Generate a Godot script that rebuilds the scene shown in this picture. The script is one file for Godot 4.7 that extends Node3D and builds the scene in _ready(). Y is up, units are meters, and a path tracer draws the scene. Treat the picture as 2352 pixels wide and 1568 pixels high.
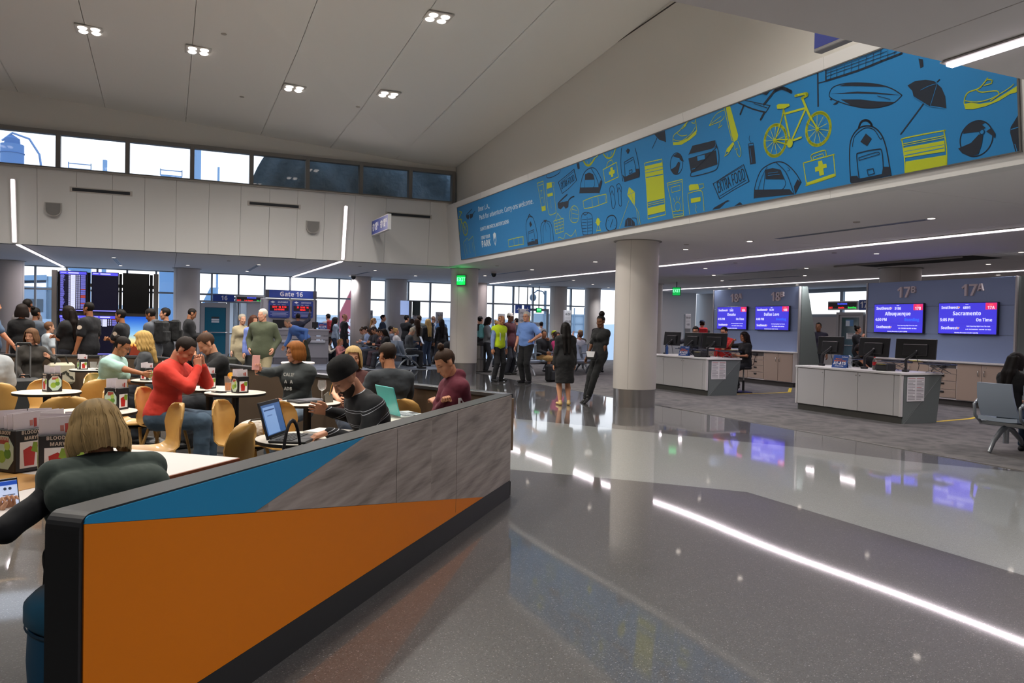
extends Node3D
# Airport gate hall beside a fenced food court. x runs along the gate windows, -z runs along the banner wall, y is up, metres.

const HC := 3.12          # height of the low ceilings
const DESKX := 11.0       # front of the gate desks
var used := {}
var mats := {}
var texs := {}
var meshes := {}
var rng := RandomNumberGenerator.new()


# A mesh under construction: positions, normals, uvs, colours, triangles.
class MB:
	var v := PackedVector3Array()
	var n := PackedVector3Array()
	var u := PackedVector2Array()
	var c := PackedColorArray()
	var i := PackedInt32Array()
	var col := Color.WHITE

	func pt(p: Vector3, nn: Vector3, uv := Vector2.ZERO) -> int:
		v.append(p); n.append(nn); u.append(uv); c.append(col)
		return v.size() - 1

	func tri(a: Vector3, b: Vector3, d: Vector3, outward: Vector3) -> void:
		var nn := (b - a).cross(d - a)
		if nn.length_squared() < 1e-16: return
		nn = nn.normalized()
		if nn.dot(outward) < 0.0:
			nn = -nn
			var t := b; b = d; d = t
		var k := v.size()
		pt(a, nn); pt(b, nn); pt(d, nn)
		i.append(k); i.append(k + 2); i.append(k + 1)

	func quad(a: Vector3, b: Vector3, d: Vector3, e: Vector3, outward: Vector3) -> void:
		var nn := (b - a).cross(d - a)
		if nn.length_squared() < 1e-18: nn = (d - a).cross(e - a)
		if nn.length_squared() < 1e-18: return
		nn = nn.normalized()
		var k := v.size()
		var flip := nn.dot(outward) < 0.0
		if flip: nn = -nn
		pt(a, nn, Vector2(0,1)); pt(b, nn, Vector2(1,1)); pt(d, nn, Vector2(1,0)); pt(e, nn, Vector2(0,0))
		if flip:
			for q in [0,1,2,0,2,3]: i.append(k + q)
		else:
			for q in [0,2,1,0,3,2]: i.append(k + q)

	func face(idx: Array, smooth_ccw := true) -> void:   # one triangle of shared points, counter-clockwise from outside
		i.append(idx[0]); i.append(idx[2]); i.append(idx[1])

	func box(at: Vector3, size: Vector3, bev := 0.0, b := Basis()) -> MB:
		var h := size * 0.5
		var g: float = min(bev, min(h.x, min(h.y, h.z)) * 0.49)
		for ax in 3:
			var p := (ax + 1) % 3
			var q := (ax + 2) % 3
			for s in [-1.0,1.0]:
				var o := Vector3.ZERO; o[ax] = s
				var cs := []
				for k in [[-1,-1],[1,-1],[1,1],[-1,1]]:
					var w := Vector3.ZERO
					w[ax] = s * h[ax]; w[p] = k[0] * (h[p] - g); w[q] = k[1] * (h[q] - g)
					cs.append(at + b * w)
				quad(cs[0], cs[1], cs[2], cs[3], b * o)
			if g > 0.0:
				for s in [[-1,-1],[1,-1],[1,1],[-1,1]]:
					var o := Vector3.ZERO; o[p] = s[0]; o[q] = s[1]
					var cs := []
					for k in [[-1,0],[1,0],[1,1],[-1,1]]:
						var w := Vector3.ZERO
						w[ax] = k[0] * (h[ax] - g)
						w[p] = s[0] * (h[p] - (g if k[1] else 0.0)); w[q] = s[1] * (h[q] - (0.0 if k[1] else g))
						cs.append(at + b * w)
					quad(cs[0], cs[1], cs[2], cs[3], b * o)
		if g > 0.0:
			for x in [-1,1]:
				for y in [-1,1]:
					for z in [-1,1]:
						var s := Vector3(x, y, z)
						tri(at + b * (s * Vector3(h.x, h.y - g, h.z - g)), at + b * (s * Vector3(h.x - g, h.y, h.z - g)), at + b * (s * Vector3(h.x - g, h.y - g, h.z)), b * s)
		return self

	# a turned profile of (radius, height) points, bottom to top outside
	func lathe(prof: Array, seg := 24, at := Vector3.ZERO, b := Basis(), soft := false, a0 := 0.0, a1 := TAU) -> MB:
		var m := prof.size()
		for s in m - 1:
			var p0: Vector2 = prof[s]
			var p1: Vector2 = prof[s + 1]
			var d := p1 - p0
			if d.length() < 1e-7: continue
			var nn := Vector2(d.y, -d.x).normalized()
			var n0 := nn
			var n1 := nn
			if soft:
				if s > 0:
					var e: Vector2 = p0 - (prof[s - 1] as Vector2)
					var en := Vector2(e.y, -e.x).normalized()
					if en.dot(nn) > 0.5: n0 = (nn + en).normalized()
				if s < m - 2:
					var e: Vector2 = (prof[s + 2] as Vector2) - p1
					var en := Vector2(e.y, -e.x).normalized()
					if en.dot(nn) > 0.5: n1 = (nn + en).normalized()
			var k := v.size()
			for j in seg + 1:
				var a := a0 + (a1 - a0) * j / seg
				var ca := cos(a)
				var sa := sin(a)
				pt(at + b * Vector3(p0.x * ca, p0.y, p0.x * sa), (b * Vector3(n0.x * ca, n0.y, n0.x * sa)).normalized(), Vector2(float(j) / seg, 1.0 - float(s) / m))
				pt(at + b * Vector3(p1.x * ca, p1.y, p1.x * sa), (b * Vector3(n1.x * ca, n1.y, n1.x * sa)).normalized(), Vector2(float(j) / seg, 1.0 - float(s + 1) / m))
			for j in seg:
				var q := k + j * 2
				# counter-clockwise from outside: p0(j), p1(j), p1(j+1), p0(j+1)
				i.append(q); i.append(q + 3); i.append(q + 1)
				i.append(q); i.append(q + 2); i.append(q + 3)
		return self

	func cyl(a: Vector3, b: Vector3, r0: float, r1 := -1.0, seg := 16) -> MB:
		if r1 < 0.0: r1 = r0
		var d := b - a
		var l := d.length()
		if l < 1e-6: return self
		return lathe([Vector2(0,0), Vector2(r0,0), Vector2(r1, l), Vector2(0, l)], seg, a, MB.up_to(d))

	static func up_to(d: Vector3) -> Basis:   # a turn that takes y to d
		var y := d.normalized()
		var x := Vector3(0,0,1).cross(y) if absf(y.z) < 0.95 else Vector3(1,0,0).cross(y)
		x = x.normalized()
		return Basis(x, y, x.cross(y))

	# a round tube along points; radius one number or one per point; flat squeezes it along the second axis
	func tube(path: Array, rad, seg := 10, flat := 1.0, hint := Vector3.ZERO) -> MB:
		var m := path.size()
		var t0: Vector3 = ((path[1] as Vector3) - (path[0] as Vector3)).normalized()
		var x := hint
		if x == Vector3.ZERO: x = Vector3(0,1,0) if absf(t0.y) < 0.9 else Vector3(1,0,0)
		var k := v.size()
		for s in m:
			var t: Vector3 = ((path[min(s + 1, m - 1)] as Vector3) - (path[max(s - 1,0)] as Vector3)).normalized()
			x = (x - t * x.dot(t)).normalized()
			var y := t.cross(x)
			var r: float = rad[s] if rad is Array or rad is PackedFloat32Array else rad
			for j in seg:
				var a := TAU * j / seg
				var o := x * cos(a) + y * sin(a) * flat
				pt((path[s] as Vector3) + o * r, (x * cos(a) * flat + y * sin(a)).normalized(), Vector2(float(j) / seg, float(s) / m))
		for s in m - 1:
			for j in seg:
				var a := k + s * seg + j
				var b := k + s * seg + (j + 1) % seg
				i.append(a); i.append(a + seg); i.append(b)
				i.append(b); i.append(a + seg); i.append(b + seg)
		for e in [0, m - 1]:
			var t: Vector3 = ((path[0] as Vector3) - (path[1] as Vector3)).normalized() if e == 0 else ((path[m - 1] as Vector3) - (path[m - 2] as Vector3)).normalized()
			var o := pt(path[e], t)
			for j in seg:
				var p: Vector3 = v[k + e * seg + j]
				pt(p, t)
			for j in seg:
				var a := o + 1 + j
				var b := o + 1 + (j + 1) % seg
				if e == 0: i.append(o); i.append(a); i.append(b)
				else: i.append(o); i.append(b); i.append(a)
		return self

	# a flat outline (x, y) given thickness along z, centred on z = 0
	func slab(poly: PackedVector2Array, depth: float, at := Vector3.ZERO, b := Basis()) -> MB:
		if Geometry2D.is_polygon_clockwise(poly): poly.reverse()
		# is_polygon_clockwise works with y down, so this leaves the outline clockwise or not with y up; quad() and tri() turn each face outward
		var ix := Geometry2D.triangulate_polygon(poly)
		for s in [-1.0,1.0]:
			var o := Vector3(0,0, s)
			for t in range(0, ix.size(), 3):
				var p := poly[ix[t]]
				var q := poly[ix[t + 1]]
				var w := poly[ix[t + 2]]
				tri(at + b * Vector3(p.x, p.y, s * depth / 2), at + b * Vector3(q.x, q.y, s * depth / 2), at + b * Vector3(w.x, w.y, s * depth / 2), b * o)
		var area := 0.0
		for k in poly.size():
			area += poly[k].cross(poly[(k + 1) % poly.size()])
		var sg := signf(area)
		for k in poly.size():
			var p := poly[k]
			var q := poly[(k + 1) % poly.size()]
			var d := q - p
			var o := Vector3(d.y, -d.x, 0) * sg
			quad(at + b * Vector3(p.x, p.y, -depth / 2), at + b * Vector3(q.x, q.y, -depth / 2), at + b * Vector3(q.x, q.y, depth / 2), at + b * Vector3(p.x, p.y, depth / 2), b * o)
		return self

	# a smooth sheet through a grid of points with a thickness
	func sheet(g: Array, thick: float) -> MB:
		var h := g.size()
		var w: int = g[0].size()
		var ns := []
		for a in h:
			var row := []
			for b in w:
				var du: Vector3 = g[a][min(b + 1, w - 1)] - g[a][max(b - 1,0)]
				var dv: Vector3 = g[min(a + 1, h - 1)][b] - g[max(a - 1,0)][b]
				row.append(du.cross(dv).normalized())
			ns.append(row)
		for s in [1.0,-1.0]:
			var k := v.size()
			for a in h:
				for b in w:
					pt(g[a][b] + ns[a][b] * thick * 0.5 * s, ns[a][b] * s, Vector2(float(b) / (w - 1), float(a) / (h - 1)))
			for a in h - 1:
				for b in w - 1:
					var p := k + a * w + b
					for t in [[p, p + 1, p + w + 1],[p, p + w + 1, p + w]]:
						if s > 0: i.append(t[0]); i.append(t[2]); i.append(t[1])
						else: i.append(t[0]); i.append(t[1]); i.append(t[2])
		var rim := []
		for b in w: rim.append([0, b])
		for a in range(1, h): rim.append([a, w - 1])
		for b in range(w - 2,-1,-1): rim.append([h - 1, b])
		for a in range(h - 2,0,-1): rim.append([a, 0])
		var mid: Vector3 = g[h / 2][w / 2]
		for e in rim.size():
			var p: Array = rim[e]
			var q: Array = rim[(e + 1) % rim.size()]
			var a: Vector3 = g[p[0]][p[1]]
			var b: Vector3 = g[q[0]][q[1]]
			var na: Vector3 = ns[p[0]][p[1]] * thick * 0.5
			var nb: Vector3 = ns[q[0]][q[1]] * thick * 0.5
			quad(a - na, b - nb, b + nb, a + na, (a + b) * 0.5 - mid)
		return self

	func ball(at: Vector3, r: Vector3, seg := 16, rings := 10, b := Basis()) -> MB:
		var k := v.size()
		for a in rings + 1:
			var t := PI * a / rings
			for j in seg + 1:
				var p := TAU * j / seg
				var d := Vector3(sin(t) * cos(p), cos(t), sin(t) * sin(p))
				pt(at + b * (d * r), (b * (d / r)).normalized(), Vector2(float(j) / seg, float(a) / rings))
		for a in rings:
			for j in seg:
				var p := k + a * (seg + 1) + j
				i.append(p); i.append(p + seg + 1); i.append(p + 1)
				i.append(p + 1); i.append(p + seg + 1); i.append(p + seg + 2)
		return self

	func add(o: MB, xf := Transform3D()) -> MB:
		var k := v.size()
		var flip := xf.basis.determinant() < 0.0
		var nb := xf.basis.inverse().transposed()
		for j in o.v.size():
			v.append(xf * o.v[j]); n.append((nb * o.n[j]).normalized()); u.append(o.u[j]); c.append(o.c[j])
		for j in range(0, o.i.size(), 3):
			i.append(k + o.i[j])
			if flip: i.append(k + o.i[j + 2]); i.append(k + o.i[j + 1])
			else: i.append(k + o.i[j + 1]); i.append(k + o.i[j + 2])
		return self

	func mesh() -> ArrayMesh:
		var a := []
		a.resize(Mesh.ARRAY_MAX)
		a[Mesh.ARRAY_VERTEX] = v; a[Mesh.ARRAY_NORMAL] = n; a[Mesh.ARRAY_TEX_UV] = u; a[Mesh.ARRAY_COLOR] = c; a[Mesh.ARRAY_INDEX] = i
		var m := ArrayMesh.new()
		m.add_surface_from_arrays(Mesh.PRIMITIVE_TRIANGLES, a)
		return m


func mb() -> MB: return MB.new()
func V(x: float, y: float, z: float) -> Vector3: return Vector3(x, y, z)


func numbered(called: String) -> String:
	var k: int = used.get(called, 0)
	used[called] = k + 1
	return called if k == 0 else "%s_%03d" % [called, k]


func thing(called: String, label: String, category: String, at := Vector3.ZERO, turn := 0.0, group := "") -> Node3D:
	var o := Node3D.new()
	o.name = numbered(called)
	add_child(o, true)
	o.position = at
	o.rotation.y = turn
	return tag(o, label, category, group)


func tag(o: Node3D, label: String, category: String, group := "") -> Node3D:
	o.set_meta("label", label)
	o.set_meta("category", category)
	if group: o.set_meta("group", group)
	return o


func obj(called: String, m, material: Material, parent: Node = self, label := "") -> MeshInstance3D:
	var o := MeshInstance3D.new()
	o.name = numbered(called) if parent == self else called
	o.mesh = (m as MB).mesh() if m is MB else m
	o.material_override = material
	parent.add_child(o, true)
	if label: o.set_meta("label", label)
	return o


func struct(called: String, m, material: Material, label: String, category: String) -> MeshInstance3D:
	var o := obj(called, m, material)
	o.set_meta("kind", "structure")
	tag(o, label, category)
	return o


func frame(called: String, label: String, category: String) -> Node3D:   # a piece of the setting that holds pieces
	var o := thing(called, label, category)
	o.set_meta("kind", "structure")
	return o


func dup(src: Node3D, at: Vector3, turn: float, label: String) -> Node3D:
	var o := src.duplicate() as Node3D
	var base: String = src.get_meta("stem")
	o.name = numbered(base)
	add_child(o, true)
	o.position = at
	o.rotation.y = turn
	o.set_meta("label", label)
	return o


func stem(o: Node3D, s: String) -> Node3D:
	o.set_meta("stem", s)
	return o


func once(key: String, make: Callable) -> Mesh:
	if not meshes.has(key): meshes[key] = (make.call() as MB).mesh()
	return meshes[key]


# ---- materials
func hx(s: String) -> Color: return Color.html(s)


func M(hex: String, rough := 0.6, metal := 0.0, opt := {}) -> StandardMaterial3D:
	var key := hex + str(rough) + str(metal) + str(opt)
	if mats.has(key): return mats[key]
	var m := StandardMaterial3D.new()
	m.albedo_color = hx(hex)
	m.roughness = rough
	m.metallic = metal
	for k in opt:
		if k == "spec": m.metallic_specular = opt[k]
		elif k == "glow":
			m.emission_enabled = true
			m.emission = hx(hex)
			m.emission_energy_multiplier = opt[k]
		elif k == "coat":
			m.clearcoat_enabled = true
			m.clearcoat = opt[k]
			m.clearcoat_roughness = opt.get("coat_rough", 0.05)
		elif k == "rim":
			m.rim_enabled = true
			m.rim = opt[k]
			m.rim_tint = 0.5
		elif k == "bump":     # [texture, scale per metre, relief in cm]
			m.heightmap_enabled = true
			m.heightmap_texture = opt[k][0]
			m.heightmap_scale = opt[k][2]
			m.uv1_triplanar = true
			m.uv1_scale = Vector3.ONE * opt[k][1]
		elif k == "tex":      # [texture, scale per metre]
			m.albedo_texture = opt[k][0]
			m.albedo_color = Color.WHITE
			m.uv1_triplanar = true
			m.uv1_scale = Vector3.ONE * opt[k][1]
			if opt[k].size() > 2: m.uv1_world_triplanar = true
		elif k == "vc": m.vertex_color_use_as_albedo = true
		elif k == "sss":
			m.subsurf_scatter_enabled = true
			m.subsurf_scatter_strength = opt[k]
		elif k == "both": m.cull_mode = BaseMaterial3D.CULL_DISABLED
		elif k == "backlight":
			m.backlight_enabled = true
			m.backlight = hx(opt[k])
	mats[key] = m
	return m


func glass(hex: String, alpha: float) -> StandardMaterial3D:
	var key := "glass" + hex + str(alpha)
	if mats.has(key): return mats[key]
	var m := StandardMaterial3D.new()
	m.albedo_color = Color(hx(hex), alpha)
	m.transparency = BaseMaterial3D.TRANSPARENCY_ALPHA
	m.roughness = 0.02
	mats[key] = m
	return m


func noise(freq: float, octaves := 3, size := 256, kind := FastNoiseLite.TYPE_SIMPLEX_SMOOTH, ramp: Array = [], sd := 7) -> NoiseTexture2D:
	var key := str([freq, octaves, size, kind, ramp, sd])
	if texs.has(key): return texs[key]
	var f := FastNoiseLite.new()
	f.seed = sd
	f.noise_type = kind
	f.frequency = freq
	f.fractal_octaves = octaves
	var t := NoiseTexture2D.new()
	t.width = size
	t.height = size
	t.seamless = true
	t.noise = f
	if ramp.size():
		var g := Gradient.new()
		var offs := PackedFloat32Array()
		var cs := PackedColorArray()
		for k in ramp.size():
			offs.append(float(k) / (ramp.size() - 1))
			cs.append(hx(ramp[k]))
		g.offsets = offs
		g.colors = cs
		t.color_ramp = g
	texs[key] = t
	return t


func cloth(hex: String, k := 0) -> StandardMaterial3D:   # 0 plain knit, 1 coarse, 2 denim
	var b := [noise(0.012,4), 1.1,1.3]
	if k == 1: b = [noise(0.012,4), 1.3,1.6]
	return M(hex, 0.9,0.0, {"rim": 0.25,"bump": b})


func text(parent: Node, called: String, s: String, h: float, at: Vector3, b: Basis, m: Material, bold := true, depth := 0.003, serif := false, align := 1, squeeze := 1.0) -> MeshInstance3D:
	var t := TextMesh.new()
	var f := SystemFont.new()
	f.font_names = PackedStringArray(["Droid Serif" if serif else "Droid Sans"])
	f.font_weight = 700 if bold else 400
	t.font = f
	t.text = s
	t.font_size = 48
	t.pixel_size = h / (48.0 * 0.714)
	t.depth = depth
	t.curve_step = 1.5
	t.horizontal_alignment = [HORIZONTAL_ALIGNMENT_LEFT, HORIZONTAL_ALIGNMENT_CENTER, HORIZONTAL_ALIGNMENT_RIGHT][align]
	t.vertical_alignment = VERTICAL_ALIGNMENT_CENTER
	var o := MeshInstance3D.new()
	o.name = called
	o.mesh = t
	o.material_override = m
	parent.add_child(o, true)
	o.transform = Transform3D(b * Basis.from_scale(Vector3(squeeze, 1,1)), at)
	return o


# ---- lights
func strip_light(label: String, a: Vector3, b: Vector3, w: float, glow: float, energy: float, down := Vector3.DOWN) -> void:
	var mid := (a + b) * 0.5
	var l := (b - a).length()
	var d := (b - a).normalized()
	var o := thing("strip_light", label, "light", mid)
	var bs := Basis(d.cross(down).normalized(), down, d)
	obj("tube", mb().box(Vector3.ZERO, Vector3(w, 0.03, l), 0.008, bs), M("fff2fa", 0.4,0.0, {"glow": glow}), o)
	obj("channel", mb().box(-down * 0.012, Vector3(w + 0.04,0.01, l + 0.04), 0.0, bs), M("c9c6c3", 0.5), o)
	var n: int = max(1, roundi(l / 6.0))
	for k in n:
		var p := AreaLight3D.new()
		p.name = "strip_light_source"
		p.area_size = Vector2(w, l / n)
		p.light_energy = energy * l / n
		p.light_color = hx("fff0f6")
		p.shadow_enabled = true
		o.add_child(p, true)
		p.position = down * 0.025 + d * (-l / 2 + (k + 0.5) * l / n)
		p.basis = Basis(d.cross(-down).normalized(), d, -down) if true else Basis()
		if "area_range" in p: p.set("area_range", 30.0)


func spot(parent: Node, at: Vector3, energy: float, angle: float, col: Color, size := 0.05) -> void:
	var p := SpotLight3D.new()
	p.name = "lamp_light"
	p.light_energy = energy
	p.light_color = col
	p.spot_range = 30.0
	p.spot_attenuation = 2.0
	p.spot_angle = angle
	p.spot_angle_attenuation = 1.0
	p.light_size = size
	p.shadow_enabled = true
	parent.add_child(p, true)
	p.position = at
	p.rotation.x = -PI / 2


func _ready() -> void:
	rng.seed = 11
	# camera
	var cam := Camera3D.new()
	cam.name = "camera"
	cam.fov = 46.97
	cam.near = 0.05
	cam.far = 3000.0
	add_child(cam)
	var fw := Vector3(0,0,-1).rotated(Vector3.RIGHT, deg_to_rad(-1.24114)).rotated(Vector3.UP, deg_to_rad(-23.79376))
	var rt := fw.cross(Vector3.UP).normalized()
	var b := Basis(rt, rt.cross(fw), -fw)
	cam.transform = Transform3D(b * Basis(Vector3(0,0,1), deg_to_rad(1.22434)), V(0,1.5,0))
	# sky and exposure
	var env := Environment.new()
	env.background_mode = Environment.BG_SKY
	env.sky = Sky.new()
	var sky := ProceduralSkyMaterial.new()
	sky.sky_top_color = hx("a9c6ea")
	sky.sky_horizon_color = hx("f4f5f6")
	sky.sky_curve = 0.25
	sky.sky_energy_multiplier = 1.0
	sky.ground_bottom_color = hx("8d8d90")
	sky.ground_horizon_color = hx("b9b9bb")
	sky.sun_angle_max = 1.0
	env.sky.sky_material = sky
	env.background_energy_multiplier = 2.0
	env.tonemap_mode = Environment.TONE_MAPPER_LINEAR
	env.tonemap_exposure = 0.9
	env.sdfgi_enabled = true
	env.ssao_enabled = true
	env.ssil_enabled = true
	var we := WorldEnvironment.new()
	we.name = "surroundings"
	we.environment = env
	add_child(we)
	# lamps that light the halls
	build_strips()
	build_downlights()
	# the setting
	build_floor()
	build_ceilings()
	build_walls()
	build_windows()
	build_columns()
	build_outside()
	build_all_things()


const L_STRIP := 0.9      # energy of a metre of light strip
const L_SPOT := 4.0        # energy of a downlight in the low ceilings
const L_QUAD := 19.0        # energy of a group of four in the high ceiling


func build_strips() -> void:
	strip_light("long white light strip in the low ceiling above the gate desks", V(11.75, HC - 0.022,-28.9), V(11.75, HC - 0.022,6.0), 0.075,3.0, L_STRIP)
	strip_light("second, farther light strip running behind the blue desk walls", V(19.3, HC - 0.022,-29.3), V(19.3, HC - 0.022,2.0), 0.075,3.0, L_STRIP)
	strip_light("short light strip in the low ceiling at the upper right corner", V(4.25, HC - 0.022,-3.28), V(4.25, HC - 0.022,6.0), 0.06,3.0, L_STRIP)
	strip_light("light strip in the ceiling left of the departure screens", V(-3.15, HC - 0.022,-21.25), V(-3.15, HC - 0.022,-30.0), 0.075,3.0, L_STRIP)
	strip_light("light strip in the ceiling pointing at the gate 16 sign", V(4.31, HC - 0.022,-21.25), V(4.31, HC - 0.022,-30.0), 0.075,3.0, L_STRIP)
	strip_light("upright light strip on the wall above the departure screens", V(-3.2,3.14,-21.155), V(-3.22,4.55,-20.99), 0.075,3.0, L_STRIP * 0.7,V(0,0,1))
	strip_light("upright light strip on the wall beside the hanging 18A 18B sign", V(4.32,3.14,-21.155), V(4.35,4.55,-20.99), 0.075,3.0, L_STRIP * 0.7,V(0,0,1))


const MARKS := [["the departure screens", -1.4,-23.5],["the gate 16 door", 1.6,-29.5],["the Gate 16 sign", 4.0,-28.0],["the third column from the left", 6.5,-28.5],["the green exit-sign column", 8.1,-22.0],["the far glass door", 14.4,-29.5],["the column in the foreground", 8.2,-12.7],["the farther gate desk", 11.5,-15.4],["the farther blue wall screens", 15.1,-18.4],["the nearer gate desk", 11.5,-10.3],["the nearer blue wall screens", 15.1,-11.0],["the gate 17 boarding door", 22.0,-21.3],["the short upper-right light strip", 4.3,-1.5],["the small exit sign window", 21.5,-27.0]]


func by_mark(spots: Array) -> Array:   # words that single out each of a set by the landmark it is nearest to
	var near := []
	for p in spots:
		var best := 0
		for k in MARKS.size():
			if V(p[0] - MARKS[k][1],0, p[1] - MARKS[k][2]).length() < V(p[0] - MARKS[best][1],0, p[1] - MARKS[best][2]).length(): best = k
		near.append([best, V(p[0] - MARKS[best][1],0, p[1] - MARKS[best][2]).length()])
	var out := []
	for k in near.size():
		var rank := 0
		for q in near:
			if q[0] == near[k][0] and q[1] < near[k][1]: rank += 1
		out.append("%snearest to %s" % [["", "second ", "third ", "fourth ", "fifth ", "sixth ", "seventh ", "eighth ", "ninth ", "tenth "][mini(rank, 9)], MARKS[near[k][0]][0]])
	return out


func downlight(x: float, z: float, label: String, group: String) -> void:
	var o := thing("downlight", label, "light", V(x, HC, z), 0.0, group)
	obj("trim_ring", once("ring", func(): return mb().lathe([Vector2(0.05,-0.004), Vector2(0.075,-0.006), Vector2(0.08,0.0), Vector2(0.05,0.004)],20)), M("d9d6d2", 0.4), o)
	obj("lens", once("lens", func(): return mb().cyl(V(0,-0.003,0), V(0,0.004,0), 0.055,-1,16)), M("fff1e4", 0.4,0.0, {"glow": 6.0}), o)
	spot(o, V(0,-0.02,0), L_SPOT, 62.0, hx("f7f6fb"))


func build_downlights() -> void:
	# rows over the waiting areas, the desks and the walkway
	var spots := [[-1.35,-24.55],[-1.35,-28.2],[0.6,-26.4],[2.52,-24.55],[2.52,-28.25],[6.05,-28.25],[6.05,-24.6],[7.92,-26.4],[9.8,-24.6],[9.83,-20.94],[13.28,-28.46],[13.28,-24.8],[15.15,-26.7],[16.9,-28.46],[9.87,-17.3],[13.27,-17.3],[15.16,-19.35],[17.08,-21.35],[20.4,-25.05],[15.17,-15.6],[17.16,-17.7],[20.45,-21.45],[17.29,-12.16],[20.6,-14.2],[9.86,-7.8],[9.8,-11.5],[9.77,-13.4],[13.4,-11.85],[15.25,-10.06],[9.8,-4.1],[13.4,-8.1],[13.4,-4.3],[17.3,-8.4],[-2.0,-1.6],[1.2,-1.6],[3.2,-1.9],[5.6,-1.9],[-2.0,2.0],[1.2,2.0],[7.0,-1.5],[7.0,2.2]]
	var words := by_mark(spots)
	for k in spots.size(): downlight(spots[k][0], spots[k][1],"small downlight in the low ceiling, " + words[k],"round downlights in the low ceiling")
	# groups of four in the high ceiling
	var quads := [[2.38,-12.42,"nearest one right of the ceiling's middle"],[4.2,-12.98,"rightmost of all"],[0.51,-16.29,"beside the faint panel joint"],[2.44,-17.32,"above the fourth clear window"],[4.33,-16.7,"nearest the banner wall at the back"],[-1.34,-16.43,"the one at the far left"],[-0.14,-13.25,"cut by the top of the picture"],[-3.3,-15.0,"just outside the picture to the left"],[-2.2,-9.5,"overhead, left of the orange panel"],[0.3,-8.6,"overhead, above the red sweater"],[3.4,-8.6,"overhead, above the corner of the low wall"],[-5.0,-11.5,"far left, out of the picture"],[5.2,-6.0,"overhead, beside the banner"],[1.0,-5.4,"overhead, above the beanie"],[-3.0,-5.4,"overhead, left of the blonde woman"],[-6.5,-17.0,"far left, over the panel wall"],[-8.5,-8.0,"at the far left side wall"]]
	for q in quads:
		var y := ceil_y(q[0], q[1])
		var said: String = "group of four round lamps in the high ceiling, " + q[2]
		var o := thing("ceiling_light", said, "light", V(q[0], y - 0.005, q[1]), 0.0,"four-lamp groups in the high ceiling")
		obj("plate", mb().box(V(0,0.0,0), V(0.46,0.02,0.46), 0.004), M("b9b5af", 0.5), o)
		for dx in [-0.105,0.105]:
			for dz in [-0.105,0.105]:
				obj("lamp", once("quadlens", func(): return mb().lathe([Vector2(0,-0.03), Vector2(0.05,-0.027), Vector2(0.075,-0.012), Vector2(0.078,0)],18, Vector3.ZERO, Basis(), true)), M("fff4ea", 0.4,0.0, {"glow": 5.0}), o).position = V(dx, -0.01, dz)
		spot(o, V(0,-0.06,0), L_QUAD, 75.0, hx("fdf6ec"), 0.12)


func ceil_y(x: float, z: float) -> float:
	var y := 5.92 + 0.04 * (z + 21.3) + 0.068 * (7.6 - x)
	# a shallow fold runs across the vault
	var f := (x - 5.2) * 0.82 + (z + 19.5) * 0.57
	return y + 0.085 * maxf(0.0, f)


# ---- floor
func terrazzo(base: Array, light: float, key: String) -> StandardMaterial3D:
	if mats.has(key): return mats[key]
	var s := 1024
	var im := Image.create(s, s, false, Image.FORMAT_RGB8)
	im.fill(Color(base[0], base[1], base[2]))
	var r := RandomNumberGenerator.new()
	r.seed = 5
	for k in 42000:
		var x := r.randi() % s
		var y := r.randi() % s
		var t := r.randf()
		var g := r.randf_range(-0.10,0.10)
		if t > 0.80: g = r.randf_range(0.08, light)
		elif t < 0.35: g = r.randf_range(-0.16,-0.05)
		var warm := r.randf_range(-0.015,0.02)
		var c := Color(base[0] + g + warm, base[1] + g, base[2] + g - warm)
		var w := 2 + r.randi() % 3
		for a in w:
			for q in 1 + r.randi() % 3:
				im.set_pixel((x + a) % s, (y + q) % s, c)
	var m := StandardMaterial3D.new()
	m.albedo_texture = ImageTexture.create_from_image(im)
	m.uv1_triplanar = true
	m.uv1_world_triplanar = true
	m.uv1_scale = Vector3.ONE * 0.62
	m.roughness = 0.34
	m.clearcoat_enabled = true
	m.clearcoat = 1.0
	m.clearcoat_roughness = 0.045
	mats[key] = m
	return m


func floor_wave(x: float, z: float) -> float:
	return 0.00045 * sin(x * 2.1 + z * 1.3) + 0.00035 * sin(x * 1.1 - z * 2.6 + 1.0) + 0.0002 * sin(x * 4.3 + z * 3.1)


func floor_piece(poly: PackedVector2Array, step: float, wavy: bool, lift := 0.0) -> MB:
	var m := mb()
	var lo := poly[0]
	var hi := poly[0]
	for p in poly:
		lo = lo.min(p)
		hi = hi.max(p)
	var ix := {}
	var nx := int(ceil((hi.x - lo.x) / step))
	var nz := int(ceil((hi.y - lo.y) / step))
	for a in nx:
		for b in nz:
			var q := PackedVector2Array([lo + Vector2(a, b) * step, lo + Vector2(a + 1, b) * step, lo + Vector2(a + 1, b + 1) * step, lo + Vector2(a, b + 1) * step])
			for part in Geometry2D.intersect_polygons(q, poly):
				var t := Geometry2D.triangulate_polygon(part)
				for k in range(0, t.size(), 3):
					var id := []
					for e in 3:
						var p: Vector2 = part[t[k + e]]
						var key := Vector2i(roundi(p.x * 1000), roundi(p.y * 1000))
						if not ix.has(key):
							var nn := Vector3.UP
							var y := lift
							if wavy:
								y += floor_wave(p.x, p.y)
								nn = V((floor_wave(p.x - 0.02, p.y) - floor_wave(p.x + 0.02, p.y)) / 0.04,1.0, (floor_wave(p.x, p.y - 0.02) - floor_wave(p.x, p.y + 0.02)) / 0.04).normalized()
							ix[key] = m.pt(V(p.x, y, p.y), nn)
						id.append(ix[key])
					var pa := m.v[id[0]]
					var up := (m.v[id[1]] - pa).cross(m.v[id[2]] - pa).y
					if up > 0.0: m.face([id[0], id[1], id[2]])
					elif up < 0.0: m.face([id[0], id[2], id[1]])
	return m


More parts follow.
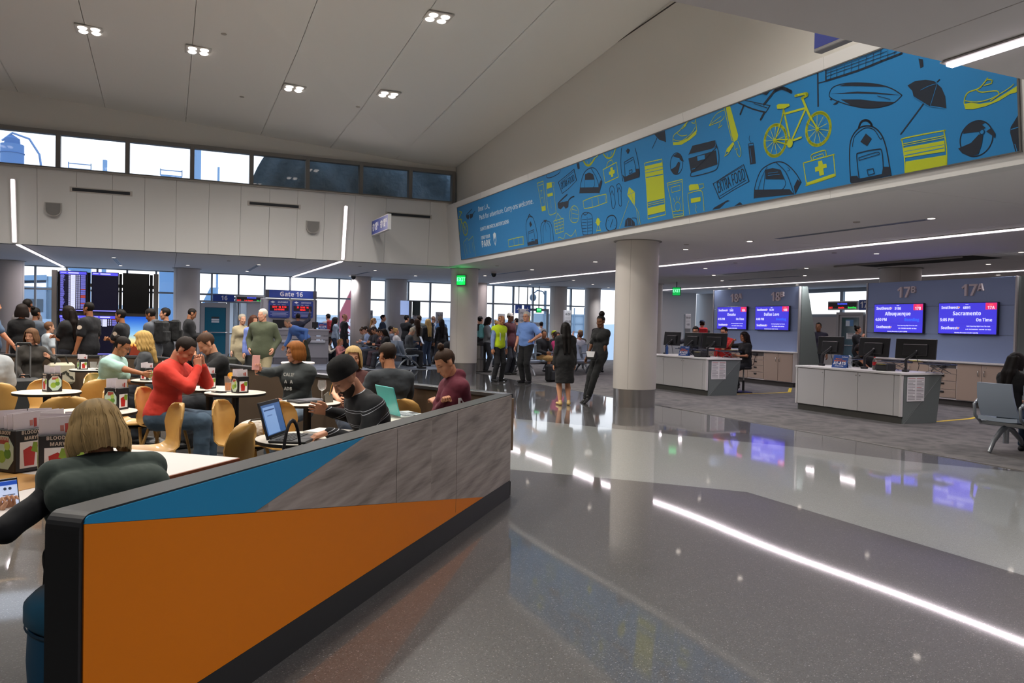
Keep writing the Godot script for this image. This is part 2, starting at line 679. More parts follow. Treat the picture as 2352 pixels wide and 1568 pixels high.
func build_floor() -> void:
	var f := frame("floor", "polished terrazzo and carpet floor of the gate hall", "floor")
	var v2 := func(a: Array) -> PackedVector2Array:
		var o := PackedVector2Array()
		for k in range(0, a.size(), 2): o.append(Vector2(a[k], a[k + 1]))
		return o
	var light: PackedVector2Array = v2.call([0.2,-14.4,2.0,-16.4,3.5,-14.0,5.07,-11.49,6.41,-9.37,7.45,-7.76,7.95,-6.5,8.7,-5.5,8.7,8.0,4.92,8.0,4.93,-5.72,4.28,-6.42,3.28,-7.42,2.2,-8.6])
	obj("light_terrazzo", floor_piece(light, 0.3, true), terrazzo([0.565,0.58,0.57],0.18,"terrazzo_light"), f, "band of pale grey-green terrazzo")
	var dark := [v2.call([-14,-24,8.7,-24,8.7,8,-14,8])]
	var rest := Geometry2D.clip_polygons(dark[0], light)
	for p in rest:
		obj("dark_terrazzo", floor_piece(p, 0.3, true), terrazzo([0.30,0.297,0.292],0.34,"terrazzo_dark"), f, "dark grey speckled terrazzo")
	var carpet := M("6b6562", 0.95,0.0, {"rim": 0.2,"tex": [noise(0.012,5,512, FastNoiseLite.TYPE_SIMPLEX_SMOOTH, ["383635", "504d4c", "65615f", "413f3d"]), 0.35, true]})
	obj("carpet", floor_piece(v2.call([8.7,-30.4,23.2,-30.4,23.2,8.0,8.7,8.0]), 8.0, false, 0.004), carpet, f, "brown-grey carpet of the gate area")
	var blue := M("5c6470", 0.95,0.0, {"rim": 0.2,"tex": [noise(0.012,5,512, FastNoiseLite.TYPE_SIMPLEX_SMOOTH, ["5b626d", "717986", "868d98"],3), 0.35, true]})
	obj("carpet", floor_piece(v2.call([-14,-30.4,8.7,-30.4,8.7,-24,-14,-24]), 8.0, false, 0.004), blue, f, "blue-grey carpet before gate 16")
	obj("slab", mb().box(V(4.5,-0.2,-11), V(38,0.36,39.5)), M("777777", 0.9), f)
	# metal edge strip between terrazzo and carpet
	obj("edge_strip", mb().box(V(8.7,0.003,-8), V(0.02,0.012,31.5), 0.003), M("9c9a98", 0.3,0.8), f)


# ---- ceilings
func build_ceilings() -> void:
	var paint := M("dbd8d8", 0.75)
	var f := frame("ceiling", "low flat grey ceiling round the hall", "ceiling")
	# large boards with narrow shadow joints between them; a board is left out where the opening for works shows
	var gap := 0.008
	var areas := [[-14.0,7.35,-30.4,-21.3,3.7,4.55],[7.35,23.2,-30.4,8.0,3.9,4.8],[-14.0,7.35,-3.3,8.0,3.6,2.9]]
	for a in areas:
		var nx: int = max(1, roundi((a[1] - a[0]) / a[4]))
		var nz: int = max(1, roundi((a[3] - a[2]) / a[5]))
		var sx: float = (a[1] - a[0]) / nx
		var sz: float = (a[3] - a[2]) / nz
		for k in nx:
			for q in nz:
				obj("panel", mb().box(V(a[0] + (k + 0.5) * sx, HC + 0.03, a[2] + (q + 0.5) * sz), V(sx - gap, 0.06, sz - gap), 0.002), paint, f)
	obj("backing", mb().box(V(-3.3, HC + 0.09,-25.85), V(21.4,0.05,9.1)), M("3a3836", 0.9), f)
	obj("backing", mb().box(V(15.3, HC + 0.09,-11.2), V(15.9,0.05,38.4)), M("3a3836", 0.9), f)
	obj("backing", mb().box(V(-3.3, HC + 0.09,2.35), V(21.4,0.05,11.3)), M("3a3836", 0.9), f)
	# the high vault, in flat boards
	var hi := frame("ceiling_vault", "high vaulted white ceiling over the food court", "ceiling")
	var xs := []
	for k in 13: xs.append(7.6 - k * 1.8)
	var pm := M("e8e6e1", 0.8)
	var d := Vector2(0.57,-0.82) * 40.0
	var m0 := Vector2(5.2,-19.5)
	var n0 := Vector2(0.82,0.57) * 40.0
	for a in 12:
		var x0: float = xs[a + 1] + 0.004
		var x1: float = xs[a] - 0.004
		var strip := PackedVector2Array([Vector2(x0,-21.6), Vector2(x1,-21.6), Vector2(x1,-2.6), Vector2(x0,-2.6)])
		var st := mb()
		for sg in [-1.0,1.0]:
			for part in Geometry2D.intersect_polygons(strip, PackedVector2Array([m0 - d, m0 + d, m0 + d + n0 * sg, m0 - d + n0 * sg])):
				var ix := Geometry2D.triangulate_polygon(part)
				for t in range(0, ix.size(), 3):
					var p := []
					for e in 3: p.append(V(part[ix[t + e]].x, ceil_y(part[ix[t + e]].x, part[ix[t + e]].y), part[ix[t + e]].y))
					st.tri(p[0], p[1], p[2], Vector3.DOWN)
					for e in 3: p[e].y += 0.12
					st.tri(p[0], p[1], p[2], Vector3.UP)
		obj("panel", st, pm, hi)
	obj("roof_deck", mb().box(V(-3.2,9.2,-12.0), V(23.0,0.3,20.5)), M("555555", 0.9), hi)
	# works opening and ceiling fittings
	var op := thing("access_hatch", "dark open access hatch in the low ceiling beside the column above 17B", "hatch", V(15.6, HC - 0.005,-12.6))
	obj("opening", mb().box(V(0,-0.003,0), V(0.9,0.006,3.2)), M("1b1a1a", 0.9), op)
	obj("lid", mb().box(V(-0.5,-0.02,-0.3), V(0.06,0.03,3.4), 0.004), M("8d8781", 0.6), op)
	var slots := [[9.9,-9.4,3.0],[9.9,-15.4,1.6],[-1.35,-26.4,3.2],[2.52,-26.4,3.2],[6.05,-26.4,1.9],[9.83,-22.8,3.0],[15.17,-17.4,3.0],[13.28,-26.6,3.2],[17.16,-19.5,3.2],[20.42,-23.2,3.2]]
	var said := by_mark(slots)
	for p in slots:
		var o := thing("slot_diffuser", "narrow slot diffuser in the low ceiling, " + said[slots.find(p)],"vent", V(p[0], HC - 0.002, p[1]), 0.0,"slot diffusers between the downlights")
		obj("frame", mb().box(Vector3.ZERO, V(0.12,0.008, p[2]), 0.002), M("8f97a3", 0.4), o)
		for k in 2: obj("slot", mb().box(V(-0.025 + 0.05 * k, -0.004,0), V(0.022,0.004, p[2] - 0.05)), M("3c4654", 0.5), o)
	var plates := [[9.3,-8.6],[9.2,-12.6],[12.6,-12.2],[12.7,-15.4],[17.6,-14.5],[8.4,-20.2],[1.6,-23.5],[5.2,-23.0]]
	said = by_mark(plates)
	for p in plates:
		var o := thing("sprinkler_cover", "small round flat cover in the low ceiling, " + said[plates.find(p)],"cover", V(p[0], HC, p[1]), 0.0,"round covers in the low ceiling")
		obj("plate", once("cover", func(): return mb().lathe([Vector2(0,-0.012), Vector2(0.045,-0.012), Vector2(0.05,-0.004), Vector2(0.05,0)],16)), M("a39b95", 0.6), o)
	for p in [[2.8,-11.6,"between the two nearest lamp groups"],[4.5,-11.8,"right of the rightmost lamp group"],[0.9,-15.2,"left of the middle lamp groups"],[3.9,-17.7,"beside the lamp group nearest the banner wall"],[1.5,-18.6,"lowest, above the clear upper windows"]]:
		var o := thing("sprinkler_cover", "small round flat cover in the high ceiling, " + p[2],"cover", V(p[0], ceil_y(p[0], p[1]), p[1]), 0.0,"round covers in the high ceiling")
		obj("plate", meshes["cover"], M("a8a298", 0.6), o)
	var det := thing("smoke_detector", "round detector dome in the high ceiling at the top of the picture", "detector", V(1.33, ceil_y(1.33,-12.3), -12.3))
	obj("base", mb().lathe([Vector2(0,-0.05), Vector2(0.1,-0.05), Vector2(0.14,-0.02), Vector2(0.14,0)],20), M("9d9789", 0.6), det)
	obj("cap", mb().lathe([Vector2(0,-0.1), Vector2(0.05,-0.095), Vector2(0.08,-0.05)],16), M("8a8578", 0.6), det)
	var cams := [[8.3,-22.0,"black dome camera under the ceiling left of the exit-sign column", 1.5],[9.3,-22.6,"small dome camera under the ceiling right of the exit-sign column", 1.0],[6.0,-27.5,"small dark dome camera under the ceiling right of the gate 16 sign", 1.0]]
	for p in cams:
		var o := thing("dome_camera", p[2],"camera", V(p[0], HC, p[1]))
		var s: float = p[3]
		obj("mount", mb().lathe([Vector2(0,-0.05 * s), Vector2(0.09 * s, -0.05 * s), Vector2(0.1 * s, 0), Vector2(0,0)],18), M("c9c4bf", 0.5), o)
		obj("dome", mb().lathe([Vector2(0,-0.17 * s), Vector2(0.05 * s, -0.15 * s), Vector2(0.08 * s, -0.1 * s), Vector2(0.085 * s, -0.05 * s)],18, Vector3.ZERO, Basis(), true), M("151515", 0.1), o)


# ---- walls
func build_walls() -> void:
	var paint := M("d3d2d1", 0.7)
	var joint := M("4a4744", 0.9)
	# leaning fascia over the north side, in upright panels
	var n := frame("wall_north", "leaning white panel wall above the departure screens and gate 16", "wall")
	var lean := 0.19
	var y0 := HC - 0.01
	var y1 := 4.86
	var ux := [-14.05,-12.6,-11.2,-9.8,-8.4,-7.0,-5.6,-4.3,-2.75,-1.95,-1.2,-0.5,0.2,0.95,1.7,2.4,3.1,3.8,4.6,5.45,6.7,7.36]
	for k in ux.size() - 1:
		var w: float = ux[k + 1] - ux[k] - 0.006
		var x: float = (ux[k] + ux[k + 1]) * 0.5
		var s := mb()
		var c := []
		for e in [[0,0],[1,0],[1,1],[0,1]]:
			c.append(V(x + (e[0] - 0.5) * w, y0 if e[1] == 0 else y1,-21.2 + (lean if e[1] else 0.0)))
		var bk := V(0,0,-0.06)
		s.quad(c[0], c[1], c[2], c[3], V(0,0,1))
		s.quad(c[0], c[1], c[1] + bk, c[0] + bk, V(0,-1,0))
		s.quad(c[3], c[2], c[2] + bk, c[3] + bk, V(0,1,0))
		s.quad(c[0], c[3], c[3] + bk, c[0] + bk, V(-1,0,0))
		s.quad(c[1], c[2], c[2] + bk, c[1] + bk, V(1,0,0))
		obj("panel", s, paint, n)
	obj("core", mb().box(V(-3.2,3.98,-21.42), V(21.9,1.72,0.3)), joint, n)
	obj("ledge", mb().box(V(-3.35,4.87,-21.2), V(21.3,0.03,0.5), 0.006), M("a29c96", 0.6), n)
	obj("upper_wall", mb().box(V(-3.2,7.6,-21.65), V(22.0,3.6,0.3)), M("d8d5cf", 0.8), n)
	# slots and speakers on the fascia
	var wall_at := func(x: float, y: float) -> Vector3: return V(x, y, -21.2 + lean * (y - y0) / (y1 - y0))
	var tilt := Basis(Vector3.RIGHT, atan2(lean, y1 - y0))
	for p in [[-1.43,"long dark air slot in the panel wall above the departure screens"],[2.52,"dark air slot in the panel wall above gate 16"],[6.1,"dark air slot in the panel wall behind the hanging 18A 18B sign"]]:
		var o := thing("air_slot", p[1],"vent", wall_at.call(p[0],4.44), 0.0,"air slots in the panel wall")
		obj("frame", mb().box(V(0,0,0.005), V(1.32,0.12,0.012), 0.003, tilt), M("b5afaa", 0.6), o)
		obj("slot", mb().box(V(0,0,0.012), V(1.22,0.07,0.006), 0.0, tilt), M("23262b", 0.7), o)
		for k in 3: obj("blade", mb().box(V(0,-0.02 + 0.02 * k, 0.017), V(1.2,0.004,0.006), 0.0, tilt), M("3b3f46", 0.6), o)
	for p in [[-2.42,"shield-shaped grey wall speaker at the left of the panel wall"],[3.5,"shield-shaped grey wall speaker above gate 16"]]:
		var o := thing("wall_speaker", p[1],"speaker", wall_at.call(p[0],3.95))
		var poly := PackedVector2Array([Vector2(-0.17,0.15), Vector2(0.17,0.15), Vector2(0.17,-0.02)])
		for k in 9: poly.append(Vector2(cos(PI * k / 8) * 0.17,-0.02 - sin(PI * k / 8) * 0.15))
		obj("housing", mb().slab(poly, 0.09,V(0,0,0.045), tilt), M("a9a5a2", 0.6), o)
		var p2 := PackedVector2Array()
		for q in poly: p2.append(q * 0.88)
		obj("grille", mb().slab(p2,0.02,V(0,0,0.092), tilt), M("8e8c8b", 0.8,0.0, {"bump": [noise(0.4,1), 12.0,0.5]}), o)
	# banner wall: leaning fascia with a recess line, lower lip and upper band
	var e := frame("wall_east", "leaning white fascia that carries the long blue banner", "wall")
	var ex := 7.35
	var cuts := [-21.2,-18.4,-15.6,-12.8,-10.0,-7.2,-4.4,-1.6,1.2,4.0,8.0]
	for k in cuts.size() - 1:
		var za: float = cuts[k] + 0.002
		var zb: float = cuts[k + 1] - 0.002
		var s := mb()
		var a := V(ex, y0, za)
		var b := V(ex, y0, zb)
		var c := V(ex - 0.18,4.78, zb)
		var d := V(ex - 0.18,4.78, za)
		s.quad(a, b, c, d, V(-1,0,0))
		s.quad(a, b, b + V(0.2,0,0), a + V(0.2,0,0), V(0,-1,0))
		s.quad(d, c, c + V(0.5,0,0), d + V(0.5,0,0), V(0,1,0))
		s.quad(a, d, d + V(0.2,0,0), a + V(0.2,0,0), V(0,0,-1))
		s.quad(b, c, c + V(0.2,0,0), b + V(0.2,0,0), V(0,0,1))
		obj("panel", s, paint, e)
	obj("core", mb().box(V(7.62,3.94,-6.7), V(0.4,1.6,29.4)), joint, e)
	obj("upper_wall", mb().box(V(7.75,7.0,-6.7), V(0.3,4.6,30.0)), M("d8d5ce", 0.8), e)
	obj("shadow_joint", mb().box(V(7.597, ceil_y(7.6,-12.0) - 0.03,-12.2), V(0.012,0.02,18.8), 0.0, Basis(Vector3.RIGHT, -atan(0.04))), joint, e)
	var s := frame("wall_south", "white fascia of the low ceiling nearest the viewer", "wall")
	obj("fascia", mb().box(V(-3.33,3.98,-3.22), V(21.3,1.70,0.16)), paint, s)
	obj("upper_wall", mb().box(V(-3.2,7.0,-2.9), V(22.0,4.6,0.3)), paint, s)
	obj("rear_wall", mb().box(V(4.5,1.6,8.1), V(38.0,3.4,0.3)), M("b5aea8", 0.8), s)
	var w := frame("wall_west", "far side wall of the food court, out of sight", "wall")
	obj("lower_wall", mb().box(V(-14.1,3.0,-11.1), V(0.3,9.0,39.0)), M("b0a9a2", 0.8), w)
	# the east wall of the gate area
	var g := frame("wall_gate", "grey wall of the gate area with a boarding door and windows", "wall")
	obj("pier", mb().box(V(23.15,1.56,-30.0), V(0.3,3.12,1.2)), M("b9b4b0", 0.8), g)
	obj("pier", mb().box(V(23.15,1.56,-25.2), V(0.3,3.12,1.5)), M("aaa5a1", 0.8), g)
	obj("pier", mb().box(V(23.15,1.56,-5.3), V(0.3,3.12,26.6)), M("a8a29d", 0.8), g)
	obj("pier", mb().box(V(23.15,1.02,-21.3), V(0.3,2.04,5.4)), M("a9a5a2", 0.8), g)
	obj("corner_pier", mb().box(V(20.9,1.56,-30.2), V(3.2,3.12,0.5)), M("c4bfbb", 0.8), g)


# ---- windows
func window_bays(called: String, label: String, at: Vector3, turn: float, cuts: Array, rows: Array, m: Material, g: Material, bar := 0.06, deep := 0.12) -> void:
	var f := frame(called, label, "window")
	f.position = at
	f.rotation.y = turn
	var y0: float = rows[0]
	var y1: float = rows[rows.size() - 1]
	for x in cuts: obj("mullion", mb().box(V(x, (y0 + y1) / 2,0), V(bar, y1 - y0, deep), 0.004), m, f)
	for y in rows: obj("transom", mb().box(V((cuts[0] + cuts[cuts.size() - 1]) / 2, y, 0), V(cuts[cuts.size() - 1] - cuts[0] + bar, bar, deep * 0.9), 0.004), m, f)
	for a in cuts.size() - 1:
		for b in rows.size() - 1:
			var w: float = cuts[a + 1] - cuts[a] - bar * 0.9
			var h: float = rows[b + 1] - rows[b] - bar * 0.9
			obj("pane", pane(w, h), g, f).position = V((cuts[a] + cuts[a + 1]) / 2, (rows[b] + rows[b + 1]) / 2,0)


func pane(w: float, h: float) -> ArrayMesh:
	var key := "pane%.3f,%.3f" % [w, h]
	if not meshes.has(key):
		var m := mb()
		m.quad(V(-w / 2, -h / 2,0), V(w / 2, -h / 2,0), V(w / 2, h / 2,0), V(-w / 2, h / 2,0), V(0,0,1))
		meshes[key] = m.mesh()
	return meshes[key]


func build_windows() -> void:
	var fr := M("8f979d", 0.45,0.3)
	var g := glass("e6f2f4", 0.06)
	var cuts := []
	for k in range(-16,18): cuts.append(1.5 + 0.915 * k)
	window_bays("window_1", "tall gate windows along the far side of the hall", V(0,0,-30.35), 0.0, cuts, [0.02,0.95,2.35,3.12], fr, g)
	window_bays("window_2", "window between the two desk walls beside the far exit sign", V(23.1,0,0), PI / 2,[25.9,26.9,28.0,29.4],[0.02,0.95,2.28,3.1], fr, g, 0.1)
	window_bays("window_3", "short window above the boarding door at gate 17", V(23.1,0,0), PI / 2,[18.7,20.3,21.9,24.4],[2.08,3.05], fr, g, 0.14)
	var dark := M("7f7c79", 0.5,0.3)
	window_bays("window_4", "band of eight upper windows, the right-hand ones screened by a tarpaulin", V(0,0,-21.45), 0.0,[-13.0,-11.2,-9.6,-8.2,-6.7,-5.3,-3.84,-2.37,-0.9,0.56,1.98,3.4,4.83,6.22,7.5],[4.93,5.79], dark, g, 0.1,0.2)
	var t := thing("tarpaulin", "blue-grey construction tarpaulin hung outside the upper windows", "tarpaulin", V(0,0,-22.6))
	var rows := []
	for a in 9:
		var row := []
		for b in 41:
			var fx := b / 40.0
			var fy := a / 8.0
			var x := lerpf(1.95 + 0.55 * fy * fy, 8.4, fx)
			var y := lerpf(4.4,6.45 - 0.35 * (1.0 - minf(1.0, fx * 6.0)), fy)
			row.append(V(x, y, 0.12 * sin(x * 3.1 + fy * 4.0) + 0.05 * sin(x * 9.0 - fy * 7.0) + 0.04 * sin(fy * 11.0 + x * 5.0)))
		rows.append(row)
	obj("sheet", mb().sheet(rows, 0.004), M("4d6a7c", 0.5,0.0, {"bump": [noise(0.02,4), 0.6,3.0]}), t)
	for x in [2.9,4.5,6.0,7.6]: obj("post", mb().box(V(x, 4.82,-0.35), V(0.06,3.16,0.06)), M("6b6f74", 0.5,0.5), t)


# ---- columns
func column(x: float, z: float, label: String, r := 0.405) -> Node3D:
	var o := thing("column", label, "column", V(x, 0, z))
	o.set_meta("kind", "structure")
	obj("shaft", mb().lathe([Vector2(r - 0.004,0.335), Vector2(r, 0.345), Vector2(r, HC - 0.01), Vector2(r - 0.02, HC)],56, Vector3.ZERO, Basis(), true), M("cdc7c1", 0.45), o)
	obj("base", mb().lathe([Vector2(r - 0.012,0.0), Vector2(r - 0.012,0.335)],56, Vector3.ZERO, Basis(), true), M("a9a6a3", 0.28,0.9), o, "brushed metal base")
	for k in 3:
		var a := TAU * k / 3 + 0.35
		obj("seam", mb().box(V(cos(a) * r, 1.73, sin(a) * r), V(0.003,2.76,0.004), 0.0, Basis(Vector3.UP, -a)), M("96918c", 0.7), o)
	obj("collar", mb().lathe([Vector2(r, HC - 0.012), Vector2(r + 0.05, HC - 0.008), Vector2(r + 0.05, HC)],48), M("8d8883", 0.6), o)
	return o


func build_columns() -> void:
	column(8.17,-12.72,"large round white column in the foreground with a metal base")
	var c := column(8.12,-22.0,"round white column with the green exit sign on it")
	column(0.62,-28.2,"round grey-white column left of the gate 16 door")
	column(6.5,-28.5,"round column right of the gate 16 podium, before the tail fin", 0.36)
	column(8.05,-29.3,"round column left of the small hanging screen", 0.4)
	column(11.42,-29.4,"pale column right of the exit-sign column, at the windows", 0.38)
	column(15.1,-29.5,"round column at the windows between the numbered boarding posts", 0.36)
	column(16.75,-29.5,"bluish column at the windows behind the leaning woman", 0.34)
	column(16.6,-24.8,"round column seen between the foreground column and the 18A wall", 0.4)
	column(16.9,-14.2,"round column rising behind the 17B wall to the ceiling", 0.48)
	column(21.9,-26.3,"pale column beside the far window left of the 18A wall", 0.42)
	column(21.5,-23.8,"column in the gap between the two blue desk walls", 0.42)
	column(-4.4,-28.2,"column at the far left edge beside the windows", 0.4)
	column(0.0,3.0,"round column behind the viewer", 0.4)
	var sw := thing("wall_switch", "small plate on the exit-sign column facing the walkway", "switch", V(8.42,1.28,-21.74), 0.6)
	obj("plate", mb().box(Vector3.ZERO, V(0.07,0.115,0.01), 0.003), M("b7b2ad", 0.5), sw)
	obj("toggle", mb().box(V(0,0,0.008), V(0.02,0.04,0.01), 0.003), M("cfcac5", 0.5), sw)


# ---- outside
func build_outside() -> void:
	var g := frame("ground_outside", "pale concrete apron outside the windows", "ground")
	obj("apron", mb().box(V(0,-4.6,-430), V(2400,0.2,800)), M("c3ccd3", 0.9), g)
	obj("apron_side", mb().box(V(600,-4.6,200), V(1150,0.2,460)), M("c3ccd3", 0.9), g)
	var hill := mb()
	var rows := []
	for a in 3:
		var row := []
		for b in 60:
			var x := -500.0 + b * 30.0
			var h := 2.0 + 7.0 * absf(sin(b * 0.31)) * (0.4 + 0.6 * sin(b * 0.11 + 0.5)) + 2.0 * sin(b * 1.3)
			row.append(V(x, -5.0 if a != 1 else h, -700.0 + (a - 1) * 60.0 + 0.15 * absf(x)))
		rows.append(row)
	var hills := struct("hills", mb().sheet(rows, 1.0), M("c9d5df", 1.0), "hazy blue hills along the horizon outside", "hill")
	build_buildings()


# ---- gate desks and the blue walls behind them. Turned so that local x runs along the wall (towards the viewer = +x), local z faces the hall.
func face_west() -> Basis: return Basis(Vector3.UP, -PI / 2)


const NF := {"17": "nearer", "18": "farther"}


func build_desks() -> void:
	var wood := M("b09c8b", 0.5)
	var white := M("ddd8d4", 0.45)
	var blue := M("8b9cbf", 0.5)
	var steel := M("b9b6b2", 0.3,0.8)
	# the wall: a wedge, upright in front
	for q in [["17", -13.68,-10.08],["18", -19.38,-15.83]]:
		var z0: float = q[1]
		var z1: float = q[2]
		var l := z1 - z0
		var o := thing("desk_wall", "%s blue-panelled wall with cream cabinets and two screens behind its desk" % NF[q[0]],"partition", V(15.2,0, z1), -PI / 2)
		# local: x from -l (far) to 0 (near), y up, z towards the hall
		for k in 4:
			var a: float = [0.93,1.49,2.09,2.66][max(0, k - 1)] if k else 0.12
			if k == 0: continue
			var b: float = [1.485,2.085,2.655][k - 1]
			a = [0.93,1.49,2.09][k - 1]
			obj("panel", mb().box(V(-l / 2, (a + b) / 2,-0.02), V(l - 0.07, b - a, 0.04), 0.002), blue, o, "pale blue panel")
		for x in [-l + 0.015,-0.015]: obj("edge_trim", mb().box(V(x, 1.33,-0.01), V(0.035,2.66,0.06), 0.002), M("b7b3b2", 0.4,0.3), o)
		var wedge := PackedVector2Array([Vector2(-0.04,0), Vector2(-0.04,2.66), Vector2(-0.22,2.66), Vector2(-0.85,0)])
		obj("side_panel", mb().slab(wedge, 0.04,V(0.02,0,0), Basis(Vector3.UP, -PI / 2)), M("7c8582", 0.5), o, "slanting grey-green side panel")
		obj("side_panel", mb().slab(wedge, 0.04,V(-l - 0.02,0,0), Basis(Vector3.UP, -PI / 2)), M("7c8582", 0.5), o)
		obj("back", mb().slab(wedge, l - 0.04,V(-l / 2,0,-0.005), Basis(Vector3.UP, -PI / 2)), M("6d7273", 0.6), o)
		obj("ledge", mb().box(V(-l / 2,0.915,0.1), V(l, 0.035,0.24), 0.005), white, o)
		obj("carcass", mb().box(V(-l / 2,0.51,0.07), V(l - 0.03,0.77,0.16)), white, o)
		obj("plinth", mb().box(V(-l / 2,0.06,0.05), V(l - 0.06,0.12,0.14)), M("403d3a", 0.8), o)
		# doors and drawers, from the near end
		var xs := [[-0.55,-0.03],[-1.10,-0.56],[-2.28,-1.76],[-2.82,-2.29],[-l + 0.03,-2.83]]
		for k in xs.size():
			var w: float = xs[k][1] - xs[k][0] - 0.008
			var d := obj("door", mb().box(V((xs[k][0] + xs[k][1]) / 2,0.51,0.158), V(w, 0.74,0.018), 0.002), wood, o)
			var hx_: float = xs[k][1] - 0.06 if k % 2 == 1 else xs[k][0] + 0.06
			obj("handle", mb().tube([V(hx_, 0.76,0.168), V(hx_, 0.765,0.19), V(hx_, 0.71,0.198), V(hx_, 0.655,0.19), V(hx_, 0.66,0.168)],0.009,8), M("c9c6c3", 0.2,0.9), d)
			if k % 2 == 0: obj("lock", mb().cyl(V(hx_ + 0.02,0.83,0.166), V(hx_ + 0.02,0.83,0.174), 0.011,-1,12), steel, d)
		obj("niche", mb().box(V(-1.43,0.83,0.152), V(0.6,0.1,0.012)), M("57524e", 0.8), o)
		for k in 4:
			var y: float = [0.72,0.585,0.42,0.245][k]
			var h: float = [0.11,0.15,0.17,0.17][k]
			var d := obj("drawer", mb().box(V(-1.43, y, 0.158), V(0.63, h - 0.008,0.018), 0.002), wood, o)
			if k > 0:
				obj("pull", mb().box(V(-1.43, y + 0.035,0.172), V(0.1,0.045,0.016), 0.006), M("2c2b2a", 0.5), d)
				obj("pull_hood", mb().box(V(-1.43, y + 0.052,0.18), V(0.11,0.02,0.03), 0.007), M("d2cfcc", 0.2,0.9), d)
		var cable := thing("cable", "dark cable loop with a plug hanging from the cabinet niche of the %s blue wall" % NF[q[0]],"cable", o.transform * V(-1.48,0.80,0.19))
		cable.rotation.y = -PI / 2
		obj("cord", mb().tube([V(0.08,0.0,0), V(0.06,-0.12,0.02), V(0.02,-0.26,0.02), V(-0.08,-0.34,0.03), V(-0.15,-0.26,0.02), V(-0.17,-0.1,0.02), V(-0.14,0.0,0.0)],0.009,8), M("4a3f3b", 0.6), cable)
		obj("plug", mb().box(V(0.05,0.02,0.0), V(0.16,0.06,0.05), 0.015), M("2a2828", 0.5), cable)
		if q[0] == "17": obj("adapter", mb().box(V(-0.05,0.05,-0.01), V(0.07,0.05,0.03), 0.006), M("3e7fb0", 0.5), cable)
		# numbers
		for k in 2:
			var nm: String = q[0]
			var let: String = ["A", "B"][k]
			if nm == "18": let = ["B", "A"][k]
			var x: float = [-0.98,-2.55][k] if nm == "17" else [-0.86,-2.55][k]
			var num := thing("gate_number", "raised white gate number ending in %s on the %s blue wall" % [let, NF[nm]],"sign", o.transform * V(x, 2.405,0.025), -PI / 2)
			text(num, "digits", nm, 0.235, Vector3.ZERO, Basis(), M("dccfcf", 0.4), true, 0.05)
			text(num, "letter", let, 0.145,V(0.245,0.055,0), Basis(), M("dccfcf", 0.4), true, 0.05)
		# screens
		for k in 2:
			var x: float = [-0.98,-2.65][k] if q[0] == "17" else [-0.94,-2.6][k]
			var info: Array = {"170": ["6891", "Sacramento", "5:05 PM", "On Time", "17A"],"171": ["5186", "Albuquerque", "4:50 PM", "Boarding", "17B"],"180": ["5570", "Dallas Love", "4:40 PM", "Boarding", "18B"],"181": ["5385", "Omaha", "4:55 PM", "On Time", "18A"]}[q[0] + str(k)]
			gate_screen(o.transform * V(x, 1.825,0.085), info)
	# desks
	for q in [["17", -11.5,2.35],["18", -16.55,2.35]]:
		gate_desk(q[0], V(DESKX, 0, q[1]), q[2])
	build_desk_clutter()


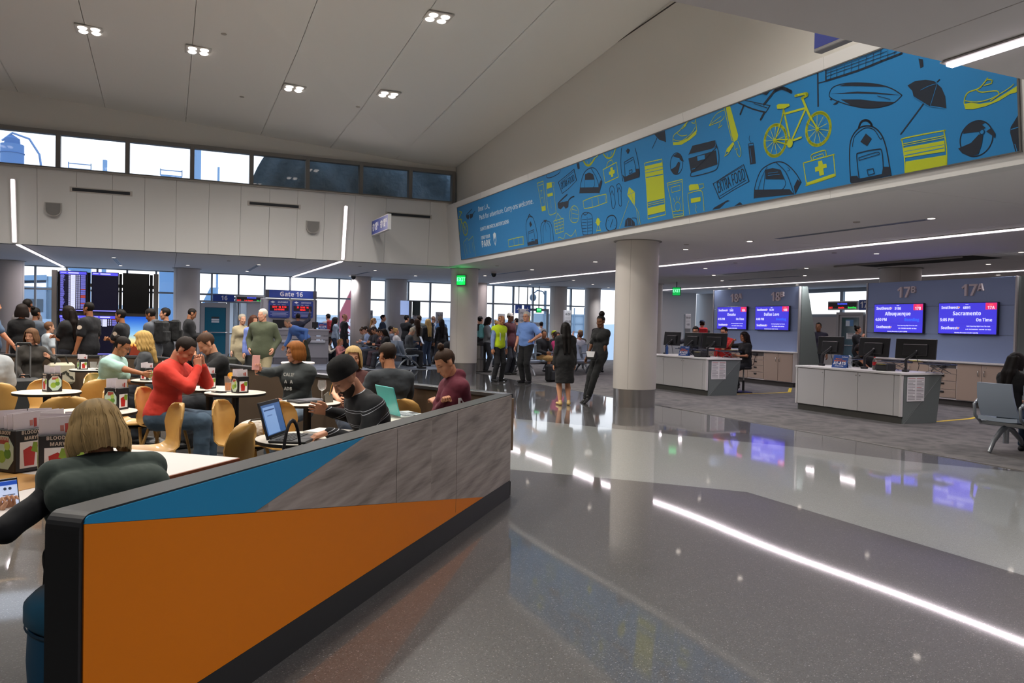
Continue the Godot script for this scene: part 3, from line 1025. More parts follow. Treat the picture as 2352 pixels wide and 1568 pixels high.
func gate_screen(at: Vector3, info: Array) -> void:
	var o := thing("gate_screen", "flight screen reading %s on the blue wall" % info[1],"screen", at, -PI / 2)
	var w := 1.31
	var h := 0.665
	obj("bezel", mb().box(V(0,0,-0.03), V(w, h, 0.06), 0.006), M("16161a", 0.35), o)
	obj("display", mb().box(V(0,0,0.001), V(w - 0.03, h - 0.03,0.004)), M("3c34c8", 0.3,0.0, {"glow": 1.15}), o)
	var wt := M("e9eaff", 0.4,0.0, {"glow": 0.9})
	obj("gate_tag", mb().box(V(w / 2 - 0.135, h / 2 - 0.085,0.004), V(0.235,0.135,0.003)), M("f0306a", 0.4,0.0, {"glow": 0.9}), o)
	var z := 0.006
	text(o, "lettering", info[4],0.062,V(w / 2 - 0.135, h / 2 - 0.115, z), Basis(), wt)
	text(o, "lettering", "GATE", 0.022,V(w / 2 - 0.135, h / 2 - 0.052, z), Basis(), M("ff9a5a", 0.4,0.0, {"glow": 0.9}), false)
	text(o, "lettering", "Southwest", 0.062,V(-w / 2 + 0.27, h / 2 - 0.105, z), Basis(), wt, true, 0.003, false, 1,0.9)
	heart(o, V(-w / 2 + 0.475, h / 2 - 0.105, z), 0.03)
	text(o, "lettering", info[0],0.055,V(0.0, h / 2 - 0.112, z), Basis(), wt)
	text(o, "lettering", "FLIGHT", 0.015,V(0.0, h / 2 - 0.045, z), Basis(), wt, false)
	text(o, "lettering", info[1],0.078,V(0.0, h / 2 - 0.23, z), Basis(), wt)
	text(o, "lettering", info[2],0.062,V(-w / 2 + 0.05,-0.03, z), Basis(), wt, true, 0.003, false, 0)
	text(o, "lettering", info[3],0.062,V(w / 2 - 0.1,-0.03, z), Basis(), wt if info[3] == "On Time" else M("2f6cf0", 0.4,0.0, {"glow": 1.0}), true, 0.003, false, 2)
	obj("rule", mb().box(V(0,-0.115,0.004), V(w - 0.1,0.003,0.002)), M("2a2590", 0.4), o)
	text(o, "lettering", "Southwest", 0.06,V(-w / 2 + 0.27,-0.2, z), Basis(), wt, true, 0.003, false, 1,0.9)
	heart(o, V(-w / 2 + 0.475,-0.2, z), 0.03)
	text(o, "lettering", "Next Departing Flight From This Gate", 0.022,V(0.26,-0.16, z), Basis(), wt, false)
	text(o, "lettering", "6.45  SACRAMENTO  8:00 PM  On Time" if info[4] == "17A" else "1121  TUCSON  6:05 PM  On Time", 0.022,V(0.26,-0.225, z), Basis(), wt)
	text(o, "lettering", "Monday November 27,2017 4:36 PM", 0.022,V(0.0, -h / 2 + 0.035, z), Basis(), wt)
	var p := AreaLight3D.new()
	p.name = "screen_light"
	p.area_size = Vector2(w - 0.05, h - 0.05)
	p.light_energy = 0.12
	p.light_color = hx("5a50ff")
	p.shadow_enabled = true
	o.add_child(p, true)
	p.position = V(0,0,0.03)
	p.rotation.y = PI


func heart(o: Node, at: Vector3, r: float) -> void:   # the small striped heart beside the airline's name
	for k in 3:
		var poly := PackedVector2Array()
		var s := 1.0 - k * 0.28
		for a in 15:
			var t := PI * (0.15 + 0.7 * k * 0.33) + a * TAU / 15
			poly.append(Vector2(16 * pow(sin(t), 3), 13 * cos(t) - 5 * cos(2 * t) - 2 * cos(3 * t) - cos(4 * t)) / 17.0 * r * s)
		obj("emblem", mb().slab(poly, 0.001, at + V(0,0, k * 0.0012)), M(["e8e6ff", "e04a5a", "f2b33c"][k],0.4,0.0, {"glow": 0.7}), o)


func gate_desk(nm: String, at: Vector3, l: float) -> void:
	# local: x along the front (near end = +l), z towards the hall is 0 at the front, the desk runs back to -0.95
	var o := thing("gate_desk", "%s white gate desk with three front doors and a dark slanted end" % NF[nm],"desk", at, -PI / 2)
	var white := M("d6d2cf", 0.4)
	var grey := M("c3c0be", 0.45)
	obj("top", mb().box(V(l / 2,0.825,-0.48), V(l + 0.03,0.035,0.98), 0.004), M("e4e1de", 0.35), o, "white worktop")
	obj("end_edge", mb().box(V(l - 0.02,0.47,-0.02), V(0.04,0.69,0.05), 0.002), white, o)
	obj("end_edge", mb().box(V(0.02,0.47,-0.02), V(0.04,0.69,0.05), 0.002), white, o)
	obj("carcass", mb().box(V(l / 2,0.46,-0.28), V(l - 0.08,0.66,0.5)), M("6d6a68", 0.7), o)
	var cut := [0.04,0.7,1.46,2.2,2.31]
	for k in 4:
		var w: float = cut[k + 1] - cut[k] - 0.009
		var d := obj("door" if k < 3 else "filler", mb().box(V((cut[k] + cut[k + 1]) / 2,0.465,-0.012), V(w, 0.67,0.02), 0.003), grey, o)
		if k < 3:
			var kx: float = cut[k + 1] - 0.04 if k < 2 else cut[k] + 0.04
			obj("lock", mb().cyl(V(kx, 0.745,-0.004), V(kx, 0.745,0.004), 0.011,-1,12), M("9a9894", 0.3,0.8), d)
	obj("plinth", mb().box(V(l / 2,0.065,-0.42), V(l - 0.06,0.13,0.74)), M("55534f", 0.7), o, "dark recessed plinth")
	# the slanted end, split on the diagonal
	var fx := Basis(Vector3.UP, PI / 2)
	obj("end_panel", mb().slab(PackedVector2Array([Vector2(0.06,0.0), Vector2(0.06,0.805), Vector2(0.94,0.805)]), 0.03,V(l - 0.02,0,0), fx), M("6f7674", 0.5), o, "dark green-grey upper end panel")
	obj("end_panel", mb().slab(PackedVector2Array([Vector2(0.08,0.0), Vector2(0.945,0.79), Vector2(0.85,0.0)]), 0.03,V(l - 0.02,0,0), fx), M("636a68", 0.5), o, "dark green-grey lower end panel")
	obj("end_seam", mb().box(V(l - 0.003,0.40,-0.505), V(0.004,1.17,0.008), 0.0, Basis(Vector3.RIGHT, -0.826)), M("a9adab", 0.3,0.6), o)
	obj("end_panel", mb().slab(PackedVector2Array([Vector2(0.06,0.0), Vector2(0.06,0.805), Vector2(0.94,0.805), Vector2(0.85,0.0)]), 0.03,V(0.02,0,0), fx), M("6f7674", 0.5), o)
	obj("back_panel", mb().box(V(l / 2,0.5,-0.7), V(l - 0.1,0.6,0.02)), M("9d9996", 0.6), o)
	var n := thing("notice", "white printed notice in two columns taped to the end of the %s gate desk" % NF[nm],"paper", o.transform * V(l + 0.001,0.575,-0.33), 0.0)
	obj("sheet", mb().box(Vector3.ZERO, V(0.4,0.40,0.003)), M("e9e6e6", 0.7), n)
	for c in 2:
		var x := -0.1 + 0.2 * c
		for k in 15:
			var red := k == 0 or (c == 1 and k == 6)
			var w := 0.165 - 0.05 * float((k * 7 + c * 3) % 4 == 1)
			obj("print_line", mb().box(V(x - (0.165 - w) / 2,0.175 - 0.0245 * k, 0.002), V(w, 0.009,0.001)), M("b04a4a" if red else "8d8a8c", 0.8), n)


func monitor(label: String, at: Vector3, turn: float, w := 0.56, lean := -0.12) -> void:
	var o := thing("desk_monitor", label, "monitor", at, turn)
	# seen from behind: the screen faces local -z, hung on a two-part arm
	var b := Basis(Vector3.RIGHT, lean)
	obj("case", mb().box(V(0,0.39,0), V(w, 0.34,0.03), 0.008, b), M("17171a", 0.4), o)
	obj("rear_bulge", mb().box(V(0,0.37,0.03), V(w * 0.6,0.2,0.04), 0.015, b), M("1d1d20", 0.5), o)
	obj("screen", mb().box(V(0,0.39,-0.017) , V(w - 0.03,0.31,0.003), 0.0, b), M("40506a", 0.2,0.0, {"glow": 0.5}), o)
	obj("arm", mb().tube([V(-0.12,0.03,0.09), V(-0.12,0.2,0.09), V(-0.1,0.22,0.1), V(0.04,0.33,0.09), V(0.03,0.36,0.05)],0.022,10), M("202024", 0.4), o)
	obj("clamp", mb().box(V(-0.12,0.02,0.09), V(0.09,0.04,0.11), 0.01), M("202024", 0.4), o)
	obj("cable", mb().tube([V(0.02,0.3,0.06), V(0.1,0.12,0.1), V(0.05,0.02,0.02)],0.005,6), M("111114", 0.6), o)


func bottle(label: String, at: Vector3, glassy: Material, cap: Material, h := 0.22, r := 0.033, band: Material = null, fill: Material = null) -> void:
	var o := thing("bottle", label, "bottle", at)
	obj("body", mb().lathe([Vector2(0,0), Vector2(r * 0.9,0), Vector2(r, 0.012), Vector2(r, h * 0.3), Vector2(r * 0.9, h * 0.42), Vector2(r, h * 0.55), Vector2(r, h * 0.66), Vector2(r * 0.4, h * 0.88), Vector2(r * 0.38, h * 0.93)],20, Vector3.ZERO, Basis(), true), glassy, o)
	obj("cap", mb().cyl(V(0, h * 0.92,0), V(0, h, 0), r * 0.45,-1,14), cap, o)
	if band: obj("wrapper", mb().lathe([Vector2(r * 1.02, h * 0.36), Vector2(r * 0.96, h * 0.44), Vector2(r * 1.02, h * 0.6)],20), band, o)
	if fill: obj("drink", mb().cyl(V(0,0.004,0), V(0, h * 0.33,0), r * 0.93,-1,18), fill, o)


func stand_sign(label: String, at: Vector3, turn: float) -> void:
	var o := thing("boarding_sign", label, "sign", at, turn)
	var b := Basis(Vector3.RIGHT, -0.3)
	obj("board", mb().box(V(0,0.115,0), V(0.3,0.235,0.008), 0.002, b), M("1d4b94", 0.4), o)
	obj("foot", mb().box(V(0,0.1,-0.06), V(0.22,0.2,0.006), 0.0, Basis(Vector3.RIGHT, 0.3)), M("1d4b94", 0.4), o)
	var at2 := func(x: float, y: float) -> Vector3: return V(x, 0.115,0) + b * V(x * 0.0, y, 0.006)
	text(o, "lettering", "A1-A15", 0.055, at2.call(0,-0.035), b, M("f2f2f2", 0.5))
	text(o, "lettering", "Welcome", 0.022, at2.call(-0.03,0.045), b, M("e0703c", 0.5))
	text(o, "lettering", "Business Select", 0.024, at2.call(0,0.012), b, M("e0703c", 0.5))
	text(o, "lettering", "Southwest", 0.016, at2.call(0.08,0.085), b, M("f2f2f2", 0.5))
	text(o, "lettering", "priority boarding", 0.016, at2.call(0,-0.085), b, M("f2f2f2", 0.5), false)


func build_desk_clutter() -> void:
	var t := 0.843
	for q in [["17", 11.55,[-11.2,-10.2,-9.35]],["18", 11.55,[-16.3,-15.45,-14.65]]]:
		for k in 3:
			monitor("black monitor on a jointed arm on the %s gate desk, %s" % [NF[q[0]],["the farthest of three", "the middle one of three", "the nearest of three"][k]], V(q[1], t, q[2][k]), -PI / 2 + [0.25,0.1,0.3][k],[0.52,0.6,0.66][k])
			var o := thing("keyboard_tray", "blue-topped tray on crossed legs on the %s gate desk, %s" % [NF[q[0]],["far end", "middle", "near end"][k]],"tray", V(q[1] + 0.26, t + 0.003, q[2][k] + 0.22))
			obj("tray_top", mb().box(V(0,0.14,0), V(0.3,0.018,0.5), 0.006), M("2b3550", 0.4), o)
			obj("keyboard", mb().box(V(-0.02,0.16,0), V(0.15,0.02,0.42), 0.006), M("1f2024", 0.6), o)
			for sx in [-1,1]:
				obj("leg", mb().cyl(V(-0.08,0.0,-0.16 * sx), V(-0.08,0.135,0.16 * sx), 0.006,-1,8), M("8e8e90", 0.3,0.8), o)
				obj("leg", mb().cyl(V(0.1,0.0,-0.16 * sx), V(0.1,0.135,0.16 * sx), 0.006,-1,8), M("8e8e90", 0.3,0.8), o)
	stand_sign("small blue A1-A15 boarding sign on the front of the nearer gate desk", V(11.17, t, -10.6), -PI / 2 + 0.15)
	stand_sign("small blue A1-A15 boarding sign on the farther gate desk", V(11.22, t, -15.35), -PI / 2 + 0.15)
	bottle("clear water bottle on the nearer gate desk beside the blue sign", V(11.4, t, -10.58), glass("e8f4f6", 0.12), M("e9e9ea", 0.4), 0.21)
	bottle("taller clear water bottle on the nearer gate desk, farther from its front", V(11.46, t, -10.66), glass("e8f4f6", 0.12), M("e9e9ea", 0.4), 0.23)
	bottle("dark cola bottle with a red wrapper on the nearer gate desk", V(11.32, t, -9.98), glass("d8d0c8", 0.15), M("c02020", 0.4), 0.23,0.034, M("c21f28", 0.4), M("20100a", 0.2))
	bottle("slim blue metal flask at the far end of the farther gate desk", V(11.4, t, -16.3), M("35568f", 0.3,0.4), M("2b4778", 0.4), 0.25,0.034)
	for q in [[11.32,-9.75,"dark card printer on the nearer gate desk near its slanted end"],[11.32,-14.85,"dark card printer on the farther gate desk near its slanted end"]]:
		var o := thing("ticket_printer", q[2],"printer", V(q[0], t, q[1]))
		obj("case", mb().box(V(0,0.065,0), V(0.22,0.13,0.26), 0.02), M("222226", 0.5), o)
		obj("slot", mb().box(V(-0.1,0.1,0), V(0.03,0.02,0.18), 0.004), M("0e0e10", 0.5), o)
		obj("ticket", mb().box(V(-0.13,0.115,0.02), V(0.08,0.002,0.14)), M("d8c63a", 0.6), o)
	for q in [[12.0,-9.7,"sheaf of yellow and white slips on the near tray of the nearer gate desk"],[12.0,-14.6,"sheaf of yellow and white slips on the near tray of the farther gate desk"]]:
		var o := thing("paper_slips", q[2],"paper", V(q[0], t + 0.17, q[1]))
		obj("slip", mb().box(V(0,0.004,0), V(0.12,0.006,0.2), 0.0, Basis(Vector3.UP, 0.3)), M("d9cf3f", 0.6), o)
		obj("slip", mb().box(V(0.05,0.012,0.05), V(0.12,0.006,0.2), 0.0, Basis(Vector3.UP, -0.2)), M("e7e5e0", 0.6), o)
	# yellow tape on the carpet
	for q in [["17", -9.25,11.9,[[0,0],[1.15,-0.17],[1.85,-0.43]]],["18", -14.45,12.05,[[0,0],[1.4,-0.12],[1.75,-0.18],[2.7,-1.15]]]]:
		var o := thing("floor_tape", "strip of yellow tape on the carpet beside the %s gate desk" % NF[q[0]],"tape", V(q[2],0.006, q[1]))
		for k in q[3].size() - 1:
			var a := V(q[3][k][0],0, q[3][k][1])
			var b := V(q[3][k + 1][0],0, q[3][k + 1][1])
			obj("strip", mb().box((a + b) / 2 + V(0,0.001 * k, 0), V((b - a).length() + 0.05,0.003,0.075), 0.0, Basis(Vector3.UP, -atan2(b.z - a.z, b.x - a.x))), M("d8b91c", 0.5), o)
	# stool of the agent at desk 18
	var s := thing("stool", "black stool with a gas-lift post beside the end of the farther gate desk", "stool", V(12.5,0,-14.75))
	obj("seat", mb().lathe([Vector2(0,0.56), Vector2(0.17,0.56), Vector2(0.19,0.59), Vector2(0.18,0.62), Vector2(0,0.63)],24, Vector3.ZERO, Basis(), true), M("1b1b1d", 0.5), s)
	obj("post", mb().cyl(V(0,0.05,0), V(0,0.3,0), 0.028), M("1c1c1e", 0.4), s)
	obj("piston", mb().cyl(V(0,0.3,0), V(0,0.56,0), 0.018), M("d0d0d0", 0.2,0.9), s)
	obj("foot_ring", mb().lathe([Vector2(0.0,0.0), Vector2(0.22,0.0), Vector2(0.21,0.03), Vector2(0.04,0.06), Vector2(0,0.06)],24), M("1c1c1e", 0.4), s)


func build_gate17() -> void:
	var g := thing("boarding_door", "grey boarding door with a tall dark pane under the gate 17 board", "door", V(22.96,0.02,-21.35), -PI / 2)
	# local x towards the viewer
	for x in [-0.56,0.56]: obj("jamb", mb().box(V(x, 1.05,0.02), V(0.12,2.1,0.12), 0.006), M("9b9a99", 0.5,0.3), g)
	obj("header", mb().box(V(0,2.14,0.02), V(1.24,0.1,0.12), 0.006), M("9b9a99", 0.5,0.3), g)
	obj("leaf", mb().box(V(0,1.05,0.0), V(1.0,2.08,0.05), 0.004), M("a6a5a4", 0.5,0.2), g)
	obj("pane", mb().box(V(0,1.2,0.03), V(0.78,1.6,0.01)), M("31464c", 0.08,0.0), g)
	obj("push_bar", mb().tube([V(-0.4,0.98,0.04), V(-0.4,0.98,0.09), V(0.4,0.98,0.09), V(0.4,0.98,0.04)],0.016,8), M("c5c4c2", 0.25,0.8), g)
	obj("decal", mb().box(V(-0.02,1.8,0.037), V(0.36,0.24,0.003)), M("4f7fae", 0.4), g)
	obj("decal", mb().box(V(-0.1,1.78,0.04), V(0.18,0.2,0.003)), M("cfdbe4", 0.4), g)
	obj("door_sign", mb().box(V(0.05,1.32,0.037), V(0.4,0.22,0.004)), M("e3e3e2", 0.5), g)
	for k in 5: obj("print_line", mb().box(V(0.05,1.4 - 0.04 * k, 0.041), V(0.3 - 0.03 * (k % 2), 0.014 if k else 0.026,0.002)), M("3c3c3e", 0.7), g)
	var b := led_board("dark message board in a white frame above the gate 17 boarding door", V(22.9,2.46,-21.65), -PI / 2,1.4,0.32,[["EXIT", -0.55,-0.08,"ff3030"],["Southwest", 0.0,0.06,"4a5cff"],["Austin", -0.05,-0.08,"ff3030"],["Boarding", 0.45,-0.08,"30e050"]])
	var n := thing("gate_plate", "blue plate with the start of the gate number beside the gate 17 message board", "sign", V(22.88,2.47,-20.68), -PI / 2)
	obj("plate", mb().box(Vector3.ZERO, V(0.46,0.36,0.06), 0.006), M("1f3f86", 0.4), n)
	text(n, "lettering", "17", 0.22,V(0,0,0.034), Basis(), M("f0f0f0", 0.5))


func led_board(label: String, at: Vector3, turn: float, w: float, h: float, words: Array) -> Node3D:
	var o := thing("message_board", label, "sign", at, turn)
	obj("frame", mb().box(V(0,0,0), V(w, h, 0.12), 0.01), M("c9c7c4", 0.45), o)
	obj("display", mb().box(V(0,0,0.058), V(w - 0.09, h - 0.09,0.01)), M("2f2c2c", 0.5), o)
	for q in words:
		text(o, "lettering", q[0], h * 0.2,V(q[1], q[2],0.066), Basis(), M(q[3],0.5,0.0, {"glow": 1.3}))
	return o


# ---- the food court: low walls, benches, tables, chairs and what stands on them
func fence_point(s: float, y: float, off := 0.0) -> Vector3:   # along the near low wall from its far corner; off is outwards
	return V(2.745 - 0.64467 * s + 0.76446 * off, y, -6.215 + 0.76446 * s + 0.64467 * off)


func wood_grain(a: String, b: String, c: String, d: String, long: float, key: String) -> StandardMaterial3D:
	if mats.has(key): return mats[key]
	var f := FastNoiseLite.new()
	f.seed = 3
	f.frequency = 0.012
	f.fractal_octaves = 5
	var im := Image.create(1024,512, false, Image.FORMAT_RGB8)
	var cs := [hx(a), hx(b), hx(c), hx(d)]
	for y in 512:
		for x in 1024:
			var t := clampf(0.5 + 0.75 * f.get_noise_2d(x * long + y * 0.25, y * 1.3 - x * 0.22) + 0.25 * f.get_noise_2d(x * long * 3.0, y * 7.0), 0.0,0.999) * 3.0
			var k := int(t)
			im.set_pixel(x, y, (cs[k] as Color).lerp(cs[k + 1], t - k))
	var m := StandardMaterial3D.new()
	m.albedo_texture = ImageTexture.create_from_image(im)
	m.roughness = 0.42
	mats[key] = m
	return m


func build_fence() -> void:
	var o := thing("low_wall", "low partition wall with blue, wood-grain and orange front panels", "partition")
	var l := 4.62
	var th := 0.13
	var black := M("17181a", 0.42)
	var bs := Basis(V(-0.64467,0,0.76446), Vector3.UP, V(0.76446,0,0.64467)).orthonormalized()   # x along the wall to the viewer, z outwards
	# side() keeps handedness: x cross y must be z
	if bs.determinant() < 0.0: bs = Basis(V(-0.64467,0,0.76446), Vector3.UP, V(0.76446,0,0.64467))
	# the body outline with the rounded upper corner at the viewer's end
	var out := PackedVector2Array([Vector2(0,0), Vector2(0,0.895)])
	for k in 7:
		var a := PI / 2 - PI / 2 * k / 6
		out.append(Vector2(l - 0.05 + 0.05 * cos(a), 0.845 + 0.05 * sin(a)))
	out.append(Vector2(l, 0))
	var solid := func(poly: PackedVector2Array, z0: float, z1: float) -> MB:
		var m := mb()
		var ix := Geometry2D.triangulate_polygon(poly)
		var at := func(p: Vector2, z: float) -> Vector3: return fence_point(p.x, p.y, z)
		for t in range(0, ix.size(), 3):
			m.tri(at.call(poly[ix[t]], z1), at.call(poly[ix[t + 1]], z1), at.call(poly[ix[t + 2]], z1), V(0.764,0,0.645))
			m.tri(at.call(poly[ix[t]], z0), at.call(poly[ix[t + 1]], z0), at.call(poly[ix[t + 2]], z0), V(-0.764,0,-0.645))
		var mid := Vector2.ZERO
		for p in poly: mid += p / poly.size()
		for k in poly.size():
			var p := poly[k]
			var q := poly[(k + 1) % poly.size()]
			var e := (p + q) / 2 - mid
			m.quad(at.call(p, z0), at.call(q, z0), at.call(q, z1), at.call(p, z1), fence_point(mid.x + e.x, e.y) - fence_point(mid.x, 0))
		return m
	obj("frame", solid.call(out, -th, 0.0), black, o, "black frame and cap")
	obj("kickboard", solid.call(PackedVector2Array([Vector2(0.0,0.0), Vector2(l - 0.012,0.0), Vector2(l - 0.012,0.148), Vector2(0.0,0.148)]), -0.01,0.004), M("1d1e1f", 0.5), o)
	var top := 0.888
	obj("orange_panel", solid.call(PackedVector2Array([Vector2(0.0 + 0.72,0.15), Vector2(4.605,0.15), Vector2(4.605,0.865)]), -0.01,0.005), M("dd7a08", 0.45,0.0, {"spec": 0.35}), o, "burnt orange panel")
	var blue := PackedVector2Array([Vector2(2.765, top), Vector2(3.735,0.7075)])
	blue.append(Vector2(4.605,0.866))
	for k in 5:
		var a := PI / 2 * k / 4
		blue.append(Vector2(4.583 + 0.02 * cos(a), 0.868 + 0.02 * sin(a)))
	obj("blue_panel", solid.call(blue, -0.01,0.005), M("2088b8", 0.45,0.0, {"spec": 0.35}), o, "teal blue panel")
	# wood-grain panel with its own grain direction
	var wp := PackedVector2Array([Vector2(0.004,0.15), Vector2(0.004, top), Vector2(2.76, top), Vector2(3.73,0.7065), Vector2(0.718,0.15)])
	var wm: MB = solid.call(wp, -0.01,0.005)
	for k in wm.v.size():
		var d := wm.v[k] - fence_point(0,0)
		wm.u[k] = Vector2(d.dot(V(-0.64467,0,0.76446)) * 0.55,1.0 - d.y * 1.1)
	obj("wood_panel", wm, wood_grain("6b635c", "8b8178", "9b9189", "aaa098", 0.13,"grey_wood"), o, "grey wood-grain panel")
	for s in [1.35,2.35]: obj("seam", mb().box(fence_point(s, 0.52 if s < 2.0 else 0.665,0.0052), V(0.0025,0.7 if s < 2.0 else 0.43,0.001), 0.0, Basis(Vector3.UP, -0.87)), M("5b544e", 0.6), o)
	# far and left-hand low walls, seen from inside
	var cap := M("4a4a4c", 0.25,0.4)
	for q in [[V(2.80,0,-6.30), V(-0.12,0,-13.38), "brown low wall with a shining metal cap running behind the bench"],[V(-0.12,0,-13.38), V(-7.5,0,-15.4), "brown low wall with a metal cap before the departure screens"]]:
		var a: Vector3 = q[0]
		var b: Vector3 = q[1]
		var d := (b - a).normalized()
		var len := (b - a).length()
		var w := thing("low_wall", q[2],"partition", a, atan2(-d.z, d.x))
		obj("core", mb().box(V(len / 2,0.43,-0.07), V(len, 0.86,0.1)), M("5b4a3a", 0.55), w)
		obj("cap", mb().box(V(len / 2,0.878,-0.07), V(len + 0.02,0.036,0.13), 0.004), cap, w)
		# back boards of the booth side (the inner side)
		var n := int(len / 1.25)
		for k in n: obj("board", mb().box(V((k + 0.5) * len / n, 0.62,0.0), V(len / n - 0.008,0.46,0.04), 0.003), M("7c6650", 0.5), w)
		obj("kickboard", mb().box(V(len / 2,0.06,-0.07), V(len, 0.12,0.125)), M("232220", 0.6), w)
		# the fitted bench: seat and box belong to the wall's side but lift away
		var bn := thing("bench", ("long fitted bench with orange seats behind the woman in glasses" if a.x > 1.0 else "fitted bench before the departure screens, under the woman in the cardigan"), "bench", a, atan2(-d.z, d.x))
		var st := 0.5
		obj("box", mb().box(V(len / 2 + 0.1,0.2,0.3), V(len - 1.1,0.4,0.46)), M("3d352d", 0.6), bn)
		var m := int((len - 1.1) / 1.1)
		for k in m:
			var x := 0.65 + (k + 0.5) * (len - 1.1) / m
			obj("seat_pad", mb().box(V(x, 0.43,0.3), V((len - 1.1) / m - 0.012,0.07,0.5), 0.02), M("b5652d", 0.6), bn, "orange seat pad")
			obj("back_pad", mb().box(V(x, 0.6,0.07), V((len - 1.1) / m - 0.02,0.28,0.09), 0.03), leaf_cloth(), bn, "back pad in a cream and black leaf pattern")


func leaf_cloth() -> StandardMaterial3D:
	if mats.has("leaf"): return mats["leaf"]
	var s := 256
	var im := Image.create(s, s, false, Image.FORMAT_RGB8)
	im.fill(hx("a99f86"))
	var r := RandomNumberGenerator.new()
	r.seed = 21
	for k in 70:
		var p := Vector2(r.randf() * s, r.randf() * s)
		var a := r.randf() * TAU
		var l := r.randf_range(14,26)
		for t in 60:
			var f := t / 59.0
			var q := p + Vector2(cos(a + f), sin(a + f)) * l * f
			var w := 3.6 * sin(PI * f) + 0.6
			for x in range(-4,5):
				for y in range(-4,5):
					if x * x + y * y < w * w: im.set_pixel(posmod(int(q.x) + x, s), posmod(int(q.y) + y, s), hx("2b2a26"))
	var m := StandardMaterial3D.new()
	m.albedo_texture = ImageTexture.create_from_image(im)
	m.uv1_triplanar = true
	m.uv1_scale = Vector3.ONE * 3.0
	m.roughness = 0.8
	mats["leaf"] = m
	return m


func shell_chair(label: String, x: float, z: float, face: float) -> Node3D:   # face: the way a sitter looks, degrees from +z towards +x
	if meshes.has("chair0"):
		return dup(meshes["chair0"], V(x, 0, z), deg_to_rad(face), label)
	var o := stem(thing("shell_chair", label, "chair", V(x, 0, z), deg_to_rad(face), "moulded plywood chairs of the food court"), "shell_chair") as Node3D
	# local +z is the front
	var prof := [[0.235,0.430,0.18],[0.215,0.448,0.205],[0.14,0.445,0.222],[0.03,0.437,0.225],[-0.07,0.432,0.215],[-0.14,0.44,0.198],[-0.185,0.47,0.182],[-0.205,0.52,0.178],[-0.218,0.58,0.192],[-0.232,0.65,0.208],[-0.246,0.71,0.205],[-0.256,0.76,0.18],[-0.263,0.795,0.13],[-0.267,0.812,0.06]]
	var g := []
	for p in prof:
		var row := []
		for k in 13:
			var f := k / 6.0 - 1.0
			var cup := 0.028 * f * f
			var px := f * (p[2] as float)
			var back: float = clampf(((p[1] as float) - 0.46) / 0.2,0.0,1.0)
			row.append(V(px, p[1] + cup * (1.0 - back), p[0] + cup * 1.9 * back))
		g.append(row)
	var ply := M("c89b55", 0.38,0.0, {"coat": 0.4,"coat_rough": 0.12,"tex": [noise(0.012,4,256, FastNoiseLite.TYPE_SIMPLEX_SMOOTH, ["b98a47", "c89b55", "d2a862"],9), 1.1]})
	obj("shell", mb().sheet(g, 0.011), ply, o)
	for sx in [-1,1]:
		obj("leg", mb().tube([V(0.12 * sx, 0.43,0.13), V(0.155 * sx, 0.22,0.17), V(0.185 * sx, 0.0,0.2)],[0.02,0.018,0.012],8,0.7), ply, o)
		obj("leg", mb().tube([V(0.12 * sx, 0.425,-0.1), V(0.15 * sx, 0.22,-0.16), V(0.185 * sx, 0.0,-0.23)],[0.02,0.018,0.012],8,0.7), ply, o)
	obj("seat_mount", mb().box(V(0,0.418,0.015), V(0.27,0.018,0.26), 0.006), M("2a2623", 0.5), o)
	meshes["chair0"] = o
	return o


func round_table(label: String, x: float, z: float, r := 0.3) -> Node3D:
	var key := "table%.2f" % r
	if meshes.has(key): return dup(meshes[key], V(x, 0, z), 0.0, label)
	var o := stem(thing("round_table", label, "table", V(x, 0, z), 0.0,"round white cafe tables"), "round_table") as Node3D
	obj("top", mb().lathe([Vector2(0,0.735), Vector2(r - 0.004,0.735), Vector2(r, 0.739), Vector2(r, 0.741)],56, Vector3.ZERO, Basis()).lathe([Vector2(r, 0.741), Vector2(r - 0.003,0.744), Vector2(0,0.744)],56), M("e7dfd3", 0.3), o, "white top")
	obj("edge", mb().lathe([Vector2(r - 0.01,0.716), Vector2(r - 0.003,0.718), Vector2(r + 0.001,0.739)],56), M("1c1a19", 0.5), o, "black edge")
	obj("underside", mb().lathe([Vector2(0,0.712), Vector2(r - 0.02,0.716), Vector2(r - 0.02,0.735)],40), M("1c1a19", 0.6), o)
	obj("pillar", mb().cyl(V(0,0.02,0), V(0,0.715,0), 0.036,0.036,20), M("16161a", 0.4), o)
	obj("foot", mb().lathe([Vector2(0,0), Vector2(0.21,0.0), Vector2(0.215,0.008), Vector2(0.06,0.03), Vector2(0.036,0.05)],32, Vector3.ZERO, Basis(), true), M("16161a", 0.4), o)
	meshes[key] = o
	return o


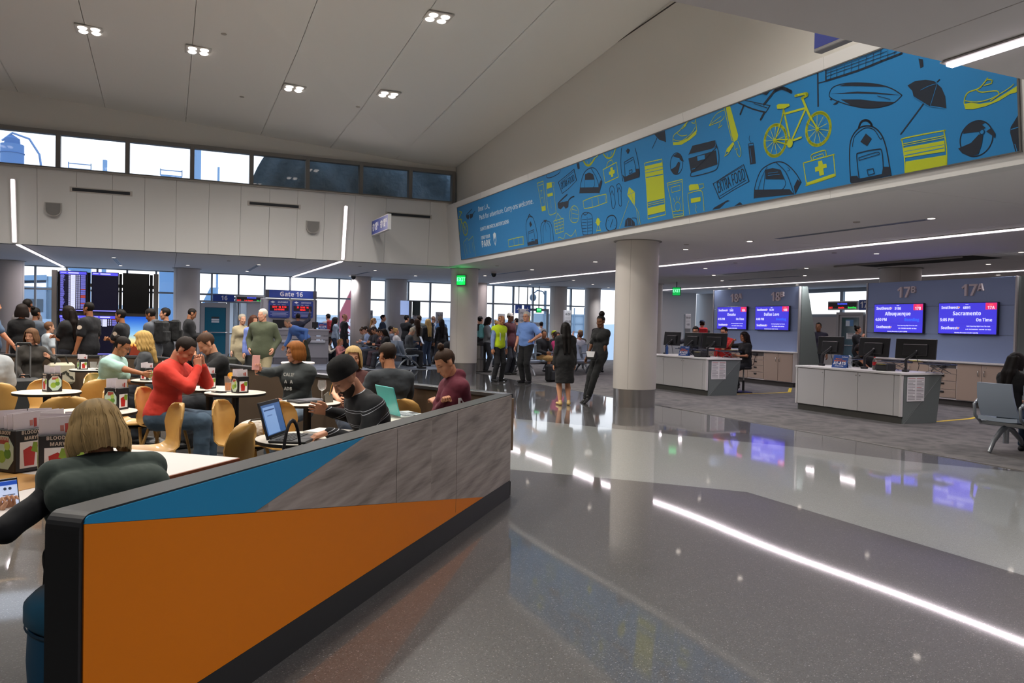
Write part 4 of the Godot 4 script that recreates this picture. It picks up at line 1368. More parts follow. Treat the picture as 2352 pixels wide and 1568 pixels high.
# a black box of printed drink pictures that holds white cards
func menu_box(label: String, at: Vector3, turn: float, s := 1.0, kind := 0, cards := 3) -> void:
	var o := thing("menu_holder", label, "menu holder", at, turn, "menu holders on the tables")
	var w := 0.1 * s
	var h := 0.135 * s
	obj("holder", mb().box(V(0, h / 2,0), V(w, h, w), 0.004), M("1c191b", 0.45), o)
	for k in 4:
		var b := Basis(Vector3.UP, PI / 2 * k)
		var c := b * V(0,0, w / 2 + 0.0008)
		var red: bool = (k + kind) % 2 == 0
		var oct := PackedVector2Array()
		for e in 8: oct.append(Vector2(cos(PI / 8 + e * PI / 4) * w * 0.47, sin(PI / 8 + e * PI / 4) * h * 0.42))
		if red:
			obj("picture", mb().box(c + V(0, h * 0.4,0), V(w * 0.7, h * 0.62,0.0012), 0.0, b), M("e6e1df", 0.5), o)
			obj("picture", mb().slab(PackedVector2Array([Vector2(-0.2 * w, -0.26 * h), Vector2(0.12 * w, -0.26 * h), Vector2(0.17 * w, 0.12 * h), Vector2(0.0,0.2 * h), Vector2(-0.24 * w, 0.12 * h)]), 0.002, c + b * V(0, h * 0.4,0.0004), b), M("b3231d", 0.4), o)
			obj("picture", mb().slab(PackedVector2Array([Vector2(0.02 * w, 0.08 * h), Vector2(0.3 * w, 0.0), Vector2(0.34 * w, 0.26 * h), Vector2(0.1 * w, 0.29 * h)]), 0.0024, c + b * V(0, h * 0.4,0.0006), b), M("7e9a2e", 0.5), o)
		else:
			obj("picture", mb().slab(oct, 0.0014, c + b * V(0, h * 0.46,0), b), M("b9cdbd", 0.5), o)
			for e in 3:
				var lime := PackedVector2Array()
				for q in 14: lime.append(Vector2(cos(q * TAU / 14), sin(q * TAU / 14)) * w * [0.2,0.16,0.13][e])
				obj("picture", mb().slab(lime, 0.002, c + b * V([-0.12,0.16,0.14][e] * w, h * [0.36,0.44,0.62][e],0.0003 * (e + 1)), b), M(["8fae3a", "5e8a2c", "a9c15a"][e],0.5), o)
			obj("picture", mb().box(c + V(0, h * 0.74,0), V(w * 0.42, h * 0.16,0.002), 0.0, b), M("a2483a", 0.5), o)
		if s > 1.3: text(o, "lettering", "BLOODY\nMARY", 0.011 * s, c + b * V(0, h * 0.86,0.001), b, M("cbb9a9", 0.5), true, 0.001)
	for k in cards:
		var z: float = -w * 0.36 + w * 0.72 * k / maxi(1, cards - 1)
		var b := Basis(Vector3.UP, 0.06 * sin(k * 3.1)) * Basis(Vector3.FORWARD, 0.07 * sin(k * 5.3 + at.x * 9.0))
		var c := V(0.004 * sin(k * 2.0), h + 0.012 * s + 0.008 * s * sin(k * 4.0 + 1.0), z)
		obj("card", mb().box(c, V(w * 0.93,0.075 * s, 0.0025), 0.0, b), M("d9d0d4", 0.55), o)
		for e in 2: obj("card_print", mb().box(c + b * V(w * 0.26 - 0.13 * w * e, 0.002 * s, 0.002), V(w * 0.1,0.028 * s * (1.0 - 0.35 * e), 0.0012), 0.0, b), M("b5443a" if e == 0 else "c07a70", 0.5), o)


func build_court() -> void:
	build_fence()
	# tables
	round_table("round white table with a green-picture menu box, left of the mint-shirted woman", -1.06,-8.88)
	round_table("round white table half hidden by the blonde woman's head", -0.5,-7.02)
	round_table("round white table with a carafe and a stemmed glass before the departure screens", -0.93,-12.5)
	round_table("small round white table with a water bottle beside the curly-haired woman", -0.08,-10.36)
	round_table("round white table between the two men holding their hands to their faces", 0.44,-9.1)
	round_table("round white table with the orange drink beside the red sweater", 0.66,-8.5)
	round_table("round white table with a black folder before the woman in glasses", 1.2,-7.36)
	round_table("round white table under the open black laptop", 0.82,-5.15)
	round_table("round white table under the turquoise laptop", 1.72,-6.1)
	var ct := thing("communal_table", "long white table with a brown edge beside the low wall in the foreground", "table", fence_point(0,0,0), 0.0)
	ct.position = V(0.37,0,-4.5)
	ct.rotation.y = atan2(-0.76446,-0.64467)
	obj("top", mb().box(V(1.0,0.728,0.42), V(2.0,0.03,0.84), 0.002), M("e3dcd8", 0.35), ct, "white laminate top")
	obj("edge_band", mb().box(V(1.0,0.722,-0.003), V(2.0,0.038,0.008), 0.002), M("8a4a2c", 0.5), ct, "brown edge band")
	obj("edge_band", mb().box(V(1.0,0.722,0.843), V(2.0,0.038,0.008), 0.002), M("8a4a2c", 0.5), ct)
	obj("edge_band", mb().box(V(-0.003,0.722,0.42), V(0.008,0.038,0.85), 0.002), M("8a4a2c", 0.5), ct)
	obj("tray_inlay", mb().box(V(1.02,0.7435,0.58), V(0.5,0.003,0.5), 0.0), M("b98a4f", 0.4), ct, "wood-toned inlay under the menu boxes")
	for x in [0.25,1.75]:
		obj("leg", mb().box(V(x, 0.37,0.42), V(0.07,0.7,0.07), 0.006), M("1b1b1d", 0.5), ct)
		obj("foot", mb().box(V(x, 0.02,0.42), V(0.08,0.03,0.6), 0.006), M("1b1b1d", 0.5), ct)
	# chairs
	for q in [
		["plywood chair at the left edge showing its seat, beside the menu boxes", -1.22,-6.85,35.0],
		["plywood chair facing the viewer across the table with the lime menu box", -1.12,-9.5,5.0],
		["plywood chair with its back to the viewer, above the blonde head", -0.78,-7.75,187.0],
		["plywood chair just left of the mint-shirted woman, seen from behind", -0.72,-9.75,205.0],
		["plywood chair in front of it, turned edge-on", -0.62,-9.15,250.0],
		["empty plywood chair in profile, its back towards the mint-shirted woman's arm", -0.28,-8.55,62.0],
		["large plywood chair in profile facing left, nearest the blonde woman", -0.12,-6.75,285.0],
		["plywood chair with a rounded back standing behind the black bag handle", 0.3,-5.55,238.0],
		["plywood chair holding a white bag, in the middle of the court", 0.62,-6.9,62.0],
		["plywood chair seen edge-on behind the beanie wearer's laptop", 1.0,-6.6,40.0],
		["plywood chair of the grey-shirted person at the left edge", -1.62,-9.35,200.0],
		["plywood chair under the man in the red sweater", 0.0,-8.35,65.0],
		["low plywood chair back just above the menu boxes, behind the blonde hair", -0.46,-5.95,178.0],
		["plywood chair under the man in the beanie", 1.5,-5.3,262.0],
		["plywood chair under the man in the dark grey T-shirt", 1.95,-7.05,170.0],
		["plywood chair under the mint-shirted woman", -0.6,-10.45,60.0]]:
		shell_chair(q[0], q[1], q[2], q[3])
	# what stands on the tables
	var t := 0.7445
	menu_box("menu box with a lime picture on the left round table", V(-1.02, t, -8.9), 0.5 + PI / 2,1.35,0)
	menu_box("small menu box beside the carafe before the departure screens", V(-1.06, t, -12.45), 0.4,1.1,0)
	menu_box("menu box beside the clear water bottle", V(-0.2, t, -10.3), 0.8,1.1,1)
	menu_box("menu box just right of the red sweater", V(0.42, t, -9.02), 0.8,1.2,0)
	menu_box("menu box next to the orange drink", V(0.7, t, -8.45), 0.45,1.25,0)
	menu_box("menu box on the half-hidden round table, behind the blonde head", V(-0.36, t, -7.12), 0.9,1.3,0)
	menu_box("large black menu box at the left end of the foreground group", V(-0.64, t + 0.003,-4.42), 0.75,1.5,0,4)
	menu_box("large black menu box nearest the blonde woman", V(-0.46, t + 0.003,-4.2), 0.15,1.5,0,4)
	menu_box("black menu box behind the foreground pair, left one", V(-0.56, t + 0.003,-4.66), 0.75,1.4,1,4)
	menu_box("black menu box behind the foreground pair, right one", V(-0.38, t + 0.003,-4.46), 0.3,1.4,1,4)
	bottle("clear water bottle on the small table beside the red sweater", V(-0.02, t, -10.42), glass("e3eef2", 0.14), M("e6eaee", 0.4), 0.225,0.036, M("b9cfe6", 0.5))
	tumbler("tall glass of orange beer with a slice on its rim", V(0.6, t, -8.62), 0.042,0.16, M("c77a12", 0.15), 0.09, true)
	tumbler("empty clear tumbler on the table before the departure screens", V(-0.92, t, -12.38), 0.045,0.11, null, 0.0, false)
	wine_glass("stemmed glass on the table before the departure screens", V(-0.78, t, -12.55))
	wine_glass("stemmed glass on the table with the black folder", V(1.36, t, -7.52))
	var car := thing("carafe", "cone-shaped clear carafe with a dark base before the departure screens", "carafe", V(-0.82, t, -12.33))
	obj("body", mb().lathe([Vector2(0,0.0), Vector2(0.065,0.0), Vector2(0.06,0.03), Vector2(0.02,0.15), Vector2(0.025,0.19)],20, Vector3.ZERO, Basis(), true), glass("dfe6e6", 0.2), car)
	obj("base", mb().cyl(V(0,-0.0005,0), V(0,0.012,0), 0.067), M("3b3430", 0.5), car)
	var nap := thing("napkin_stand", "small grey folded stand with a straw on the table with the black folder", "stand", V(1.38, t, -7.32), 0.5)
	for s in [-1,1]: obj("leaf", mb().slab(PackedVector2Array([Vector2(-0.045,0), Vector2(0.045,0), Vector2(0.045,0.07), Vector2(0.0,0.1), Vector2(-0.045,0.07)]), 0.003,V(0,0,0.02 * s), Basis(Vector3.RIGHT, -0.2 * s)), M("6f6a60", 0.5), nap)
	obj("straw", mb().cyl(V(0.0,0.02,0.0), V(0.04,0.2,0.02), 0.004,-1,8), M("b98a4a", 0.5), nap)
	var ph := thing("phone", "black phone lying beside the orange drink", "phone", V(0.5, t, -8.5), 0.6)
	obj("case", mb().box(V(0,0.005,0), V(0.075,0.01,0.15), 0.004), M("15161a", 0.35), ph)
	obj("glass_front", mb().box(V(0,0.0105,0), V(0.067,0.001,0.138)), M("0b0c10", 0.08), ph)
	var co := thing("coaster", "dark square coaster under the orange drink", "coaster", V(0.6, t - 0.0005,-8.62), 0.3)
	co.position.y = 0.744
	obj("board", mb().box(V(0,0.0,0), V(0.1,0.002,0.1)), M("2a211d", 0.7), co)
	var fol := thing("folder", "black folder with papers on the round table", "folder", V(1.2, t, -7.38), 0.35)
	obj("cover", mb().box(V(0,0.01,0), V(0.3,0.018,0.22), 0.005), M("1e1e22", 0.5), fol)
	obj("page", mb().box(V(0.04,0.021,-0.02), V(0.24,0.003,0.18), 0.0, Basis(Vector3.UP, 0.2)), M("52525a", 0.5), fol)
	var sh := thing("paper_sheet", "loose white receipt beside the black folder", "paper", V(1.0, t, -7.3), 0.9)
	obj("sheet", mb().box(V(0,0.001,0), V(0.09,0.002,0.13)), M("dcd6cd", 0.7), sh)
	var pap := thing("paper_stack", "stack of white papers on the table beside the black laptop", "paper", V(1.0, t, -5.28), 0.7)
	for k in 4: obj("sheet", mb().box(V(0.004 * k, 0.003 + 0.005 * k, 0), V(0.2,0.004,0.27), 0.0, Basis(Vector3.UP, 0.05 * k)), M("e2ddd6", 0.7), pap)
	laptop("open black laptop with a blue page on its screen", V(0.76, t, -5.06), deg_to_rad(62), M("2b2d31", 0.45), M("1b1c20", 0.5), true)
	laptop("open turquoise laptop seen from the back of its lid", V(1.78, t, -6.16), deg_to_rad(100), M("5cc6c4", 0.35), M("b9c4c4", 0.4), false)
	var cloth_ := thing("plate", "white paper plate with food on the small table", "plate", V(0.02, t, -10.2))
	obj("dish", mb().lathe([Vector2(0,0.0), Vector2(0.07,0.0), Vector2(0.11,0.015), Vector2(0.112,0.018), Vector2(0.07,0.005), Vector2(0,0.005)],28), M("e6e2dc", 0.5), cloth_)
	obj("food", mb().box(V(0.0,0.018,0.0), V(0.11,0.03,0.07), 0.012), M("a8763e", 0.7), cloth_)
	# bags
	var tote := thing("leather_bag", "arched black leather handle of a bag standing behind the low wall", "bag", fence_point(3.02,0.6,-0.27), atan2(-0.76446,-0.64467))
	var arc := []
	for k in 15:
		var a := PI * k / 14
		arc.append(V(-cos(a) * 0.085,0.13 + sin(a) * 0.26,0.0))
	obj("handle", mb().tube(arc, 0.011,10,0.55), M("17171a", 0.4), tote)
	obj("body", mb().box(V(0,-0.08,0.0), V(0.34,0.42,0.14), 0.04), M("1c1b1d", 0.5), tote)
	obj("seat_support", mb().box(V(0,-0.445,0), V(0.3,0.3,0.22), 0.02), M("2a2624", 0.7), tote)
	var wb := thing("handbag", "white soft bag with a dark strap lying on a plywood chair", "bag", V(0.68,0.455,-6.83), 0.4)
	obj("body", mb().ball(V(0,0.1,0), V(0.17,0.11,0.13), 20,12), M("cfc8bd", 0.7,0.0, {"bump": [noise(0.02,3), 3.0,2.0]}), wb)
	obj("strap", mb().tube([V(-0.14,0.12,0.05), V(-0.06,0.215,0.07), V(0.06,0.215,0.06), V(0.14,0.12,0.05)],0.008,8,0.5), M("3a3630", 0.6), wb)
	# suitcase with its raised handle and a patterned bag on the left
	var su := thing("suitcase", "black wheeled suitcase with a raised grey handle before the woman in the cardigan", "suitcase", V(-1.82,0,-12.9), 0.3)
	obj("shell", mb().box(V(0,0.34,0), V(0.38,0.52,0.24), 0.04), M("26282a", 0.6), su)
	obj("top_handle", mb().tube([V(-0.07,0.6,0), V(-0.06,0.635,0), V(0.06,0.635,0), V(0.07,0.6,0)],0.012,8), M("1a1a1c", 0.5), su)
	for s in [-1,1]:
		obj("handle_tube", mb().cyl(V(0.085 * s, 0.58,-0.08), V(0.085 * s, 1.06,-0.08), 0.011), M("a9abad", 0.3,0.8), su)
		obj("wheel", mb().cyl(V(0.14 * s - 0.015,0.04,-0.09), V(0.14 * s + 0.015,0.04,-0.09), 0.04), M("141414", 0.6), su)
	obj("grip", mb().tube([V(-0.095,1.05,-0.08), V(-0.08,1.085,-0.08), V(0.08,1.085,-0.08), V(0.095,1.05,-0.08)],0.017,10), M("202224", 0.5), su)
	var pb := thing("tote_bag", "cream cloth bag with dark plant print beside the woman in the cardigan", "bag", V(-1.42,0.47,-13.38), 0.2)
	obj("body", mb().box(V(0,0.16,0), V(0.36,0.32,0.16), 0.05), M("c4bca4", 0.8), pb)
	for k in 6: obj("print", mb().slab(PackedVector2Array([Vector2(0,-0.05), Vector2(0.025,0.0), Vector2(0,0.06), Vector2(-0.02,0.0)]), 0.003,V(-0.13 + 0.052 * k, 0.14 + 0.05 * sin(k * 2.3), 0.082), Basis(Vector3.BACK, sin(k * 1.7))), M("3b3a2e", 0.8), pb)
	for z in [-0.05,0.05]: obj("handle", mb().tube([V(-0.09,0.3, z), V(-0.05,0.42, z), V(0.05,0.42, z), V(0.09,0.3, z)],0.01,8,0.5), M("2b2822", 0.7), pb)
	# blue stool under the blonde woman
	var st := thing("padded_stool", "blue upholstered round stool at the end of the low wall", "stool", V(-0.2,0,-3.5))
	obj("seat_pad", mb().lathe([Vector2(0,0.31), Vector2(0.27,0.31), Vector2(0.29,0.33), Vector2(0.29,0.39), Vector2(0.26,0.42), Vector2(0,0.425)],36, Vector3.ZERO, Basis(), true), M("1f5f7c", 0.55), st, "blue seat pad")
	obj("drum", mb().lathe([Vector2(0,0.02), Vector2(0.27,0.02), Vector2(0.28,0.18), Vector2(0.275,0.305), Vector2(0,0.305)],36, Vector3.ZERO, Basis(), true), M("1b587a", 0.55), st)
	obj("piping", mb().lathe([Vector2(0.283,0.30), Vector2(0.288,0.307), Vector2(0.283,0.314)],36), M("123a50", 0.6), st)
	obj("glide", mb().cyl(V(0,0,0), V(0,0.025,0), 0.24), M("141414", 0.6), st)


func tumbler(label: String, at: Vector3, r: float, h: float, fill: Material, level: float, slice: bool) -> void:
	var o := thing("glass_tumbler", label, "glass", at)
	obj("glass", mb().lathe([Vector2(0,0.001), Vector2(r * 0.78,0.001), Vector2(r, h)],28, Vector3.ZERO, Basis(), true), glass("eef2f0", 0.15), o)
	obj("base", mb().cyl(V(0,0,0), V(0,0.01,0), r * 0.78,-1,24), glass("dfe6e4", 0.3), o)
	if fill: obj("drink", mb().lathe([Vector2(0,0.011), Vector2(r * 0.76,0.011), Vector2(r * (0.78 + 0.22 * level / h) - 0.002, level), Vector2(0, level)],28), fill, o)
	if slice:
		obj("orange_slice", mb().cyl(V(r * 0.5, h, -0.006), V(r * 0.5 + 0.008, h + 0.004,0.006), 0.036,-1,24), M("e0931a", 0.4), o)
		obj("slice_flesh", mb().cyl(V(r * 0.5 - 0.001, h, -0.008), V(r * 0.5 + 0.009, h + 0.004,0.008), 0.028,-1,20), M("f0b63e", 0.4), o)


func wine_glass(label: String, at: Vector3) -> void:
	var o := thing("wine_glass", label, "glass", at)
	var g := glass("f2f4f4", 0.16)
	obj("bowl", mb().lathe([Vector2(0.004,0.09), Vector2(0.03,0.1), Vector2(0.042,0.135), Vector2(0.036,0.19)],24, Vector3.ZERO, Basis(), true), g, o)
	obj("stem", mb().cyl(V(0,0.005,0), V(0,0.092,0), 0.004,0.004,10), g, o)
	obj("foot", mb().lathe([Vector2(0,0), Vector2(0.036,0.0), Vector2(0.036,0.003), Vector2(0.004,0.01)],24), g, o)


func laptop(label: String, at: Vector3, turn: float, lid: Material, deck: Material, page: bool) -> void:
	# local +z is the user's side
	var o := thing("laptop", label, "laptop", at, turn)
	obj("base", mb().box(V(0,0.009,0.0), V(0.34,0.016,0.235), 0.005), deck, o)
	obj("key_well", mb().box(V(0,0.0175,-0.025), V(0.3,0.0015,0.11)), M("0f1013", 0.6), o)
	for r in 5:
		for c in 13: obj("key", once("key", func(): return mb().box(Vector3.ZERO, V(0.019,0.004,0.017), 0.002)), M("1d1e22", 0.6) if page else M("8c9698", 0.5), o).position = V(-0.138 + 0.023 * c, 0.0195,-0.07 + 0.0215 * r)
	obj("touch_pad", mb().box(V(0,0.0175,0.075), V(0.1,0.001,0.06)), M("26282c", 0.35), o)
	var b := Basis(Vector3.RIGHT, -0.28)
	var c := V(0,0.017,-0.118) + b * V(0,0.118,0)
	obj("screen_lid", mb().box(c + b * V(0,0,-0.004), V(0.34,0.235,0.009), 0.004, b), lid, o, "turquoise lid" if not page else "black lid")
	obj("bezel", mb().box(c + b * V(0,0,0.001), V(0.33,0.225,0.002), 0.0, b), M("101114", 0.4), o)
	obj("display", mb().box(c + b * V(0,0,0.0022), V(0.305,0.19,0.001), 0.0, b), M("3c5f93", 0.3,0.0, {"glow": 0.55}), o)
	if page:
		obj("page", mb().box(c + b * V(-0.04,-0.005,0.003), V(0.19,0.17,0.0006), 0.0, b), M("7d9fd0", 0.3,0.0, {"glow": 0.6}), o)
		obj("page_bar", mb().box(c + b * V(-0.04,0.06,0.0036), V(0.17,0.008,0.0006), 0.0, b), M("2c4c80", 0.3,0.0, {"glow": 0.4}), o)
		obj("page_bar", mb().box(c + b * V(-0.05,0.025,0.0036), V(0.08,0.007,0.0006), 0.0, b), M("5f83ba", 0.3,0.0, {"glow": 0.4}), o)
	obj("hinge", mb().cyl(V(-0.12,0.017,-0.118), V(0.12,0.017,-0.118), 0.006), M("1a1b1e", 0.4), o)


# ---- departure screens, gate 16, hanging signs, seats, posts and the bin
func list_texture(rows: int, fill: float, sd: int) -> ImageTexture:   # a board of flights too far off to read: bars of light for words
	var w := 192
	var h := 320
	var im := Image.create(w, h, false, Image.FORMAT_RGB8)
	im.fill(hx("0c0b1e"))
	var r := RandomNumberGenerator.new()
	r.seed = sd
	im.fill_rect(Rect2i(0,0, w, 22), hx("5a55e8"))
	im.fill_rect(Rect2i(60,6,76,9), hx("dcdcff"))
	im.fill_rect(Rect2i(6,6,40,6), hx("b9b8ff"))
	im.fill_rect(Rect2i(0, h - 14, w, 8), hx("8f8cff"))
	if fill > 0.0: im.fill_rect(Rect2i(78,26,34, int((h - 44) * fill)), hx("e4e6ff"))
	var n := int(rows * fill)
	for k in n:
		var y := 27 + k * (h - 46) / rows
		var c := hx("6f6cf5")
		im.fill_rect(Rect2i(4, y, 18 + r.randi() % 18,4), hx("8d8bff"))
		if k % 2 == 0: im.fill_rect(Rect2i(30, y, 28,5), hx("22213c"))
		im.fill_rect(Rect2i(62, y, 13,4), hx("cfd0ff"))
		im.fill_rect(Rect2i(82, y, 26,3), hx("aeb2e8"))
		im.fill_rect(Rect2i(118, y, 10,4), hx("cfd0ff"))
		im.fill_rect(Rect2i(134, y, 10,4), hx("cfd0ff"))
		im.fill_rect(Rect2i(150, y, 36,4), hx("e2574e") if r.randf() < 0.28 else hx("8f8df5"))
	return ImageTexture.create_from_image(im)


func glow_picture(t: Texture2D, k: float) -> StandardMaterial3D:
	var m := StandardMaterial3D.new()
	m.albedo_color = Color(0.02,0.02,0.03)
	m.roughness = 0.25
	m.emission_enabled = true
	m.emission_texture = t
	m.emission = Color.BLACK
	m.emission_energy_multiplier = k
	return m


func build_departures() -> void:
	var z := -23.5
	var o := thing("screen_frame", "grey metal frame that carries the six departure screens", "frame", V(-1.455,0, z))
	var me := M("8e8a86", 0.4,0.5)
	for x in [-1.2,1.2]: obj("post", mb().box(V(x, 1.33,0), V(0.12,2.66,0.16), 0.006), me, o)
	for x in [-1.1,-0.42,0.33,1.08]: obj("upright", mb().box(V(x, 1.33,-0.06), V(0.07,2.6,0.06), 0.004), M("2a2a2c", 0.5), o)
	for y in [0.32,1.55,2.3]: obj("rail", mb().box(V(0, y, -0.06), V(2.4,0.09,0.05), 0.004), me, o)
	obj("foot_panel", mb().box(V(0,0.15,0.0), V(2.4,0.3,0.12), 0.004), me, o)
	var full := list_texture(34,1.0,3)
	var few := list_texture(34,0.0,4)
	var some := list_texture(34,0.22,5)
	var im := Image.create(64,128, false, Image.FORMAT_RGB8)
	for y in 128:
		var f := y / 127.0
		var c := hx("1c56c8").lerp(hx("8ec4ec"), clampf(f / 0.45,0,1)) if f < 0.45 else hx("8ec4ec").lerp(hx("ffe9a0"), clampf((f - 0.45) / 0.2,0,1))
		if f > 0.65: c = hx("ffe9a0").lerp(hx("f08a1c"), clampf((f - 0.65) / 0.15,0,1))
		for x in 64:
			var sky := 0.80 - 0.05 * absf(sin(x * 0.9)) - (0.05 if x % 13 < 3 else 0.0)
			im.set_pixel(x, y, c if f < sky else hx("7a2f1e"))
	var sun := ImageTexture.create_from_image(im)
	var names := [["upper left departure screen, full of flights", full, 1],["upper middle departure screen, lit only at its edges", few, 1],["dark upper right departure screen", null, 0],["lower left departure screen, full of flights", full, 1],["lower middle departure screen, a quarter full of flights", some, 1],["lower right screen with a blue and yellow sunset picture", sun, 1]]
	for k in 6:
		var x: float = [-0.77,-0.028,0.71][k % 3]
		var y := 2.115 if k < 3 else 0.975
		var s := thing("departure_screen", names[k][0],"screen", V(-1.455 + x, y, z + 0.06))
		obj("bezel", mb().box(V(0,0,0), V(0.64,1.07,0.06), 0.006), M("111114", 0.4), s)
		var face := mb()
		face.quad(V(-0.305,-0.52,0.032), V(0.305,-0.52,0.032), V(0.305,0.52,0.032), V(-0.305,0.52,0.032), V(0,0,1))
		obj("display", face, glow_picture(names[k][1],1.3) if names[k][1] else M("15171a", 0.2), s)


func build_gate16() -> void:
	var wt := M("f2f2f2", 0.5)
	var nv := M("2446a0", 0.4)
	# big sign and the wall of boards
	var w := thing("gate_podium_wall", "grey wall with two blue flight boards behind the gate 16 counter", "partition", V(3.96,0,-28.5))
	obj("body", mb().box(V(0,1.115,-0.08), V(1.9,2.23,0.16), 0.01), M("a9a6a8", 0.5), w)
	obj("edge_trim", mb().box(V(-0.93,1.115,0.005), V(0.06,2.2,0.02)), M("8d8c90", 0.4,0.4), w)
	obj("edge_trim", mb().box(V(0.93,1.115,0.005), V(0.06,2.2,0.02)), M("5a5a60", 0.4,0.4), w)
	var s := thing("gate_sign", "long blue sign reading Gate 16", "sign", V(4.02,2.39,-28.42))
	obj("case", mb().box(V(0,0,-0.06), V(1.76,0.28,0.14), 0.006), M("4d4d52", 0.5), s)
	obj("face", mb().box(V(0,0,0.012), V(1.5,0.255,0.01)), nv, s)
	text(s, "lettering", "Gate 16", 0.155,V(0,0.0,0.02), Basis(), wt)
	for k in 2:
		var b := thing("flight_board", "%s rounded blue board with red lit lines behind the gate 16 counter" % ["left", "right"][k],"sign", V([3.625,4.425][k],1.87,-28.47))
		var poly := PackedVector2Array()
		for c in 4:
			for e in 5:
				var a := PI / 2 * c + PI / 8 * e
				poly.append(Vector2([1,-1,-1,1][c] * 0.3 + 0.06 * cos(a), [1,1,-1,-1][c] * 0.25 + 0.06 * sin(a)))
		obj("plate", mb().slab(poly, 0.03), M("2a4390", 0.4), b)
		obj("wing_mark", mb().slab(PackedVector2Array([Vector2(-0.3,0.24), Vector2(-0.22,0.2), Vector2(-0.14,0.24), Vector2(-0.2,0.26), Vector2(-0.22,0.28), Vector2(-0.25,0.26)]), 0.034), wt, b)
		text(b, "lettering", "SOUTHWEST", 0.05,V(0.12,0.235,0.017), Basis(), wt, true, 0.003, false, 1,0.85)
		text(b, "lettering", "Flight      Gate      Departs", 0.028,V(0,0.15,0.017), Basis(), wt, false)
		obj("lit_field", mb().box(V(0,0.03,0.012), V(0.64,0.18,0.008)), M("1a1426", 0.5), b)
		var red := M("ff2a2a", 0.5,0.0, {"glow": 1.6})
		text(b, "lettering", ["5217  16  5:10", "21  5316  16"][k],0.06,V(0,0.07,0.018), Basis(), red, true, 0.003, false, 1,0.9)
		text(b, "lettering", ["LAS VEGAS", "RENO"][k],0.055,V(0,-0.02,0.018), Basis(), red, true, 0.003, false, 1,0.9)
		for e in 4: obj("print_line", mb().box(V(0,-0.11 - 0.045 * e, 0.016), V(0.6 - 0.12 * (e % 2), 0.016,0.003)), M("aab6dc", 0.5), b)
	# counter
	var c := thing("gate_counter", "grey two-level counter under the Gate 16 sign", "counter", V(4.19,0,-27.5))
	obj("top", mb().box(V(0,1.17,0.0), V(1.92,0.05,0.62), 0.008), M("b3b0b4", 0.4), c)
	obj("upper_front", mb().box(V(0,1.06,0.28), V(1.86,0.17,0.03), 0.003), M("9b999d", 0.5), c)
	obj("front", mb().box(V(0,0.52,0.25), V(1.84,0.6,0.03), 0.003), M("a3a1a5", 0.5), c)
	obj("middle_front", mb().box(V(0,0.9,0.27), V(1.84,0.12,0.03), 0.003), M("a9a7ab", 0.5), c)
	obj("light_ledge", mb().box(V(0,0.78,0.3), V(1.62,0.09,0.06), 0.004), M("cfd0d6", 0.35), c)
	obj("side", mb().box(V(0.92,0.6,-0.02), V(0.03,1.1,0.56)), M("8e8c90", 0.5), c)
	obj("side", mb().box(V(-0.92,0.6,-0.02), V(0.03,1.1,0.56)), M("8e8c90", 0.5), c)
	obj("plinth", mb().box(V(0,0.11,0.0), V(1.78,0.22,0.5)), M("77757a", 0.6), c)
	var t := 1.197
	var mo := thing("desk_monitor", "black monitor at the left end of the gate 16 counter", "monitor", V(3.55, t, -27.55), 0.1)
	obj("case", mb().box(V(0,0.17,0), V(0.5,0.26,0.04), 0.008), M("17171a", 0.4), mo)
	obj("stand", mb().box(V(0,0.03,-0.03), V(0.1,0.06,0.1), 0.01), M("17171a", 0.4), mo)
	var mo2 := thing("desk_monitor", "small black monitor near the right end of the gate 16 counter", "monitor", V(4.72, t, -27.6), -0.2)
	obj("case", mb().box(V(0,0.14,0), V(0.2,0.2,0.05), 0.008), M("17171a", 0.4), mo2)
	obj("stand", mb().box(V(0,0.03,-0.03), V(0.08,0.06,0.08), 0.01), M("17171a", 0.4), mo2)
	stand_sign("small blue A1-A15 boarding sign on the gate 16 counter", V(4.93, t, -27.35), 0.0)
	# door 16
	var d := thing("boarding_door", "open grey boarding door with a blue-tinted pane at gate 16", "door", V(1.62,0.02,-30.12))
	var fr := M("a3a5a8", 0.45,0.3)
	for x in [-0.42,0.42]: obj("stile", mb().box(V(x, 1.01,0), V(0.13,2.0,0.06), 0.005), fr, d)
	for y in [0.1,1.95]: obj("rail", mb().box(V(0, y, 0), V(0.72,0.18,0.06), 0.005), fr, d)
	obj("pane", mb().box(V(0,1.05,0), V(0.72,1.72,0.012)), M("16667f", 0.1,0.0), d, "blue-tinted pane")
	obj("push_bar", mb().tube([V(-0.42,0.97,0.03), V(-0.42,0.97,0.09), V(0.42,0.97,0.09), V(0.42,0.97,0.03)],0.02,8), M("c9c8c8", 0.25,0.8), d)
	for k in 3: obj("door_sign", mb().box(V(0.0,1.5 - 0.075 * k, 0.012), V(0.26,0.06,0.004)), M("d8dade" if k else "2f3338", 0.5), d)
	var g := thing("jet_bridge", "white ribbed wall and ramp of the boarding bridge seen through the open door", "bridge", V(2.4,0,-30.6))
	obj("side_wall", mb().box(V(0.28,1.1,-1.4), V(0.05,2.3,3.6), 0.0, Basis(Vector3.UP, 0.22)), M("c6c8cb", 0.5), g)
	for k in 12: obj("rib", mb().box(V(0.22 + 0.065 * (k - 5), 1.1,-0.2 - 0.26 * k), V(0.03,2.2,0.03)), M("b3b6ba", 0.5), g)
	obj("ceiling_panel", mb().box(V(0.0,2.25,-1.5), V(1.4,0.05,3.8)), M("5a5d60", 0.6), g)
	obj("floor_panel", mb().box(V(0.0,-0.03,-1.5), V(1.6,0.05,3.8)), M("56606c", 0.8), g)
	obj("hand_rail", mb().cyl(V(0.12,0.95,-0.1), V(-0.35,0.95,-2.6), 0.025), M("d5d6d8", 0.3,0.6), g)
